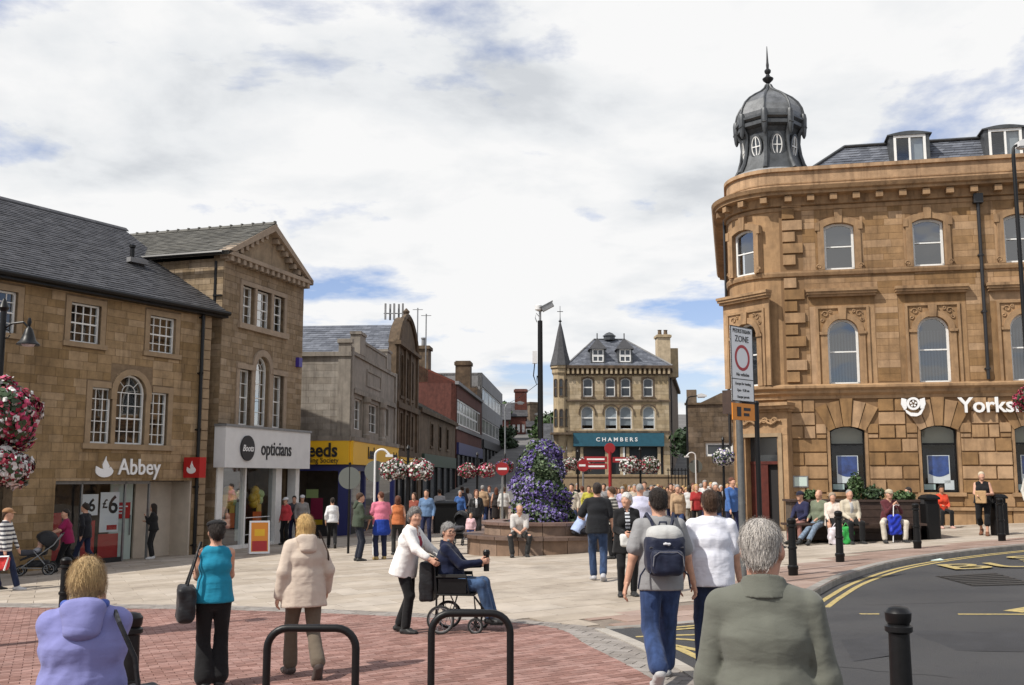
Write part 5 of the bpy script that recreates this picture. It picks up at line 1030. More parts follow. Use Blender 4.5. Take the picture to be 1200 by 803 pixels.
def person(label, px, d, h=1.7, yaw=0, sex='m', top=(.3, .3, .3), trousers=(.03, .03, .05), hair=(.05, .03, .02), style='short', skinc=SK, shoes=(.02, .02, .02), pose='stand', group=None, pos=None, vox=None, **o):
    if pos is None: x, y, z = at(px, d)
    else: x, y, z = pos
    d = math.hypot(x, y); vox = vox or (.009 if d < 7 else .0115 if d < 15 else .015 if d < 20 else .02 if d < 32 else .03); near = d < 21
    s = h / 1.75; root = empty('person', (x, y, z), R(yaw)); tag(root, label, 'person', group); F = Fig(); F.root = root; F.s = s; F.h = h; seed = int(px * 7 + d * 13) % 9973; F.vox = vox
    fat = o.get('fat', 1.); fem = sex == 'f'; UX = V(1, 0, 0)
    # --- skeleton
    lean = R(o.get('lean', 3)); side = R(o.get('side', 0)); tw = R(o.get('twist', 0)); T = unit(V(math.sin(side), math.sin(lean), math.cos(lean))); rx = V(math.cos(tw), math.sin(tw), 0); rx = unit(rx - (rx @ T) * T); fw = np.cross(T, rx) * 1.0
    fw = -np.cross(rx, T) if (-np.cross(rx, T))[1] > 0 else np.cross(rx, T)
    seat = o.get('seat', .46) / s
    if pose == 'sit': pel = V(0, 0, seat + .1)
    elif pose == 'walk': pel = V(0, 0, .925)
    else: pel = V(0, 0, .94)
    pel = pel + np.array(o.get('pel', (0, 0, 0)))
    ft = o.get('feet')
    if ft is None: ft = {'stand': [(-.11, .0, 0), (.11, .02, 0)], 'walk': [(-.08, .28, 4), (.08, -.34, 42)], 'sit': [(-.13, .46, 0), (.13, .46, 0)]}[pose]
    if o.get('mirror') and pose == 'walk': ft = [(-.08, -.34, 42), (.08, .28, 4)]
    hipw = .088 * fat; L = {}
    for i, sx in enumerate((-1, 1)):
        fx, fy, pit = ft[i][:3]; fz = ft[i][3] if len(ft[i]) > 3 else 0; hip = pel + V(sx * hipw, 0, -.02); toe = R(o.get('toe', 8)) * sx; fd = V(math.sin(toe), math.cos(toe), 0); p_ = R(pit)
        ball = V(fx, fy, .025 + fz) + fd * .10; ank = ball + (-fd * .10) * math.cos(p_) + V(0, 0, .10 * math.sin(p_) + .055) ; ank = ball - fd * (.10 * math.cos(p_)) + V(0, 0, .06 + .12 * math.sin(p_))
        kn, ank = ik(hip, ank, .43, .425, V(sx * .12 + o.get('knee', 0) * sx, 1, .1)); L[sx] = (hip, kn, ank, fd, p_, ball)
    sw = (.15 if fem else .172) * (.5 + .5 * fat); nb = pel + T * .515; A = {}
    hands = o.get('hands', (None, None))
    for i, sx in enumerate((-1, 1)):
        sh = pel + T * .452 + rx * sx * sw
        t = V(*hands[i]) / s if hands[i] is not None else sh + rx * sx * .07 + V(0, .06 + (.12 * (1 if i == 0 else -1) * (1 if not o.get('mirror') else -1) if pose == 'walk' else 0) * -1, -.5)
        el, wr = ik(sh, t, .285, .25, rx * sx * o.get('elb', .45) - fw * .7 + V(0, 0, -o.get('elz', .6))); A[sx] = (sh, el, wr, unit(wr - el))
    hy = R(o.get('hyaw', 0)); hp = R(o.get('hpitch', 0)); hf = unit(fw * math.cos(hy) - rx * math.sin(hy)); hf = unit(V(hf[0], hf[1], 0) + V(0, 0, -math.sin(hp))); hr = unit(np.cross(hf, V(0, 0, 1))); hu = np.cross(hr, hf); hc = nb + T * .035 + hu * .115 + V(0, .015 + .03 * math.sin(lean), 0)
    HA = np.stack([hr, hf, hu]); H = lambda a, b, c: hc + hr * a + hf * b + hu * c
    F.A, F.L, F.hc, F.T, F.pel, F.nb, F.rx, F.fw, F.H, F.HA = A, L, hc * s, T, pel * s, nb * s, rx, fw, (lambda a, b, c: H(a, b, c) * s), HA
    wa, chs, up = pel + T * .13, pel + T * .33, pel + T * .45
    pr, wr_, cr = (.118 if fem else .11) * fat, (.093 if fem else .103) * fat ** 1.3, (.112 if fem else .118) * fat
    ub = 1.45
    ls = lambda r, g, s_: (r * s_ + g) / (r + g)
    def torso(g=0., low=True):
        q = [cap(pel - T * .02, wa, pr + g, wr_ + g, rx, ls(pr, g, ub), .05), cap(wa, chs, wr_ + g, cr + g, rx, ls(cr, g, 1.36), .05), cap(chs, up, cr + g, .07 + g, rx, ls(cr, g, 1.42), .05)]
        if fem: q += [ell(chs + fw * (.075 * fat) + rx * sx * .075 - T * .03, V(.075, .07, .075) * (.9 + .35 * (fat - 1)) + g, None, .05) for sx in (-1, 1)]
        if fat > 1.1 or o.get('belly'): q.append(ell(wa + fw * .05 * fat, V(.14, .11, .13) * fat * .9 + g, None, .06))
        return q + [cap(nb - T * .035 + rx * sx * .02 - fw * .01, A[sx][0] - T * .005, .05 + g, .047 + g, None, 1, .06) for sx in (-1, 1)]
    def arm(sx, g=0., fr=2., taper=1.):
        ka = .03 if g < .005 else .006; sh, el, wr, dr = A[sx]; q = [cap(sh, el if fr >= 1 else sh + (el - sh) * fr, .05 * fat ** .5 + g, (.04 if fr >= 1 else .046) * fat ** .5 + g * (1 if fr >= 1 else 1.5), None, 1, ka)]
        if fr > 1: q.append(cap(el, el + (wr - el) * (fr - 1), .04 + g, (.04 - .012 * (fr - 1)) + g * taper, None, 1, .03))
        return q
    def leg(sx, g=0., hem=None, fr=2.):
        hip, kn, an, fd, p_, ball = L[sx]; q = [cap(hip, kn, .086 * fat + g, .056 * fat ** .5 + g, None, 1, .03)]
        if fr > 1: q += [cap(kn, kn + (an - kn) * (fr - 1), .055 * fat ** .5 + g, .036 + g if hem is None else hem, None, 1, .03)] + ([cap(kn + (an - kn) * .2 - V(0, .02, 0), kn + (an - kn) * .5 - V(0, .015, 0), .045 + g, .035 + g, None, 1, .03)] if hem is None else [])
        return q
    def foot(sx, g=0.):
        hip, kn, an, fd, p_, ball = L[sx]; back = unit(-fd * math.cos(p_) + V(0, 0, math.sin(p_))); heel = ball + back * .15 + V(0, 0, .008); side_ = np.cross(fd, V(0, 0, 1)); toe = ball + fd * .07 + V(0, 0, .0)
        return [cap(heel, ball, .03 + g, .028 + g, side_, 1.25, .03), cap(ball, toe, .028 + g, .02 + g, side_, 1.5, .03), cap(an, ball + back * .05, .04 + g, .03 + g, None, 1, .03)]
    def hand(sx, curl=.6):
        wr, dr = A[sx][2], A[sx][3]; inw = unit(-rx * sx - dr * ((-rx * sx) @ dr)); fwd = unit(np.cross(inw, dr)); fwd = fwd if fwd @ fw > 0 else -fwd; fwd = fwd if abs(fwd @ fw) > .1 or fwd[2] > 0 else -fwd; q = [cap(wr - dr * .01, wr + dr * .085, .02, .019, fwd, 1.9, .012)]
        for k, (of, ln) in enumerate(((.03, .07), (.011, .08), (-.01, .075), (-.029, .058))):
            b0 = wr + dr * .085 + fwd * of; d1 = unit(dr + inw * curl * .5); d2 = unit(dr + inw * curl * 2.2); b1 = b0 + d1 * ln * .5; q += [cap(b0, b1, .0095, .0088, None, 1, .004), cap(b1, b1 + d2 * ln * .5, .0088, .0072, None, 1, .004)]
        t0 = wr + dr * .03 + fwd * .032; t1 = t0 + unit(dr * .7 + fwd * .6 + inw * .3) * .04; return q + [cap(t0, t1, .012, .0105, None, 1, .008), cap(t1, t1 + unit(dr + inw * .5) * .035, .0105, .0085, None, 1, .006)]
    head = [ell(H(0, -.012, .03), V(.078, .098, .092), HA, .03), ell(H(0, .028, -.045), V(.06, .068, .075), HA, .03), cap(H(0, .06, -.09), H(0, .075, -.092), .03, .022, hr, 1.3, .03), cap(nb - T * .04, H(0, -.015, -.06), .056 if fem else .062, .052 if fem else .06, None, 1, .025)]
    if vox < .022:
        head += [cap(H(0, .093, .012), H(0, .107, -.026), .009, .0135, hr, 1.15, .012), cap(H(-.03, .082, .028), H(.03, .082, .028), .012, .012, None, 1, .02), cap(H(-.018, .083, -.062), H(.018, .083, -.062), .011, .011, None, 1, .012), ell(H(-.04, .065, -.02), V(.025, .03, .025), HA, .03), ell(H(.04, .065, -.02), V(.025, .03, .025), HA, .03)] + [ell(H(sx * .079, -.005, -.008), V(.012, .02, .032), HA, .008) for sx in (-1, 1)]
    F.torso, F.arm, F.leg = torso, arm, leg
    S = lambda vf: (vf[0] * s, vf[1]); vx = vox / s
    bare = o.get('bare_arms', False); sl = o.get('sleeve', 2. if not bare else 0); hl = o.get('hem', 0.)
    # --- body
    body = head + torso(-.008) + [q for sx in (-1, 1) for q in arm(sx) + leg(sx, -.004) + foot(sx, -.002)]
    subs = [ell(H(sx * .031, .1, .008), V(.014, .012, .009), HA) for sx in (-1, 1)] if vox < .013 else ()
    if near: bv, bf = grow(body, vx, subs=subs); parts = [(bv, bf)] + [grow(hand(sx, o.get('curl', .6)), .0052) for sx in (-1, 1)]; vv = np.concatenate([p[0] for p in parts]); off = np.cumsum([0] + [len(p[0]) for p in parts]); ff = np.concatenate([p[1] + off[i] for i, p in enumerate(parts)]); bd = np_mesh('body', S((vv, ff)), skin(skinc), root)
    else: bd = np_mesh('body', S(grow(body + [q for sx in (-1, 1) for q in hand(sx)[:1]] + [cap(A[sx][2] + A[sx][3] * .08, A[sx][2] + A[sx][3] * .15, .02, .014) for sx in (-1, 1)], vx)), skin(skinc), root)
    # --- clothes
    fold = .003 if near else .004; tg = o.get('loose', .014); hl = max(hl, .045); T_hem = pel + T * (-.02 - hl)
    tp = torso(tg) + [cap(wa, pel - T * max(hl, .05), wr_ + tg, pr + tg + .012, rx, ls(pr, tg, 1.45), .05)] + [q for sx in (-1, 1) for q in (arm(sx, tg * .9 if sl > 1.2 else tg + .004, sl, o.get('cuff', 1.)) if sl > 0 else [])]
    if hl > .02 or o.get('flare'):
        hw = o.get('flare', .0); tp.append(cap(wa, pel - T * hl, wr_ + tg + .006, pr + tg + .005 + hw, rx, ls(pr, tg, 1.42), .06))
    if o.get('hood'):
        hb = cr + tg * .6; q = [cap(nb - fw * (hb - .045) + T * .02, nb - fw * (hb - .005) - T * .1, .055, .05, rx, 2.0, .03)] + [cap(nb - fw * (hb - .05) + rx * sx * .06 + T * .01, nb + rx * sx * .095 + fw * .0 + T * .0, .045, .034, None, 1, .03) for sx in (-1, 1)]
        np_mesh('hood', S(grow(q, vx, fold=.003, seed=seed + 5)), top if isinstance(top, bpy.types.Material) else cloth(top), root)
        if o.get('lining'): np_mesh('hood_lining', S(grow([cap(nb + V(0, 0, .035) + rx * .1 * math.sin(a0) - fw * (.03 + .085 * math.cos(a0)), nb + V(0, 0, .035) + rx * .1 * math.sin(a0 + .35) - fw * (.03 + .085 * math.cos(a0 + .35)), .024, .024, None, 1, .01) for a0 in np.arange(-1.6, 1.4, .35)], vx)), cloth(o['lining']), root)
    if o.get('collar'): np_mesh('collar', S(grow([cap(nb - T * .045 - fw * .02, nb + T * .04 - fw * .022, .098, .074, rx, 1.14)], vx, cuts=[(nb + T * .045 - fw * .03, -T - fw * .25), (nb - T * .035 - fw * .1, T - fw * .25)], subs=[cap(nb - T * .0 + fw * .0, nb + T * .2, .066, .072), cap(nb + fw * .1 - T * .04, nb + fw * .1 + T * .1, .03, .05)])), top if isinstance(top, bpy.types.Material) else cloth(top), root)
    if o.get('collar') and 0: tp += [cap(nb - fw * .03 + rx * sx * .03 + T * .035, nb + fw * .02 + rx * sx * .055 + T * .01, .035, .03, None, 1, .03) for sx in (-1, 1)]
    cuts = [(T_hem, T)]; sub = [cap(nb + T * .02, nb + T * .2, .064 + (.012 if o.get('vneck') else 0), .075)] + ([cap(nb + fw * .09 - T * (.1 if o.get('vneck') else .02), nb + fw * .12 + T * .1, .035, .07)] if not o.get('hood') else [])
    tm = top if isinstance(top, bpy.types.Material) else cloth(top); nm = o.get('top_name', 'shirt')
    if sl <= 0:
        for sx in (-1, 1): sub.append(cap(A[sx][0] + rx * sx * .035 + T * .03, A[sx][0] + rx * sx * .05 - T * .1, .048, .05))
    F.top = np_mesh(nm, S(grow(tp, vx, cuts=cuts, subs=sub, fold=fold * o.get('folds', 1.), seed=seed)), tm, root)
    if o.get('open'):                                          # jacket hangs open over an inner shirt
        inner = np_mesh('inner_top', S(grow(torso(tg + .004), vx, cuts=[(pel + T * .0, T), (chs + fw * .05, fw + 0 * T), (pel + rx * .045, -rx), (pel - rx * .045, rx)], subs=sub, seed=seed)), cloth(o['open']), root)
    tr = trousers if isinstance(trousers, bpy.types.Material) else cloth(trousers, 'denim' if o.get('jeans') else 'plain')
    hemr = o.get('leg_hem', .068); lf = o.get('leg_len', 1.93); lo_ = o.get('leg_loose', .012)
    tq = [cap(pel - T * .03, pel + T * .06, pr + .004, pr - .002, rx, 1.42, .04)] + [q for sx in (-1, 1) for q in leg(sx, lo_, hemr, lf)]
    if o.get('skirt'): hip0 = pel; kk_ = (L[-1][1] + L[1][1]) / 2; tq = [cap(pel + T * .06, kk_ - V(0, 0, o['skirt']), pr + .012, .14, UX, 1.5, .04)]
    F.trousers = np_mesh('skirt' if o.get('skirt') else 'trousers', S(grow(tq, vx, cuts=[(pel + T * (.14 if pose == 'sit' else .01), -T)], fold=fold * .9, seed=seed + 1)), tr, root)
    sm = cloth(shoes, rough=.5)
    for sx in (-1, 1): np_mesh('shoe', S(grow(foot(sx, .009), min(vx, .014) if near else vx, cuts=[(L[sx][2] + V(0, 0, .035), (0, 0, -1))])), sm, root)
    # --- hair and hats
    if hair is not None:
        hm = cloth(hair, 'hair'); n1 = hu * .72 - hf * .69; q = [ell(H(0, -.016, .034), V(.089, .108, .104), HA, .02)]; hs = []
        if style == 'short': cu = [(H(0, .03, .02), hu * .8 - hf * .6)]; q += [ell(H(0, -.06, -.03), V(.07, .055, .06), HA, .03)]
        elif style == 'thin': cu = [(H(0, .03, .025), hu * .82 - hf * .57)]; q = [ell(H(0, -.014, .032), V(.083, .104, .1), HA, .02), ell(H(0, -.058, -.025), V(.066, .05, .055), HA, .03)]
        elif style == 'crop': cu = [(H(0, .03, .03), hu * .75 - hf * .66)]; q = [ell(H(0, -.014, .032), V(.0815, .102, .0975), HA, .02)]
        elif style == 'bob': q += [cap(H(sx * .066, -.005, .0), H(sx * .075, .0, -.11), .03, .026, None, 1, .03) for sx in (-1, 1)] + [cap(H(0, -.07, 0), H(0, -.075, -.13), .055, .045, hr, 1.5, .03)]; cu = []; hs = [ell(H(0, .11, -.03), V(.062, .09, .115), HA)]
        elif style == 'nape': q += [cap(H(sx * .066, -.01, .0), H(sx * .07, -.01, -.05), .028, .022, None, 1, .03) for sx in (-1, 1)] + [cap(H(0, -.065, 0), H(0, -.06, -.085), .055, .04, hr, 1.4, .03)]; cu = []; hs = [ell(H(0, .11, -.03), V(.066, .09, .115), HA)]
        elif style == 'long': q += [cap(H(sx * .066, -.005, .0), H(sx * .08, -.01, -.17), .032, .028, None, 1, .03) for sx in (-1, 1)] + [cap(H(0, -.07, 0), H(0, -.085, -.2), .06, .05, hr, 1.5, .03)]; cu = []; hs = [ell(H(0, .11, -.03), V(.06, .09, .115), HA)]
        elif style == 'bun': cu = [(H(0, .03, .02), hu * .8 - hf * .6)]; q += [ell(H(0, -.06, -.03), V(.07, .055, .06), HA, .03), ell(H(0, -.1, .0), V(.06, .05, .075), HA, .02)]
        elif style == 'curly': cu = [(H(0, .03, .0), hu * .75 - hf * .66)]; q = [ell(H(0, -.016, .036), V(.1, .118, .112), HA, .02), ell(H(0, -.06, -.03), V(.085, .065, .08), HA, .03)]
        hv = S(grow(q, min(vx, .012) if near else vx, cuts=cu, subs=hs, fold=.004 if style != 'curly' else .009, seed=seed + 2)); np_mesh('hair', hv, hm, root)
        if vox < .013 and len(hv[0]) > 50:                      # loose strands over the hair mass
            vv, ff = hv; nn = np.zeros_like(vv); fn_ = np.cross(vv[ff[:, 2]] - vv[ff[:, 0]], vv[ff[:, 3]] - vv[ff[:, 1]]); [np.add.at(nn, ff[:, k_], fn_) for k_ in range(4)]; nn /= np.linalg.norm(nn, axis=1)[:, None] + 1e-9
            rs = np.random.RandomState(seed); N = 3500 if vox < .01 else 1500; ii = rs.randint(0, len(vv), N); p0, n0 = vv[ii] + rs.normal(size=(N, 3)) * .004, nn[ii]; n0 = n0 * np.sign(((p0 - hc * s) * n0).sum(1))[:, None]; dr = V(0, 0, -1) * (1 if style != 'curly' else .2) - hf * .35 + rs.normal(size=(N, 3)) * (.35 if style not in ('curly',) else .9) * (.6 if style == 'thin' else 1); tg_ = dr - (dr * n0).sum(1)[:, None] * n0; tg_ /= np.linalg.norm(tg_, axis=1)[:, None]; sd_ = np.cross(n0, tg_) * (.0008 if vox < .01 else .0014); Ln = rs.uniform(.025, .06, (N, 1)) * (1 if style in ('long', 'bob', 'nape') else .75); lf_ = rs.uniform(.0005, .007 if style != 'thin' else .0025, (N, 1))
            pts = np.stack([p0 - sd_, p0 + sd_, p0 + tg_ * Ln * .5 + n0 * (.002 + lf_) + sd_, p0 + tg_ * Ln * .5 + n0 * (.002 + lf_) - sd_, p0 + tg_ * Ln + n0 * lf_], 1).reshape(-1, 3); fc = [q_ for i_ in range(N) for q_ in ((5 * i_, 5 * i_ + 1, 5 * i_ + 2, 5 * i_ + 3), (5 * i_ + 3, 5 * i_ + 2, 5 * i_ + 4))]
            me = bpy.data.meshes.new('hair_strands'); me.from_pydata(pts.tolist(), [], fc); me.materials.append(hm); ob = bpy.data.objects.new('hair_strands', me); COL.objects.link(ob); ob.parent = root; ob['kind'] = 'stuff'
    if o.get('cap'):
        q = [ell(H(0, -.01, .055), V(.096, .115, .078), HA, .02), cap(H(0, .085, .035), H(0, .15, .025), .05, .045, hr, 1.35, .02)]; post = None
        vf = grow(q[:1], min(vx, .012), cuts=[(H(0, 0, .03), hu)]); ht = np_mesh('hat', S(vf), cloth(o['cap']), root)
        vf = grow([cap(H(0, .06, .036), H(0, .14, .03), .012, .01, hr, 6.0)], min(vx, .008)); np_mesh('peak', S(vf), cloth(o['cap']), root)
    if vox < .017 and abs(((yaw + o.get('hyaw', 0)) % 360) - 180) < 130 and not o.get('noface'):
        dk = cloth((.03, .02, .02), rough=.3)
        for sx in (-1, 1): np_mesh('eye', S(grow([ell(H(sx * .031, .087, .008), V(.011, .008, .007), HA)], .004)), dk, root); np_mesh('eyebrow', S(grow([cap(H(sx * .018, .095, .03), H(sx * .045, .086, .031), .004, .003)], .004)), cloth(tuple(c * .6 for c in (hair or (.3, .3, .3)))), root)
        np_mesh('mouth', S(grow([cap(H(-.018, .093, -.06), H(.018, .093, -.06), .0045, .0045)], .004)), cloth((.3, .09, .08), rough=.5), root)
    if o.get('glasses'):
        b = MB(); 
        for sx in (-1, 1):
            c = F.H(sx * .034, .108, .006); b.tube([c + F.HA[0] * .024 * s * math.cos(6.2832 * k / 12) + F.HA[2] * .019 * s * math.sin(6.2832 * k / 12) for k in range(13)], .0028, 5); b.tube([F.H(sx * .058, .105, .01), F.H(sx * .082, .06, .012), F.H(sx * .083, -.005, .01)], .0028, 5)
        b.tube([F.H(-.012, .112, .008), F.H(.012, .112, .008)], .0028, 5); b.build('spectacles', 'black', root)
    return F
def local_to(F, name, label, cat, mesh_builders, group=None):
    """a carried thing: top-level Empty at the bearer's place, its meshes built in the bearer's own axes"""
    e = empty(name, F.root.location, F.root.rotation_euler.z); tag(e, label, cat, group)
    for nm, b, m in mesh_builders:
        if isinstance(b, MB): b.build(nm, m, e, smooth=True)
        else: np_mesh(nm, b, M[m] if isinstance(m, str) else m, e)
    return e
# ================================================================ the people in the square
JEAN, BLK, NAVY, KHAKI = (.035, .06, .15), (.008, .008, .009), (.012, .016, .05), (.12, .095, .07)
BRN, DBR, BLD, GRY, WHT, AUB = (.07, .035, .018), (.022, .014, .01), (.5, .32, .13), (.3, .29, .28), (.62, .6, .57), (.12, .04, .02)
lav = person('woman in lavender hooded coat photographing the square, back to us', 116, 5.15, 1.63, 17, 'f', (.205, .21, .44), (.02, .025, .02), (.50, .34, .16), 'nape', fat=1.14, loose=.03, hem=.24, flare=.03, hood=1, lining=(.06, .1, .36), top_name='coat', hands=((-.05, .21, 1.33), (.06, .21, 1.33)), elb=.25, elz=1.6, lean=4, hyaw=3, folds=1.2, noface=1)
def strap(pts, r=.011): b = MB(); b.tube(pts, r, 6); return b
def rb(F, lo, hi, m_=None, rnd=.04, vox=.013, fold=.006, seed=1):
    lo, hi = np.array(lo, float), np.array(hi, float); c, e = (lo + hi) / 2, (hi - lo) / 2
    def post(f, X): q = np.abs(X - c) - (e - rnd); return np.minimum(f, np.linalg.norm(np.maximum(q, 0), axis=-1) + np.minimum(q.max(-1), 0) - rnd)
    return grow([cap(lo + .02, hi - .02, .01, .01)], vox, post=lambda f, X: (lambda d: d - fold * np.sin(X @ V(31, 17, 9) + seed) * np.sin(X @ V(8, 14, 27)))(post(f, X)))
blackbag = cloth((.012, .012, .014), rough=.5)
def camera_body(F, p):
    b = MB(); x, y, z = p; b.box(x - .055, x + .055, y - .02, y + .02, z - .035, z + .035); c = MB(); c.tube([(x, y + .02, z), (x, y + .055, z)], .025, 12); local_to(F, 'compact_camera', 'small camera raised by the woman in the lavender coat', 'camera', [('camera_body', b, 'black'), ('lens', c, 'steel')])
camera_body(lav, (0, .31, 1.43))
local_to(lav, 'shoulder_bag', 'black shoulder bag on the hip of the woman in lavender coat', 'bag', [('bag_body', rb(lav, (.2, -.16, .62), (.36, .16, .98)), blackbag), ('strap', strap([(.28, -.14, .95), (.25, -.17, 1.15), (.17, -.13, 1.31), (.14, 0, 1.35)], .013), blackbag), ('loose_cord', strap([(.33, -.12, .95), (.4, -.15, .85), (.43, -.14, .6), (.42, -.12, .35)], .006), blackbag)])
tur = person('woman in sleeveless turquoise top and flared black trousers, back to us', 262, 10.4, 1.63, 20, 'f', (.012, .21, .33), BLK, DBR, 'bun', bare_arms=1, hands=((.06, .2, 1.06), (-.06, .2, 1.09)), elb=2.2, elz=.3, leg_hem=.105, leg_loose=.016, feet=[(-.07, 0, 0), (.08, .04, 0)], hyaw=8, loose=.008, lean=0)
np_mesh('headband', grow([cap(tur.H(-.085, -.0, .085), tur.H(.085, 0, .085), .02, .02), ell(tur.H(0, -.01, .1), V(.085, .09, .035), tur.HA)], .012), cloth(BLK), tur.root)
local_to(tur, 'shoulder_bag', 'large black leather bag hanging from the turquoise woman shoulder', 'bag', [('bag_body', rb(tur, (-.35, -.2, .64), (-.18, .2, .99), rnd=.05, fold=.009, vox=.011), blackbag), ('strap', strap([(-.27, -.06, .97), (-.2, -.06, 1.2), (-.14, .0, 1.4), (-.19, .05, 1.2), (-.26, .06, .97)], .011), blackbag), ('strap', strap([(-.27, -.14, .97), (-.21, -.1, 1.2), (-.15, -.02, 1.4), (-.2, .1, 1.2), (-.27, .15, .97)], .013), blackbag)])
bei = person('blonde woman in cream hooded jacket walking away with brown trousers', 364, 10.75, 1.66, 28, 'f', (.50, .42, .35), KHAKI, (.55, .36, .14), 'long', pose='walk', loose=.03, hem=.17, flare=.015, hood=1, top_name='jacket', shoes=(.06, .045, .04), leg_hem=.08, hyaw=12, hands=((-.26, .02, .82), (.27, .1, .85)), feet=[(-.06, .25, 4), (.07, -.36, 50)], fat=1.08, folds=.7)
local_to(bei, 'shoulder_strap_bag', 'thin strapped brown bag on the far side of the cream jacket', 'bag', [('bag_body', rb(bei, (.1, .2, .85), (.2, .36, 1.05)), cloth((.05, .03, .02))), ('strap', strap([(.27, .02, 1.06), (.2, -.13, 1.25), (.13, -.04, 1.46), (.25, .18, 1.1)], .009), cloth((.05, .03, .02)))])
whi = person('grey haired woman in white jacket pushing the wheelchair', 478, 13.55, 1.62, -108, 'f', (.74, .73, .71), BLK, (.22, .21, .2), 'curly', loose=.026, hem=.14, flare=.02, open=(.28, .015, .04), top_name='jacket', lean=13, hyaw=-42, hands=((-.21, .44, .95), (.22, .44, .95)), curl=1.0, feet=[(-.09, -.12, 5), (.09, .06, 0)], sleeve=1.75, fat=1.1, vneck=1)
# ---- wheelchair and its rider
WX, WY, WZ = at(534, 13.5)
def wheel(parent, x, y, z, r, tyre, name='wheel', spokes=10, rimm='steel'):
    b = MB(); b.tube([(x, y + r * math.cos(6.2832 * k / 28), z + r * math.sin(6.2832 * k / 28)) for k in range(29)], tyre, 7, cap=False); w = b.build(name, 'rubber', parent, smooth=True)
    b = MB(); b.tube([(x, y + (r - tyre * 1.2) * math.cos(6.2832 * k / 28), z + (r - tyre * 1.2) * math.sin(6.2832 * k / 28)) for k in range(29)], tyre * .6, 6, cap=False); b.build('rim', rimm, w)
    b = MB(); b.tube([(x - .03, y, z), (x + .03, y, z)], tyre * 1.3, 8)
    for k in range(spokes): a = 6.2832 * k / spokes; b.tube([(x, y, z), (x, y + (r - tyre) * math.cos(a), z + (r - tyre) * math.sin(a))], .004 if spokes > 6 else tyre * .5, 4)
    b.build('spokes', 'steel' if spokes > 6 else 'black', w); return w
WC = empty('wheelchair', (WX, WY, WZ), R(-97)); tag(WC, 'black folding wheelchair carrying the man in navy jacket', 'wheelchair')
for sx in (-1, 1):
    wheel(WC, sx * .27, -.12, .175, .165, .014); wheel(WC, sx * .24, .32, .1, .088, .014, 'caster', 5)
    b = MB(); b.tube([(sx * .24, -.18, .18), (sx * .24, -.18, .52), (sx * .24, -.22, .95), (sx * .24, -.34, .98)], .013, 8); b.tube([(sx * .24, -.18, .24), (sx * .24, .34, .24)], .012, 8); b.tube([(sx * .24, -.18, .48), (sx * .24, .3, .48), (sx * .24, .33, .2), (sx * .24, .32, .1)], .012, 8); b.tube([(sx * .24, -.2, .7), (sx * .24, .2, .7), (sx * .24, .24, .48)], .012, 8); b.tube([(sx * .2, .3, .46), (sx * .17, .52, .16), (sx * .17, .6, .14)], .012, 8); b.build('side_frame', 'black', WC, smooth=True)
    b = MB(); b.box(sx * .24 - .03, sx * .24 + .03, -.16, .2, .7, .735); b.build('armrest', 'rubber', WC); b = MB(); b.box(sx * .23 - .008, sx * .23 + .008, -.16, .2, .5, .68); b.build('side_panel', 'black', WC); b = MB(); b.box(sx * .13 - .07, sx * .13 + .07, .5, .66, .11, .13); b.build('footplate', 'black', WC)
    b = MB(); b.tube([(sx * .24, -.3, .975), (sx * .24, -.42, .985)], .018, 8); b.build('handle', 'rubber', WC)
b = MB(); b.box(-.23, .23, -.16, .3, .47, .5); b.build('seat', 'black', WC); b = MB(); b.box(-.23, .23, -.215, -.19, .5, .93); b.build('backrest', 'black', WC); b = MB(); b.tube([(-.24, .0, .24), (.24, .0, .48)], .01, 6); b.tube([(.24, .02, .24), (-.24, .02, .48)], .01, 6); b.build('cross_brace', 'steel', WC)
np_mesh('rear_bag', rb(None, (-.22, -.42, .38), (.22, -.23, .88)), blackbag, WC)
whm = person('bearded man in navy jacket and jeans sitting in the wheelchair', 534, 13.5, 1.72, -97, 'm', (.005, .009, .032), (.045, .085, .17), (.3, .29, .28), 'short', pose='sit', pos=(WX, WY, WZ), seat=.5, feet=[(-.12, .5, 0, .12), (.12, .5, 0, .12)], hands=((-.08, .33, .84), (.1, .35, .88)), hyaw=-48, lean=-4, fat=1.15, jeans=1, top_name='jacket', glasses=1, loose=.02, leg_loose=.018, collar=1, pel=(0, -.05, 0))
np_mesh('beard', grow([cap(whm.H(-.035, .06, -.1), whm.H(.035, .06, -.1), .022, .022, None, 1), cap(whm.H(-.02, .09, -.052), whm.H(.02, .09, -.052), .008, .008)], .008), cloth(GRY, 'hair'), whm.root)
b = MB(); b.lathe([(.036, .0), (.036, .2), (.044, .21), (.044, .25), (.03, .27)], n=14); FL = b.build('flask', 'black'); FL.location = (WX + .42, WY - .06, WZ + .76); tag(FL, 'black travel flask held upright by the man in the wheelchair', 'flask')
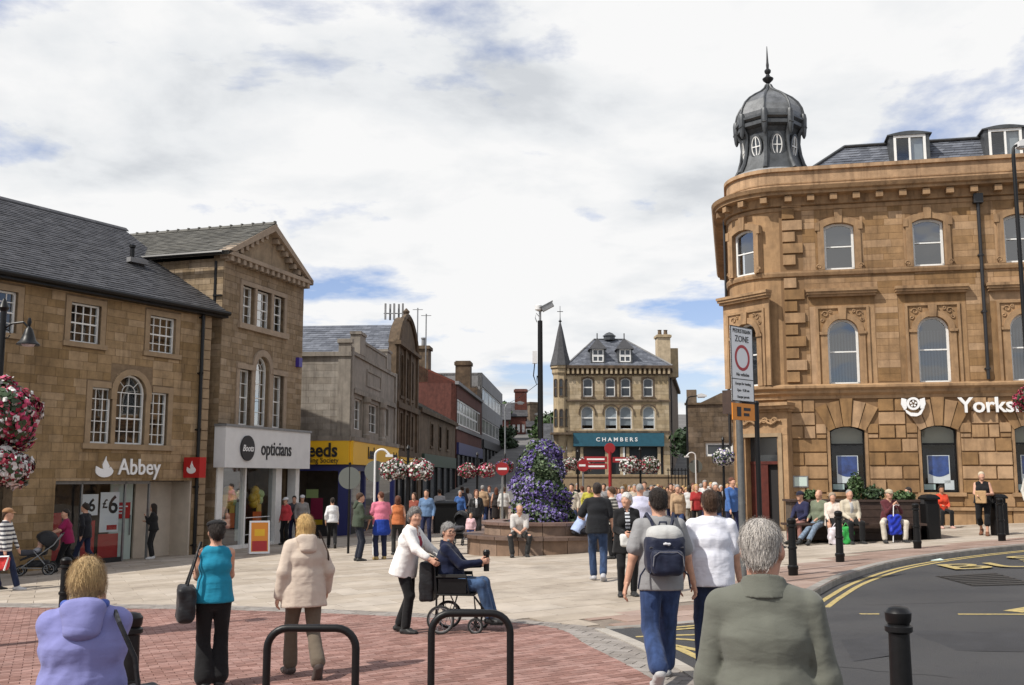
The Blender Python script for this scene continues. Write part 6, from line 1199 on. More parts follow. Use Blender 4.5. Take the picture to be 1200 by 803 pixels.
# ---- right of centre
bp = person('young man in grey tee shirt and jeans wearing a rucksack', 769, 9.75, 1.8, 2, 'm', (.25, .25, .255), (.03, .055, .14), DBR, 'short', pose='walk', mirror=1, sleeve=.72, jeans=1, loose=.02, hem=.1, leg_hem=.088, leg_loose=.024, shoes=(.45, .45, .45), feet=[(-.07, -.22, 52), (.09, .12, 0)], hands=((-.34, .0, .8), (.34, .08, .82)), hpitch=6)
np_mesh('undershirt_hem', grow([cap(V(0, 0, .86), V(0, 0, .98), .135, .13, V(1, 0, 0), 1.42)], .0115, cuts=[(V(0, 0, .84), (0, 0, 1)), (V(0, 0, .97), (0, 0, -1))], fold=.006, seed=4), cloth((.17, .145, .125)), bp.root)
nv = cloth((.010, .014, .035), rough=.6)
RS = local_to(bp, 'rucksack', 'navy and grey rucksack on the back of the young man', 'rucksack', [('pack_body', rb(bp, (-.18, -.36, .98), (.18, -.1, 1.37), rnd=.09, vox=.011), nv), ('front_pocket', rb(bp, (-.15, -.43, .99), (.15, -.3, 1.22), rnd=.06, vox=.011), nv), ('grey_lid', rb(bp, (-.165, -.35, 1.22), (.165, -.09, 1.43), rnd=.09, vox=.011), cloth((.42, .42, .41)))] + [('shoulder_strap', strap([(sx * .07, -.14, 1.38), (sx * .1, -.12, 1.47), (sx * .125, -.02, 1.53), (sx * .14, .1, 1.45)], .017), nv) for sx in (-1, 1)] + [('side_strap', strap([(sx * .16, -.15, 1.05), (sx * .22, -.2, .98), (sx * .24, -.18, .86)], .008), nv) for sx in (-1, 1)] + [('zip', strap([(-.14, -.425, 1.08), (-.13, -.43, 1.17), (-.08, -.43, 1.205), (.08, -.43, 1.205), (.13, -.43, 1.17), (.14, -.425, 1.08)], .004), cloth((.2, .2, .22))), ('compression_strap', strap([(-.17, -.2, 1.16), (-.15, -.35, 1.24), (.15, -.35, 1.24), (.17, -.2, 1.16)], .008), cloth((.05, .05, .06))), ('badge', rb(bp, (-.035, -.375, 1.262), (.035, -.345, 1.282), rnd=.006, vox=.006, fold=0), cloth((.5, .5, .52))), ('haul_loop', strap([(-.04, -.16, 1.41), (-.03, -.18, 1.46), (.03, -.18, 1.46), (.04, -.16, 1.41)], .009), nv)])
person('man in plain white tee shirt seen from behind beside the rucksack', 828, 10.0, 1.74, -2, 'm', (.66, .67, .74), (.02, .03, .07), BRN, 'short', sleeve=.7, jeans=1, loose=.024, hem=.1, feet=[(-.1, .1, 0), (.1, -.1, 12)], hands=((-.3, .05, .82), (.28, .1, .84)))
old = person('white haired old man in sage green jacket, nearest, back to us', 886, 4.1, 1.74, -13, 'm', (.122, .125, .104), (.05, .05, .05), (.5, .46, .42), 'thin', skinc=(.5, .26, .18), loose=.02, hem=.22, flare=.02, collar=1, top_name='jacket', glasses=1, fat=.91, hyaw=-16, hands=((-.27, .1, .8), (.28, .06, .8)), folds=.8, lean=5)
person('man in black tee shirt and jeans walking towards the crowd', 698, 19, 1.8, -2, 'm', (.012, .013, .016), (.03, .055, .12), DBR, 'short', pose='walk', sleeve=.8, jeans=1, hem=.08, shoes=(.4, .4, .42), loose=.02, hands=((-.27, .3, 1.12), (.3, .05, .85)), feet=[(-.07, .16, 3), (.08, -.2, 25)])
car = person('white haired woman in black cardigan and striped top facing us', 731, 16.5, 1.63, 182, 'f', BLK, BLK, WHT, 'curly', hem=.2, loose=.022, flare=.02, open=(.32, .33, .36), top_name='cardigan', hands=((-.07, .25, .98), (.07, .25, .98)), hyaw=-32, leg_hem=.06, fat=1.08)
for ch in car.root.children:
    if ch.name.startswith('inner_top'): ch.data.materials[0] = cloth((.5, .52, .55), 'stripe', (.015, .015, .02), 18.)
local_to(car, 'handbag', 'small white bag clutched by the woman in black cardigan', 'bag', [('bag_body', rb(car, (-.14, .2, .78), (.14, .32, .98)), cloth((.6, .6, .58)))])
SITK = dict(pose='sit', pel=(0, 0, 0))
fx, fy, fz = at(633, 28)
person('man in pale checked shirt sitting on the planter ledge facing us', 608, 26.15, 1.74, 183, 'm', (.5, .48, .46), (.02, .02, .02), GRY, 'crop', sleeve=.9, seat=.47, lean=24, hands=((-.04, .45, .62), (.05, .45, .62)), feet=[(-.17, .42, 0), (.19, .42, 0)], hyaw=8, knee=.3, **SITK)
person('man in pale blue shirt sitting hunched on the right of the planter', 674, 26.5, 1.74, -80, 'm', (.34, .42, .62), (.015, .015, .02), GRY, 'short', sleeve=.9, seat=.47, lean=30, hands=((-.1, .45, .8), (.12, .45, .8)), feet=[(-.12, .4, 0), (.14, .45, 0)], **SITK)
person('woman in black and white striped top behind the black cardigan', 716, 24, 1.66, 60, 'f', cloth((.5, .48, .42), 'stripe', (.03, .03, .03), 14.), BLK, BRN, 'short', hem=.1)
person('older man in pale lilac shirt walking away behind the cardigan woman', 747, 20.5, 1.74, -8, 'm', (.48, .48, .60), (.1, .09, .08), GRY, 'crop', sleeve=.8, hem=.05, loose=.022, fat=1.15, pose='walk')
# ---- left side
person('man in striped shirt and cap walking right at the left edge', 20, 22, 1.76, -85, 'm', cloth((.62, .62, .6), 'stripe', (.06, .06, .075), 11.), (.02, .03, .07), BRN, 'short', pose='walk', cap=(.3, .16, .08), hem=.08, hands=((-.25, .2, .85), (.26, .12, .86)), shoes=(.5, .5, .5), jeans=1)
person('person in purple top stepping in from the left edge', 2, 22.3, 1.55, -80, 'f', (.12, .02, .12), (.015, .02, .05), GRY, 'short', pose='walk', cap=(.45, .43, .38), hem=.08)
person('woman in maroon tee shirt pushing the pushchair', 92, 27.2, 1.64, 118, 'f', (.24, .012, .07), BLK, DBR, 'bun', sleeve=.7, hem=.14, fat=1.18, hands=((-.18, .42, .98), (.18, .42, .98)), pose='walk', lean=8, hyaw=25)
person('man in dark clothes walking behind the pushchair woman', 112, 28, 1.78, 80, 'm', (.012, .012, .016), (.015, .02, .05), DBR, 'short', hem=.1, pose='walk')
person('woman all in black waiting beside the bank doorway', 190, 31.2, 1.66, 95, 'f', (.012, .012, .013), (.012, .012, .013), DBR, 'long', hands=((-.05, .24, 1.25), (.06, .24, 1.1)), shoes=(.6, .6, .6))
person('man in green hooded top with bag slung at hip', 424, 26.7, 1.75, -70, 'm', (.05, .065, .045), (.015, .018, .03), BRN, 'short', hood=1, hem=.06, hands=((-.1, .3, 1.1), (.1, .3, 1.1)), loose=.024)
pk = person('man in pink shirt with blue jumper tied round his waist', 450, 26.9, 1.76, 25, 'm', (.62, .18, .26), (.015, .02, .05), AUB, 'crop', sleeve=.75, shoes=(.35, .25, .1), hands=((-.34, .1, .8), (.32, .15, .85)), fat=1.1)
np_mesh('tied_jumper', grow([cap(V(0, -.02, 1.02), V(0, -.05, .72), .15, .185, V(1, 0, 0), 1.35)], .02, cuts=[(V(0, 0, 1.03), (0, 0, -1)), (V(0, 0, .62), (0, 0, 1))], fold=.008), cloth((.012, .04, .26)), pk.root)
local_to(pk, 'hip_bag', 'black bag slung across the hip between green and pink men', 'bag', [('bag_body', rb(pk, (-.6, -.1, .78), (-.38, .12, .98), vox=.02), blackbag)])
person('woman in orange vest beyond the man in pink', 469, 28.5, 1.62, 10, 'f', (.5, .16, .06), (.02, .02, .02), AUB, 'bob', bare_arms=1)
person('woman in white blouse and black trousers by the building society', 394, 33, 1.62, 15, 'f', (.66, .66, .67), BLK, DBR, 'short', sleeve=1.6, pose='walk')
person('person in red striped top and cap outside the building society', 341, 36.5, 1.66, 150, 'f', (.5, .05, .06), BLK, GRY, 'short', cap=(.6, .6, .6))
person('dark haired person between the red top and the grey cap', 350, 37.5, 1.7, 190, 'm', (.06, .06, .07), NAVY, DBR, 'short')
person('person in grey jacket and pale cap outside the building society', 359, 37, 1.72, 200, 'm', (.25, .24, .23), (.03, .03, .04), GRY, 'short', cap=(.55, .55, .56))
person('person in grey top standing by the black street bin', 517, 41, 1.72, 20, 'm', (.3, .3, .31), (.03, .03, .035), DBR, 'short')
person('couple member in dark jacket in the shadow of the shops', 543, 46, 1.76, 30, 'm', (.03, .03, .04), NAVY, DBR, 'short'); person('person in pale jacket beside the dark jacket up the street', 549, 47, 1.68, 20, 'f', (.5, .48, .47), BLK, BRN, 'bob')
person('red haired woman in black suit with white collar facing us', 559, 33.5, 1.68, 185, 'f', (.012, .012, .014), (.012, .012, .014), AUB, 'bob', open=(.6, .6, .6), hem=.1)
person('small child in pink and white top in front of the planter', 553, 30.8, 1.0, 170, 'f', (.62, .42, .45), (.03, .06, .2), (.3, .17, .08), 'short', fat=1.2)
person('auburn woman in dark dress walking up past the planter', 582, 45, 1.66, 10, 'f', (.03, .025, .025), (.03, .025, .025), AUB, 'long', skirt=.1, bare_arms=1)
person('person in pale top beside the auburn woman', 591, 43, 1.68, 5, 'm', (.55, .54, .52), (.2, .18, .15), BRN, 'short'); person('woman in red brown jacket behind the white jacketed woman', 488, 34, 1.66, 160, 'f', (.22, .06, .04), BLK, BRN, 'bob'); person('man in denim shirt behind the wheelchair pusher', 502, 33, 1.75, 170, 'm', (.12, .2, .34), NAVY, DBR, 'short')
# ---- crowd at the far side of the square: (px, distance, yaw, sex, top, top colour, hair)
COLS = dict(black=(.012, .012, .014), white=(.56, .56, .56), red=(.3, .025, .025), navy=(.015, .02, .06), grey=(.25, .25, .26), cream=(.45, .4, .33), blue=(.05, .12, .32), pink=(.42, .18, .22), brown=(.14, .08, .05), purple=(.14, .04, .2), green=(.08, .14, .06), teal=(.02, .2, .22), tan=(.38, .26, .16), lilac=(.4, .36, .55), yellow=(.45, .42, .07), maroon=(.2, .02, .04), orange=(.4, .13, .04))
HN = dict(brown=BRN, dark=DBR, blonde=BLD, grey=GRY, white=WHT, auburn=AUB)
crowd = [(790, 30, 178, 'f', 'tan', 'grey', 'facing us just left of the white tee shirt'), (804, 38.5, 5, 'f', 'white', 'dark', 'walking away beyond the white tee shirt man'), (833, 29.5, 182, 'f', 'black', 'white', 'facing us with red bag'), (852, 28, 200, 'm', 'blue', 'auburn', 'standing by the zone sign pole'), (858, 29.5, 150, 'f', 'cream', 'blonde', 'half hidden by the zone sign pole'),
 (662, 44, 180, 'f', 'navy', 'dark', 'near the no entry sign'), (688, 40, 190, 'm', 'yellow', 'brown', 'in a bright vest left of the finger post'), (706, 44, 175, 'm', 'grey', 'dark', 'under the red finger post'), (722, 47, 185, 'f', 'red', 'brown', 'deep in the crowd'), (735, 52, 180, 'm', 'brown', 'grey', 'deep in the crowd'), (741, 38, 175, 'm', 'cream', 'grey', 'over the cardigan woman shoulder'), (756, 41, 185, 'f', 'maroon', 'dark', 'left of the rucksack man head'),
 (764, 48, 170, 'm', 'red', 'dark', 'right behind the rucksack man'), (772, 55, 182, 'f', 'white', 'auburn', 'far back above the rucksack'), (779, 45, 178, 'f', 'lilac', 'brown', 'between rucksack and white tee'), (786, 52, 185, 'm', 'navy', 'grey', 'far back by the shop steps'), (797, 47, 176, 'f', 'pink', 'blonde', 'coming forward in the crowd'), (811, 50, 183, 'm', 'purple', 'dark', 'by the street railings'), (818, 41, 3, 'm', 'green', 'grey', 'walking away to the right'), (823, 55, 180, 'f', 'teal', 'auburn', 'far back under the hanging basket'), (840, 44, 175, 'f', 'grey', 'white', 'left of the zone sign pole'), (846, 52, 185, 'm', 'orange', 'brown', 'far back left of the zone sign'),
 (728, 60, 180, 'f', 'cream', 'dark', 'at the foot of the teal shop'), (750, 62, 182, 'm', 'black', 'brown', 'at the foot of the teal shop'), (768, 64, 175, 'f', 'blue', 'blonde', 'at the foot of the teal shop'), (698, 56, 170, 'f', 'pink', 'dark', 'far back left of the finger post'), (675, 58, 185, 'm', 'black', 'grey', 'far back near the no entry sign'),
 (727, 36, 178, 'f', 'lilac', 'grey', 'just left of the cardigan woman'), (752, 33, 182, 'm', 'grey', 'brown', 'just behind the lilac shirt'), (783, 36, 175, 'm', 'brown', 'dark', 'between rucksack and tan coat'), (812, 33, 185, 'f', 'red', 'blonde', 'close right of the white top'), (822, 36, 180, 'm', 'white', 'grey', 'close left of the black coat'), (826, 42, 178, 'f', 'maroon', 'white', 'behind the black coat'), (693, 47, 180, 'f', 'teal', 'blonde', 'beside the bright vest'), (669, 36, 150, 'm', 'cream', 'dark', 'behind the blue shirted sitter'), (760, 37, 180, 'f', 'purple', 'grey', 'over the rucksack shoulder'), (775, 40, 170, 'f', 'black', 'blonde', 'over the rucksack man right ear')]
kx = random.Random(42); seen = set((c[4], c[5], c[3]) for c in crowd)
for px, where in ((656, 'at the left end of the crowd'), (681, 'behind the no entry sign'), (700, 'by the finger post foot'), (710, 'right of the bright vest'), (719, 'behind the striped top'), (730, 'in mid crowd'), (738, 'in mid crowd'), (745, 'in mid crowd'), (766, 'above the rucksack'), (782, 'right of the rucksack'), (794, 'by the tan top'), (800, 'by the tan top'), (808, 'by the white top'), (815, 'by the white top'), (829, 'by the black top'), (836, 'by the black top'), (848, 'by the blue top'), (540, 'in the shaded street'), (566, 'in the shaded street'), (574, 'in the shaded street')):
    while True:
        c = (kx.choice(['black', 'navy', 'grey', 'brown', 'maroon', 'white', 'green', 'purple', 'tan', 'blue', 'cream']), kx.choice(list(HN)), kx.choice('mf'))
        if c not in seen: seen.add(c); break
    crowd.append((px, kx.uniform(37, 52) if px > 600 else kx.uniform(44, 58), kx.choice([0, 180, 170, 190]), c[2], c[0], c[1], where))
for i, (px, d, yw, sx, tc_, hn, where) in enumerate(crowd):
    w_ = 'woman' if sx == 'f' else 'man'; k = random.Random(i * 7 + 3)
    d = d if d < 42 else 40 + (d - 42) * .42; Fg = person(f'{hn} haired {w_} in {tc_} top {where}', px, d, (1.64 if sx == 'f' else 1.75) + k.uniform(-.05, .05), yw + k.uniform(-15, 15), sx, COLS[tc_], k.choice([BLK, NAVY, JEAN, KHAKI, (.2, .18, .15)]), HN[hn], 'short' if sx == 'm' else k.choice(['bob', 'curly', 'short']), pose=k.choice(['walk', 'walk', 'stand']), mirror=k.random() < .5, sleeve=k.choice([2., .8, 1.7]), hem=.1, group='crowd at the far side of the square', fat=k.uniform(.95, 1.15))
    if tc_ == 'black' and hn == 'white': local_to(Fg, 'red_handbag', 'red handbag held by the white haired woman in black', 'bag', [('bag_body', rb(Fg, (.2, .0, .5), (.3, .26, .8), vox=.02), cloth((.5, .02, .03))), ('handle', strap([(.25, .03, .78), (.25, .13, .95), (.25, .23, .78)], .01), cloth((.5, .02, .03)))])
# ---- by the corner bank
person('person in navy top and dark cap lounging at the bench end', 934, 26.6, 1.72, 130, 'm', (.02, .022, .06), (.25, .12, .1), DBR, 'short', cap=(.015, .015, .03), seat=.45, lean=10, hands=((-.1, .36, .62), (.1, .4, .6)), feet=[(-.2, .45, 0), (.1, .5, 0)], **SITK)
person('man in green jacket and pale jeans with legs stretched out', 952, 26.3, 1.76, 135, 'm', (.14, .16, .11), (.16, .21, .28), (.2, .1, .05), 'crop', seat=.45, lean=-4, hands=((-.1, .25, .62), (.16, .25, .62)), feet=[(-.1, .72, 20), (.12, .78, 20)], jeans=1, **SITK)
person('elderly woman in cream cardigan with shopping bag on bench', 968, 26.0, 1.6, 168, 'f', (.58, .5, .44), BLK, (.35, .27, .2), 'curly', seat=.45, hands=((-.1, .32, .6), (.14, .32, .6)), skirt=.16, feet=[(-.16, .4, 0), (.1, .42, 0)], fat=1.15, hem=.1, **SITK)
person('elderly man in beige zipped jacket on the planter bench', 987, 25.9, 1.72, 183, 'm', (.46, .41, .32), BLK, GRY, 'crop', seat=.45, hands=((-.12, .3, .62), (.12, .3, .62)), feet=[(-.14, .42, 0), (.14, .42, 0)], collar=1, open=(.4, .4, .4), loose=.024, fat=1.1, **SITK)
capm = person('old man in flat cap and maroon jacket leaning on white stick', 1031, 25.7, 1.68, 184, 'm', (.09, .022, .028), (.55, .5, .42), GRY, 'short', cap=(.42, .36, .26), seat=.45, lean=12, hands=((-.12, .34, .9), (.02, .34, .9)), feet=[(-.26, .36, 0), (.26, .34, 0)], knee=.5, **SITK)
local_to(capm, 'walking_stick', 'white walking stick under the hands of the flat capped man', 'stick', [('shaft', strap([(.06, .36, .02), (.02, .38, .9)], .012), 'signwhite'), ('crook', strap([(.02, .38, .9), (-.05, .38, .93), (-.12, .38, .91)], .014), 'signwhite')]); local_to(capm, 'blue_carrier_bag', 'blue carrier bag between the knees of the flat capped man', 'bag', [('bag_body', rb(capm, (-.16, .22, .2), (.12, .4, .68), vox=.016, fold=.02), cloth((.012, .03, .35), rough=.5))])
for px, nm, lb, c in ((970, 'carrier_bag', 'white patterned carrier bag at the feet of the cream cardigan', (.6, .55, .58)), (982, 'carrier_bag', 'green carrier bag at the feet of the beige jacketed man', (.03, .3, .06))):
    x, y, z = at(px, 25.55); e = empty(nm, (x, y, z)); tag(e, lb, 'bag'); np_mesh('bag_body', rb(None, (-.17, -.1, .0), (.17, .1, .42), vox=.018, fold=.02), cloth(c, rough=.5), e); b = MB(); b.tube([(-.08, 0, .4), (0, 0, .52), (.08, 0, .4)], .012, 6); b.build('handle', cloth(c, rough=.5), e)
person('woman in orange red top sitting against the bank wall', 1093, 30.6, 1.62, 180, 'f', (.6, .06, .025), BLK, DBR, 'bun', seat=.42, hands=((-.1, .28, .62), (.12, .3, .66)), feet=[(-.13, .4, 0), (.2, .42, 0)], skinc=(.4, .2, .12), shoes=(.5, .3, .25), **SITK)
lad = person('woman in black sleeveless outfit walking with a brown bag', 1141, 26.7, 1.66, 150, 'f', BLK, BLK, (.62, .52, .38), 'short', bare_arms=1, pose='walk', hands=((-.16, .3, 1.05), (.1, .36, 1.02)), leg_len=1.45, leg_hem=.085, fat=1.18, hyaw=20, shoes=(.15, .06, .03), feet=[(-.08, .22, 4), (.1, -.26, 35)])
local_to(lad, 'paper_bag', 'brown paper carrier bag hugged by the woman in black', 'bag', [('bag_body', rb(lad, (-.12, .28, .82), (.14, .42, 1.14), rnd=.015, vox=.016, fold=.003), cloth((.42, .27, .14)))])
person('man in pale jacket cut off by the right edge', 1200, 25.5, 1.74, 170, 'm', (.5, .48, .43), (.3, .28, .25), GRY, 'short', hem=.08)
person('dark haired head beyond the planter by the bank', 1057, 28.8, 1.6, 100, 'f', (.03, .02, .02), BLK, DBR, 'short', seat=.45, **SITK)
# ================================================================ street furniture and planting
def scatter(name, m, parent, pts, nrm, size, jitter=.9, sides=4, seed=0, aspect=1.6, cup=0.):
    """many small leaf- or petal-sized faces at the given points"""
    rs = np.random.RandomState(seed); n = len(pts); nv = nrm + rs.normal(size=(n, 3)) * jitter; nv /= np.linalg.norm(nv, axis=1)[:, None]; t = np.cross(nv, rs.normal(size=(n, 3))); t /= np.linalg.norm(t, axis=1)[:, None]; w = np.cross(nv, t); sz = size * rs.uniform(.6, 1.35, (n, 1))
    ang = np.arange(sides) * 6.2832 / sides; vs_ = np.stack([pts + sz * (math.cos(a) * aspect ** .5 * t + math.sin(a) / aspect ** .5 * w) + nv * sz * cup * (1 if sides > 4 and i % 2 else 0) for i, a in enumerate(ang)], 1).reshape(-1, 3)
    me = bpy.data.meshes.new(name); me.from_pydata(vs_.tolist(), [], [tuple(range(i * sides, i * sides + sides)) for i in range(n)]); at_ = me.attributes.new('tint', 'FLOAT', 'FACE'); at_.data.foreach_set('value', rs.uniform(0, 1, n)); me.materials.append(M[m] if isinstance(m, str) else m)
    o = bpy.data.objects.new(name, me); COL.objects.link(o); o['kind'] = 'stuff'
    if parent: o.parent = parent
    return o
def blob_pts(n, c, r, rs, shell=.55, flat=1.):
    d = rs.normal(size=(n, 3)); d /= np.linalg.norm(d, axis=1)[:, None]; lump = 1 + .13 * np.sin(d @ V(5, 3, 2) + c[0]) + .1 * np.sin(d @ V(-4, 7, 5)); rr = (rs.uniform(shell ** 3, 1, n) ** (1 / 3) * lump)[:, None]; return np.array(c) + d * rr * np.array(r) * V(1, 1, flat), d
def basket(parent, c, r, cols, seed, size=.05, n=900, name=None):
    rs = np.random.RandomState(seed); B = parent
    p, d = blob_pts(int(n * 1.1), c, np.array(r) * 1.08, rs, .3); scatter('leaves', 'leaf_d', B, p, d, size * .9, seed=seed)
    tot = sum(w for _, w in cols)
    for k, (m, w) in enumerate(cols): p, d = blob_pts(int(n * .55 * w / tot), c, np.array(r) * 1.05, rs, .82); scatter('petals', m, B, p, d, size, .5, 6, seed + k + 1, 1.1, .35)
    b = MB(); b.lathe([(r[0] * .15, c[2] - r[2] * .8), (r[0] * .55, c[2] - r[2] * .5), (r[0] * .75, c[2])], (c[0], c[1]), 12); b.build('bowl', 'iron', B)
# bollards
BP = [(.085, -.2), (.085, .1), (.095, .12), (.095, .16), (.075, .18), (.07, .46), (.085, .47), (.085, .5), (.068, .51), (.064, .84), (.085, .855), (.085, .885), (.066, .9), (.078, .92), (.082, .97), (.06, 1.0), (.02, 1.01)]
bol = None; BL = [(920, 18.6, 'first in the kerb row, just right of the green jacket'), (974, 20.8, 'second in the kerb row, before the seated couple'), (1063, 23.4, 'third in the kerb row, before the planter'), (1160, 24.6, 'fourth in the kerb row, beside the woman in black'), (1037, 6.7, 'alone at the bottom edge before the road'), (170, 8.1, 'close behind the lavender coat'), (92, 15.6, 'beyond the head of the woman photographing')]
for px, d, wh in BL:
    if bol is None:
        bol = empty('bollard'); b = MB(); b.lathe(BP[:9], n=20); b.build('shaft_base', 'black', bol, smooth=True); b = MB(); b.lathe(BP[8:13], n=20); b.build('shaft', 'black', bol, smooth=True); b = MB(); b.lathe(BP[12:], n=20); b.build('cap', 'black', bol, smooth=True); o = bol
    else: o = copy_tree(bol)
    o.location = at(px, d); tag(o, 'black iron bollard ' + wh, 'bollard', 'black bollards round the square')
for px0, px1, d, lb in ((324, 424, 8.95, 'black tubular cycle hoop under the cream jacketed woman'), (509, 598, 9.5, 'black tubular cycle hoop in front of the wheelchair')):
    x0, y, z = at(px0, d); x1, _, z1 = at(px1, d); w = x1 - x0; e = empty('cycle_hoop', ((x0 + x1) / 2, y, (z + z1) / 2)); tag(e, lb, 'cycle stand', 'cycle hoops'); b = MB(); r_ = .17; tp = .72
    pts = [(-w / 2, 0, -.2), (-w / 2, 0, tp - r_)] + [(-w / 2 + r_ - r_ * math.cos(R(15 * k)), 0, tp - r_ + r_ * math.sin(R(15 * k))) for k in range(1, 7)] + [(w / 2 - r_ + r_ * math.sin(R(15 * k)), 0, tp - r_ + r_ * math.cos(R(15 * k))) for k in range(0, 7)] + [(w / 2, 0, -.2)]
    b.tube(pts, .033, 14); b.build('hoop', 'black', e, smooth=True)
# fountain-like round planter with flower tower
FT = empty('round_planter', (fx, fy, fz)); tag(FT, 'round tiered stone planter ledge people sit on in mid square', 'planter')
def ring_blocks(r0, r1, z0, z1, n, m, nm):
    for k in range(n):
        b = MB(); a0, a1 = 6.2832 * k / n + .004, 6.2832 * (k + 1) / n - .004; q = [(r * math.cos(a), r * math.sin(a)) for r, a in ((r1, a0), (r1, (a0 + a1) / 2), (r1, a1), (r0, a1), (r0, a0))]; b.flat(q, z0, z1); b.build(nm, m, FT)
ring_blocks(1.55, 1.98, -.15, .36, 20, 'brownstone', 'ledge_block'); ring_blocks(1.5, 2.08, .365, .45, 20, mat('ledge_top', (.13, .085, .065), .6, .2, 6, tint=.15), 'ledge_top'); ring_blocks(1.1, 1.52, .3, .7, 16, 'brownstone', 'upper_block'); ring_blocks(1.05, 1.6, .705, .78, 16, mat('upper_top', (.16, .10, .08), .6, .2, 6, tint=.15), 'upper_top')
b = MB(); b.lathe([(1.08, .1), (1.08, .68), (.0, .72)], n=24); b.build('soil', 'bark', FT)
FW = empty('flower_tower', (fx, fy, fz + .7)); tag(FW, 'tall tower of purple and lilac petunias rising from the planter', 'flowers'); rs = np.random.RandomState(5)
def tower(n, grow_=1., seed=0):
    r_ = np.random.RandomState(seed); h = r_.uniform(0, 1, n) ** .85; a = r_.uniform(0, 6.2832, n); rad = (.80 - .38 * h ** 1.2 - .5 * np.maximum(0, h - .86) * 3.2 * h) * (1 + .12 * np.sin(3 * a + h * 9) + .1 * np.sin(h * 23 + a)) * grow_ * (r_.uniform(.86, 1.04, n) + np.maximum(0, r_.normal(0, .06, n))); P_ = np.stack([rad * np.cos(a), rad * np.sin(a), h * 2.25], 1); N_ = np.stack([np.cos(a), np.sin(a), .35 + 0 * a], 1); return P_, N_
p, q_ = tower(7000, .98, 1); scatter('leaves', 'leaf_d', FW, p, q_, .04, seed=1); p, q_ = tower(2500, 1.02, 2); scatter('pale_leaves', mat('grey_green_leaf', (.14, .19, .10), .6, .3, 9, tint=.3), FW, p, q_, .045, seed=2)
def patchy(P_, N_, k, th): m_ = np.sin(P_ @ V(3.1, 2.3, 2.7) + k) + np.sin(P_ @ V(-2.2, 4.1, 3.9) + 2 * k) > th; return P_[m_], N_[m_]
p, q_ = patchy(*tower(6400, 1.04, 3), 1., -.1); scatter('petals', 'fpurple', FW, p, q_, .032, .7, 6, 3, 1.1, .35); p, q_ = patchy(*tower(4200, 1.05, 4), 2.2, .3); scatter('petals', 'flilac', FW, p, q_, .03, .7, 6, 4, 1.1, .35)
b = MB(); b.lathe([(.7, 0), (.62, .8), (.42, 1.8), (.15, 2.15)], n=12); b.build('core', 'leaf_d', FW)
# hanging-basket posts
RW = [('fred', 3), ('fwhite', 4)]; RP = [('fred', 4), ('fpink', 3), ('fwhite', 3)]
def basket_post(px, d, zc, r, label, cols, seed, arms=((-.34, 0), (.34, 0)), size=.034, top=.5, n=1200):
    x, y, z = at(px, d); e = empty('basket_post', (x, y, z)); tag(e, 'dark post with ' + label, 'post'); b = MB(); b.tube([(0, 0, -.2), (0, 0, zc + top)], [.05, .035], 10); b.lathe([(.07, -.1), (.07, .5), (.04, .6)], n=10); b.lathe([(.02, zc + top), (.06, zc + top + .05), (.01, zc + top + .14)], n=10); b.build('post', 'black', e, smooth=True)
    for i, (ax, az) in enumerate(arms):
        if ax: b = MB(); b.tube([(0, 0, zc + az + r * .5), (ax * .6, 0, zc + az + r * .9), (ax, 0, zc + az + r * .3)], .014, 6); b.build('bracket', 'black', e)
        B = empty('flower_basket', (x, y, z)); tag(B, ('left ' if ax < 0 else 'right ' if ax > 0 else '') + label.split(' of ')[0].rstrip('s') + ' basket of ' + label.split(' of ')[1], 'flowers'); basket(B, (ax, -.05, zc + az), (r, r, r * .72), cols, seed + i * 5, size, n)
basket_post(480, 27, 2.28, .34, 'flower baskets of red and white blooms before the yellow fascia', RW, 11)
basket_post(560, 36, 2.3, .31, 'flower baskets of pink and white blooms left of the no entry sign', RP, 21)
basket_post(592, 50, 2.55, .42, 'one flower basket of dark blooms up the street', [('fpurple', 2), ('fred', 2), ('fwhite', 1)], 31, ((0, 0),))
basket_post(748, 37, 2.35, .37, 'flower baskets of white and red blooms before the teal shop', [('fwhite', 5), ('fred', 3)], 41)
basket_post(844, 32, 2.35, .32, 'one flower basket of white blooms left of the zone sign', [('fwhite', 4), ('fpurple', 1)], 51, ((0, 0),))
basket_post(676, 46, 2.6, .38, 'flower baskets of white blooms behind the no entry disc', [('fwhite', 4), ('fred', 2)], 61)
basket_post(1206, 24, 3.25, .42, 'one flower basket of pink blooms cut by the right edge', [('fpink', 3), ('fred', 2)], 71, ((0, 0),))
# big Victorian lamp with baskets at the left edge
x, y, z = at(2, 13.8); LP = empty('ornate_lamp_post', (x, y, z)); tag(LP, 'black ornate lamp post with bell lantern at the left edge', 'lamp'); b = MB(); b.tube([(0, 0, -.2), (0, 0, 4.45)], [.07, .04], 12); b.lathe([(.12, -.2), (.12, .7), (.08, .85), (.06, .9)], n=12); b.lathe([(.04, 4.45), (.07, 4.5), (.02, 4.62)], n=10); b.build('post', 'black', LP, smooth=True)
b = MB(); b.tube([(0, 0, 4.2), (.12, 0, 4.28), (.28, 0, 4.3), (.36, 0, 4.22)], .016, 8); b.tube([(.05 + .06 * math.cos(k * .6), 0, 4.14 + .06 * math.sin(k * .6)) for k in range(11)], .008, 6); b.build('bracket', 'black', LP)
b = MB(); b.lathe([(.015, 4.36), (.03, 4.3), (.015, 4.24), (.05, 4.2), (.075, 4.12), (.1, 4.05), (.15, 4.0), (.15, 3.985), (.02, 4.03)], (.36, 0), 16); b.build('lantern', 'black', LP, smooth=True); b = MB(); b.lathe([(.0, 3.96), (.07, 3.97), (.09, 4.0)], (.36, 0), 12); b.build('lamp_glass', 'blind', LP)
b = MB(); b.tube([(0, 0, 3.35), (.2, 0, 3.5), (.26, 0, 3.4)], .014, 6); b.build('bracket', 'black', LP)
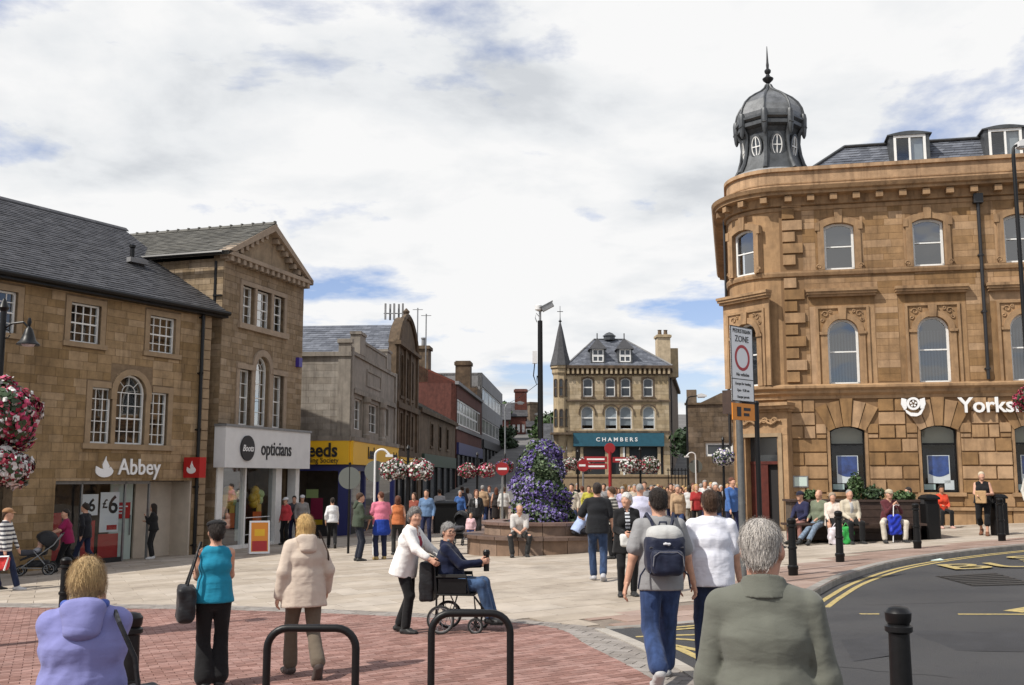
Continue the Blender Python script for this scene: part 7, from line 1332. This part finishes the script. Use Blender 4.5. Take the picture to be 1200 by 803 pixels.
for zc, r, cols, sd, lb in ((3.03, .46, [('fred', 5), ('fpink', 4), ('fwhite', 4)], 81, 'big upper hanging basket of red pink and white flowers at left edge'), (2.33, .4, [('fwhite', 5), ('fred', 3)], 91, 'lower hanging basket of small white flowers at left edge')):
    B = empty('flower_basket', (x, y, z)); tag(B, lb, 'flowers'); basket(B, (.1, -.05, zc), (r, r, r * (.95 if r > .42 else .62)), cols, sd, .038, 3000)
# signs
REDD = mat('dark_red_paint', (.27, .011, .014), .45)
x, y, z = at(866, 17.2); ZS = empty('zone_sign', (x, y, z), R(44)); tag(ZS, 'grey pole with white pedestrian zone plate and orange notice', 'sign'); b = MB(); b.tube([(0, 0.04, -.2), (0, .04, 4.3)],   .056, 14); b.build('pole', mat('dark_galvanised', (.13, .135, .135), .55, .2, 8, metal=.3), ZS, smooth=True)
b = MB(); b.box(-.33, .33, -.055, -.04, 3.03, 4.3); pl = b.build('plate', 'signwhite', ZS); b = MB(); b.ring([(-.33, 3.03), (-.33, 4.3), (.33, 4.3), (.33, 3.03)], [(-.315, 3.045), (-.315, 4.285), (.315, 4.285), (.315, 3.045)], -.06, -.04, closed=True); b.box(-.33, .33, -.06, -.05, 3.4, 3.412); b.build('border', 'ink', pl)
el = lambda r, n=32: [(r * math.cos(6.2832 * k / n), 3.77 + r * math.sin(6.2832 * k / n)) for k in range(n)]
b = MB(); b.ring(el(.22), el(.17), -.06, -.05, closed=True); b.build('red_ring', 'red', pl)
for s_, sz, zz in (('PEDESTRIAN', .095, 4.19), ('ZONE', .15, 4.04), ('No vehicles', .08, 3.46), ('Except for loading', .062, 3.31), ('7pm - 9.30 am', .062, 3.2), ('Except permit', .062, 3.09)): text('plate_lettering', s_, 'ink', pl, 0, zz, sz, -.06, .002, align='CENTER')
b = MB(); b.box(-.33, .33, -.055, -.04, 2.72, 3.0); op = b.build('orange_plate', 'orange', ZS); b = MB(); b.box(-.2, -.08, -.06, -.05, 2.78, 2.94); b.box(0, .2, -.06, -.05, 2.88, 2.93); b.box(0, .16, -.06, -.05, 2.79, 2.84); b.build('symbol', 'ink', op); b = MB(); b.box(.05, .4, .0, .4, 2.85, 3.25); b.build('rear_box', 'wood', ZS)
x, y, z = at(884, 19); e = empty('black_post', (x, y, z)); tag(e, 'plain black post before the bank doorway', 'post'); b = MB(); b.tube([(0, 0, -.2), (0, 0, 3.1)], .045, 10); b.build('post', 'black', e, smooth=True); b = MB(); b.lathe([(.05, 3.08), (.055, 3.12), (.02, 3.16)], n=10); b.build('cap', 'black', e)
def no_entry(px, d, zc, r, lb):
    x, y, z = at(px, d); e = empty('no_entry_sign', (x, y, z)); tag(e, lb, 'sign', 'no entry signs'); b = MB(); b.tube([(0, .03, -.1), (0, .03, zc)], .04, 8); b.build('pole', 'steel', e); D = MB(); D.prism([(r * math.cos(6.2832 * k / 24), zc + r * math.sin(6.2832 * k / 24)) for k in range(24)], -.03, -.01); dd = D.build('disc', REDD, e); b = MB(); b.box(-r * .68, r * .68, -.035, -.03, zc - r * .16, zc + r * .16); b.build('bar', 'signwhite', dd)
no_entry(682, 42, 2.5, .25, 'red no entry disc left of the red finger post'); no_entry(589, 38, 2.35, .24, 'red no entry disc left of the flower tower')
# red finger post
x, y, z = at(713, 38); FP = empty('finger_post', (x, y, z)); tag(FP, 'red finger post with direction arms before the teal shop', 'sign'); b = MB(); b.tube([(0, 0, -.1), (0, 0, 2.9)], .06, 12); b.lathe([(.14, -.1), (.14, .5), (.09, .6)], n=12); b.build('post', REDD, FP, smooth=True)
b = MB(); b.prism([(.2 * math.cos(6.2832 * k / 20), 3.02 + .2 * math.sin(6.2832 * k / 20)) for k in range(20)], -.03, .03); b.build('disc', REDD, FP)
for x0, x1, zz in ((-.95, -.1, 2.62), (-.9, -.1, 2.36), (.1, .8, 2.6)):
    b = MB(); tip = x0 if x0 < 0 else x1; s_ = -1 if x0 < 0 else 1; b.prism([(x0, zz - .1), (x1, zz - .1), (x1, zz + .1), (x0, zz + .1)] if s_ < 0 else [(x0, zz - .1), (x1, zz - .1), (x1 + .12, zz), (x1, zz + .1), (x0, zz + .1)], -.02, .02); ar = b.build('arm', REDD, FP); b = MB(); b.box(x0 + .1, x1 - .1, -.026, -.02, zz - .03, zz + .03); b.build('arm_lettering', 'signwhite', ar)
# crook-headed sign lights and round sign backs
def crook(px, d, zt, side, lb, disc=True):
    x, y, z = at(px, d); e = empty('lit_sign_post', (x, y, z)); tag(e, lb, 'sign'); b = MB(); b.tube([(0, 0, -.1), (0, 0, zt)] + [(side * (.18 - .18 * math.cos(R(18 * k))), 0, zt + .16 * math.sin(R(18 * k))) for k in range(1, 9)] + [(side * .42, 0, zt - .02)], .032, 8); b.build('post', 'offwhite', e, smooth=True); b = MB(); b.box(min(side * .3, side * .5), max(side * .3, side * .5), -.06, .06, zt - .05, zt + .02); b.build('lamp_hood', 'offwhite', e)
    if disc: b = MB(); b.prism([(.3 * math.cos(6.2832 * k / 24), zt - .45 + .3 * math.sin(6.2832 * k / 24)) for k in range(24)], .04, .06); b.build('sign_back', mat('dull_sign_back', (.11, .12, .11), .6), e)
crook(442, 29, 2.75, 1, 'pale crook topped sign post outside the building society'); crook(812, 46, 2.9, -1, 'pale crook topped sign post by the street railings')
x, y, z = at(413, 30); e = empty('round_sign', (x, y, z)); tag(e, 'grey back of a round sign left of the crook post', 'sign'); b = MB(); b.tube([(0, 0, -.1), (0, 0, 2.6)], .035, 8); b.build('post', 'black', e); b = MB(); b.prism([(.32 * math.cos(6.2832 * k / 24), 2.15 + .32 * math.sin(6.2832 * k / 24)) for k in range(24)], -.03, -.01); b.build('sign_back', mat('dull_sign_back', (.11, .12, .11), .6), e)
# CCTV mast
x, y, z = at(633, 33); CT = empty('camera_mast', (x, y, z)); tag(CT, 'tall black mast with surveillance camera behind the flower tower', 'mast'); zt = P(632, 376, 33).z - z; b = MB(); b.tube([(0, 0, -.1), (0, 0, zt)], [.105, .08], 14); b.build('mast', 'black', CT, smooth=True); b = MB(); b.tube([(0, 0, zt), (0, 0, zt + .3), (.1, 0, zt + .38)], .04, 8); b.tube([(.0, 0, zt + .1), (-.12, 0, zt + .25), (-.16, 0, zt + .1), (-.1, 0, zt - .05)], .015, 6); b.build('bracket', 'steel', CT)
b = MB(Matrix.Translation((.24, -.05, zt + .45)) @ Matrix.Rotation(R(-28), 4, 'Y')); b.box(-.2, .2, -.09, .09, -.08, .08); b.box(-.24, .24, -.11, .11, .08, .1); b.build('camera_housing', 'steel', CT); b = MB(); b.lathe([(.0, zt + .3), (.12, zt + .36), (.12, zt + .5), (.0, zt + .56)], (-.05, 0), 12); b.build('camera_head', 'offwhite', CT); b = MB(); b.box(-.25, -.1, -.08, .08, zt - 1.4, zt - 1.0); b.build('junction_box', 'offwhite', CT); b = MB(); b.tube([(-.18, 0, zt - 1.4), (-.22, 0, zt - 1.8), (-.12, 0, zt - 2.1), (-.1, 0, zt - 1.8)], .02, 6); b.build('cable', 'black', CT)
b = MB(); p0 = P(634, 447, 33); p1 = P(578, 470, 95); b.tube([p0.lerp(p1, k / 10) - Vector((0, 0, .5 * math.sin(math.pi * k / 10))) for k in range(11)], .012, 4); o = b.build('overhead_cable', 'black'); tag(o, 'thin cable slung from the mast to the street buildings', 'cable')
# street lights
def street_light(px, d, ytop, reach, lb, m='steel', r=.07, hx=.5):
    x, y, z = at(px, d); zt = P(px, ytop, d).z - z; e = empty('street_light', (x, y, z)); tag(e, lb, 'lamp'); b = MB(); b.tube([(0, 0, -.2), (0, 0, zt - .3), (reach * .1, 0, zt - .05), (reach * .35, 0, zt), (reach, 0, zt + .05)], [r, r * .75, r * .6, r * .5, r * .45], 10); b.build('column', m, e, smooth=True); b = MB(); s_ = 1 if reach > 0 else -1; b.prism([(reach, zt - .02), (reach + s_ * hx, zt), (reach + s_ * hx, zt + .08), (reach + s_ * hx * .4, zt + .18), (reach, zt + .12)], -.13, .13); b.build('lamp_head', 'offwhite' if m == 'black' else m, e); b = MB(); b.box(min(reach, reach + s_ * hx * .8) + .04, max(reach, reach + s_ * hx * .8), -.1, .1, zt - .06, zt - .022); b.build('diffuser', 'blind', e)
street_light(592, 75, 473, .9, 'grey street light up the hill street'); street_light(645, 95, 486, -1.0, 'far street light left of the turret'); street_light(1202, 27.5, 172, .12, 'black street light rising past the roof at right edge', 'black', .07, .32)
street_light(803, 56, 465, .6, 'thin street light by the low stone gable', 'black')
# litter bins
for px, d, w, h, lb, c in ((1079, 26.2, .38, 1.12, 'black litter bin standing at the planter end', (-.02)), (1158, 26.6, .34, 1.05, 'black litter bin behind the woman in black', 0), (523, 41, .9, 1.25, 'black street bin in front of the shadowed shops', 0)):
    x, y, z = at(px, d); e = empty('litter_bin', (x, y, z), R(8)); tag(e, lb, 'bin', 'litter bins'); b = MB(); b.flat([(-w / 2 + .04, -w / 2), (w / 2 - .04, -w / 2), (w / 2, -w / 2 + .04), (w / 2, w / 2 - .04), (w / 2 - .04, w / 2), (-w / 2 + .04, w / 2), (-w / 2, w / 2 - .04), (-w / 2, -w / 2 + .04)], 0, h * .78); b.build('bin_body', 'black', e); b = MB(); b.box(-w / 2, w / 2, -w / 2 + .1, w / 2 - .1, h * .78, h * .88); b.build('mouth', 'dark', e); b = MB(); b.lathe([(w * .72, h * .88), (w * .72, h * .92), (w * .5, h * .98), (.05, h)], n=4, rot=R(45)); b.build('hood', 'black', e)
# planter bench with shrubs
x, y, z = at(1012, 26.9); PB = empty('planter_bench', (x, y, z), R(-6)); tag(PB, 'long dark timber planter with built in bench by the bank', 'planter')
for k in range(5): b = MB(); b.box(-2.1, 1.35, -.5, -.46, .02 + .19 * k, .2 + .19 * k); b.build('plank', 'wood', PB); b = MB(); b.box(1.35, 1.39, -.46, .6, .02 + .19 * k, .2 + .19 * k); b.build('plank', 'wood', PB)
b = MB(); b.box(-2.15, 1.44, -.54, .66, .97, 1.02); b.build('rim', 'wood', PB); b = MB(); b.box(-2.08, 1.33, -.44, .6, 0, .99); b.build('soil', 'bark', PB)
for k in range(3): b = MB(); b.box(-2.4, 1.1, -1.0 + .15 * k, -.87 + .15 * k, .4, .45); b.build('seat_slat', 'wood', PB)
for xx in (-2.2, -.8, .9): b = MB(); b.box(xx - .05, xx + .05, -.95, -.52, 0, .4); b.build('bench_leg', 'black', PB)
for k, (xx, r, hh, lb) in enumerate(((-1.5, .28, .25, 'low'), (-.35, .2, .68, 'tall bright'), (.1, .26, .36, 'dark'), (.85, .3, .22, 'end'))):
    e = empty('shrub', PB.matrix_basis @ Vector((xx, .1, 1.0))); tag(e, f'{lb} leafy shrub growing in the dark timber planter', 'shrub', 'planter shrubs'); rs = np.random.RandomState(k + 200); p, q_ = blob_pts(420, (0, 0, hh * .45), (r, r, hh * .6), rs, .2); scatter('foliage', 'leaf' if k != 2 else 'leaf_d', e, p, q_, .045, seed=k); b = MB()
    for j in range(3): b.tube([(0, 0, -.1), (.1 * math.cos(j * 2.1), .1 * math.sin(j * 2.1), hh * .7)], .012, 5)
    b.build('stem', 'bark', e)
# pushchairs
def pushchair(px, d, yaw, lb, baby=True, sc=1.):
    x, y, z = at(px, d); e = empty('pushchair', (x, y, z), R(yaw)); e.scale = (sc, sc, sc); tag(e, lb, 'pushchair')
    for sx in (-.27, .27): wheel(e, sx, -.22, .15, .14, .018, 'rear_wheel', 5); b = MB(); b.tube([(sx * .9, .42, .2), (sx * .9, -.3, .75), (sx * .9, -.48, 1.02)], .014, 8); b.tube([(sx * .9, -.22, .15), (sx * .9, .15, .6)], .014, 8); b.tube([(sx * .9, -.22, .16), (sx * .9, .42, .2)], .012, 8); b.build('frame', 'steel', e, smooth=True)
    for sx in (-.22, .22): wheel(e, sx, .45, .12, .11, .018, 'front_wheel', 5)
    b = MB(); b.tube([(-.25, -.48, 1.02), (.25, -.48, 1.02)], .02, 8); b.build('handle', 'rubber', e); b = MB(); b.prism([(-.2, .95), (-.12, .5), (.2, .45), (.45, .36), (.47, .4), (.22, .52), (-.08, .58), (-.16, .97)], -.2, .2); b.v = [(v[1], v[0], v[2]) for v in b.v]; b.build('seat', blackbag, e)
    hd = grow([ell((0, -.1, .8), V(.24, .3, .3))], .02, cuts=[((0, -.05, .75), (0, -.55, .8))], subs=[ell((0, -.02, .74), V(.21, .3, .27))]); np_mesh('hood', hd, blackbag, e); np_mesh('basket', rb(None, (-.2, -.2, .2), (.2, .3, .36), vox=.02), blackbag, e); np_mesh('foot_muff', rb(None, (-.18, .1, .48), (.18, .5, .62), vox=.02, rnd=.06), cloth((.06, .06, .07)), e)
    if baby:
        rt = e.matrix_basis @ Vector((0, .04, .42)); B = empty('person', rt, R(yaw)); tag(B, 'baby tucked up in the pushchair at left', 'person'); np_mesh('body', grow([ell((0, -.02, .36), V(.07, .08, .085)), cap((0, .0, .26), (0, .08, .12), .07, .08), cap((-.06, .02, .22), (-.08, .14, .16), .03, .025), cap((.06, .02, .22), (.08, .14, .16), .03, .025)], .015), skin((.6, .36, .27)), B); np_mesh('blanket', grow([cap((0, .02, .2), (0, .22, .08), .085, .08, V(1, 0, 0), 1.5)], .018, fold=.008), cloth((.35, .35, .38)), B)
pushchair(63, 26.4, 108, 'black pushchair with silver frame and baby at left', True); pushchair(541, 32, 165, 'dark pushchair beside the red haired woman in the square', False, .95)
# red carrier the striped man holds
x, y, z = at(17, 21.7); e = empty('carrier_bag', (x, y, z)); tag(e, 'red and white carrier bag held by the man in striped shirt', 'bag'); np_mesh('bag_body', rb(None, (-.2, -.06, .45), (.18, .06, .72), vox=.018, fold=.015), cloth((.5, .03, .03), rough=.5), e); b = MB(); b.tube([(-.2, -.07, .72), (.2, -.07, .74), (.12, -.07, .45)], .02, 6); b.build('handle', 'signwhite', e)
# pavement sign by the optician
x, y, z = at(311, 31.5); e = empty('pavement_sign', (x, y, z), R(20)); tag(e, 'orange and red pavement sign in white frame outside the optician', 'sign')
for s_ in (-1, 1): b = MB(Matrix.Translation((0, s_ * .18, 0)) @ Matrix.Rotation(R(9 * s_), 4, 'X')); b.ring([(-.3, .02), (-.3, 1.0), (.3, 1.0), (.3, .02)], [(-.25, .08), (-.25, .95), (.25, .95), (.25, .08)], -.02, .02, closed=True); f = b.build('frame', 'signwhite', e); b = MB(b.xf); b.box(-.25, .25, -.01, .01, .08, .95); b.build('panel', 'orange', f); b2 = MB(b.xf); b2.box(-.22, .22, -.014, .014, .1, .4); b2.build('panel_band', 'red', f); b3 = MB(b.xf); b3.box(-.15, .15, -.016, .016, .55, .75); b3.build('panel_print', 'yellow', f)
# aerials on the far roofs
def aerial(px, d, y0, y1, lb, arr=False):
    p0, p1 = P(px, y0, d), P(px, y1, d); h = p1.z - p0.z; e = empty('roof_aerial', p0); tag(e, lb, 'aerial'); b = MB(); b.tube([(0, 0, -1), (0, 0, h)], .04, 6); b.build('pole', 'steel', e)
    if arr:
        for k in range(5): b = MB(); b.box(-.55 + .24 * k, -.45 + .24 * k, -.1 + .2 * (k % 2), .0 + .2 * (k % 2), h - .85, h + .05); b.build('antenna_panel', 'concrete', e)
        b = MB(); b.tube([(-.6, 0, h - .5), (.6, 0, h - .5)], .03, 6); b.build('crossbar', 'steel', e)
    else:
        b = MB(); b.tube([(-.3, 0, h - .1), (.3, 0, h - .1)], .02, 5); b.build('crossbar', 'steel', e)
aerial(462, 56, 392, 357, 'cluster of phone antenna panels on the curved gable roof', True); aerial(489, 60, 412, 361, 'tall thin left aerial pole above the red brick block'); aerial(499, 60, 412, 368, 'shorter right aerial pole above the red brick block')
# railings and wall in front of the turreted building
x0, y, z = at(672, 70); e = empty('low_stone_wall', (x0, 70, z)); tag(e, 'low pale stone wall below the teal shop front', 'wall'); b = MB(); b.box(-1, 8.5, 0, .4, -.5, .9); b.build('wall_body', 'trim', e); b = MB(); b.box(-1.05, 8.55, -.06, .46, .9, 1.02); b.build('coping', 'trim', e)
x0, y, z = at(780, 66); e = empty('railings', (x0, 66, z)); tag(e, 'black street railings right of the teal shop front', 'railing')
for k in range(14): b = MB(); b.tube([(k * .22, 0, 0), (k * .22, 0, 1.6)], .03, 5); b.build('bar', 'black', e)
for zz in (.2, 1.45): b = MB(); b.box(-.1, 3.0, -.02, .02, zz, zz + .05); b.build('rail', 'black', e)
# trees beyond the roofs
def tree(px, d, ytop, ybase, r, lb, seed, m='leaf'):
    x, y, z = at(px, d); zt, zb = P(px, ytop, d).z, P(px, ybase, d).z; e = empty('tree', (x, y, zb)); tag(e, lb, 'tree', 'trees beyond the roofs'); h = zt - zb; rs = np.random.RandomState(seed); b = MB(); b.tube([(0, 0, -3), (.1, 0, h * .35), (0, .1, h * .75)], [.35, .25, .1], 8)
    for k in range(5): a = k * 1.3; b.tube([(0, 0, h * (.3 + .08 * k)), (r * .6 * math.cos(a), r * .6 * math.sin(a), h * (.5 + .09 * k))], [.12, .04], 6)
    b.build('trunk', 'bark', e); P_, N_ = [], []
    for k in range(11): c = (rs.uniform(-.6, .6) * r, rs.uniform(-.6, .6) * r, h * rs.uniform(.4, .86)); p, q_ = blob_pts(170, c, V(1, 1, .8) * r * rs.uniform(.3, .5), rs, .3); P_.append(p); N_.append(q_)
    scatter('crown', m, e, np.concatenate(P_), np.concatenate(N_), r * .085, seed=seed)
tree(576, 150, 470, 515, 3.2, 'green tree behind the red brick house on the hill', 3); tree(590, 122, 500, 535, 1.8, 'small dark tree in front of the brick terrace', 4, 'leaf_d'); tree(642, 140, 484, 530, 3.4, 'leafy tree left of the slate turret', 5); tree(650, 170, 488, 530, 4, 'farther tree just behind the turret wall', 6, 'leaf_d'); tree(818, 76, 500, 560, 2.2, 'dark tree in the gap by the low stone gable', 7, 'leaf_d')
# litter on the road edge
x, y = G(1097, 651); b = MB(); b.add([(x - .12, y - .05, gz(x, y) - road_drop(x, y) + .01), (x + .15, y - .03, gz(x, y) - road_drop(x, y) + .02), (x + .12, y + .08, gz(x, y) - road_drop(x, y) + .05), (x - .1, y + .06, gz(x, y) - road_drop(x, y) + .012)], [(0, 1, 2, 3)]); o = b.build('paper_scrap', 'mint'); tag(o, 'scrap of pale paper in the gutter by the kerb', 'litter')
# ---------------------------------------------------------------- lettering to plain meshes
dg = bpy.context.evaluated_depsgraph_get()
for o in [o for o in scene.objects if o.type == 'FONT']:
    me = bpy.data.meshes.new_from_object(o.evaluated_get(dg)); me.name = o.name; n = bpy.data.objects.new(o.name, me); COL.objects.link(n); n.parent = o.parent; n.matrix_local = o.matrix_local.copy(); nm = o.name; bpy.data.objects.remove(o); n.name = nm
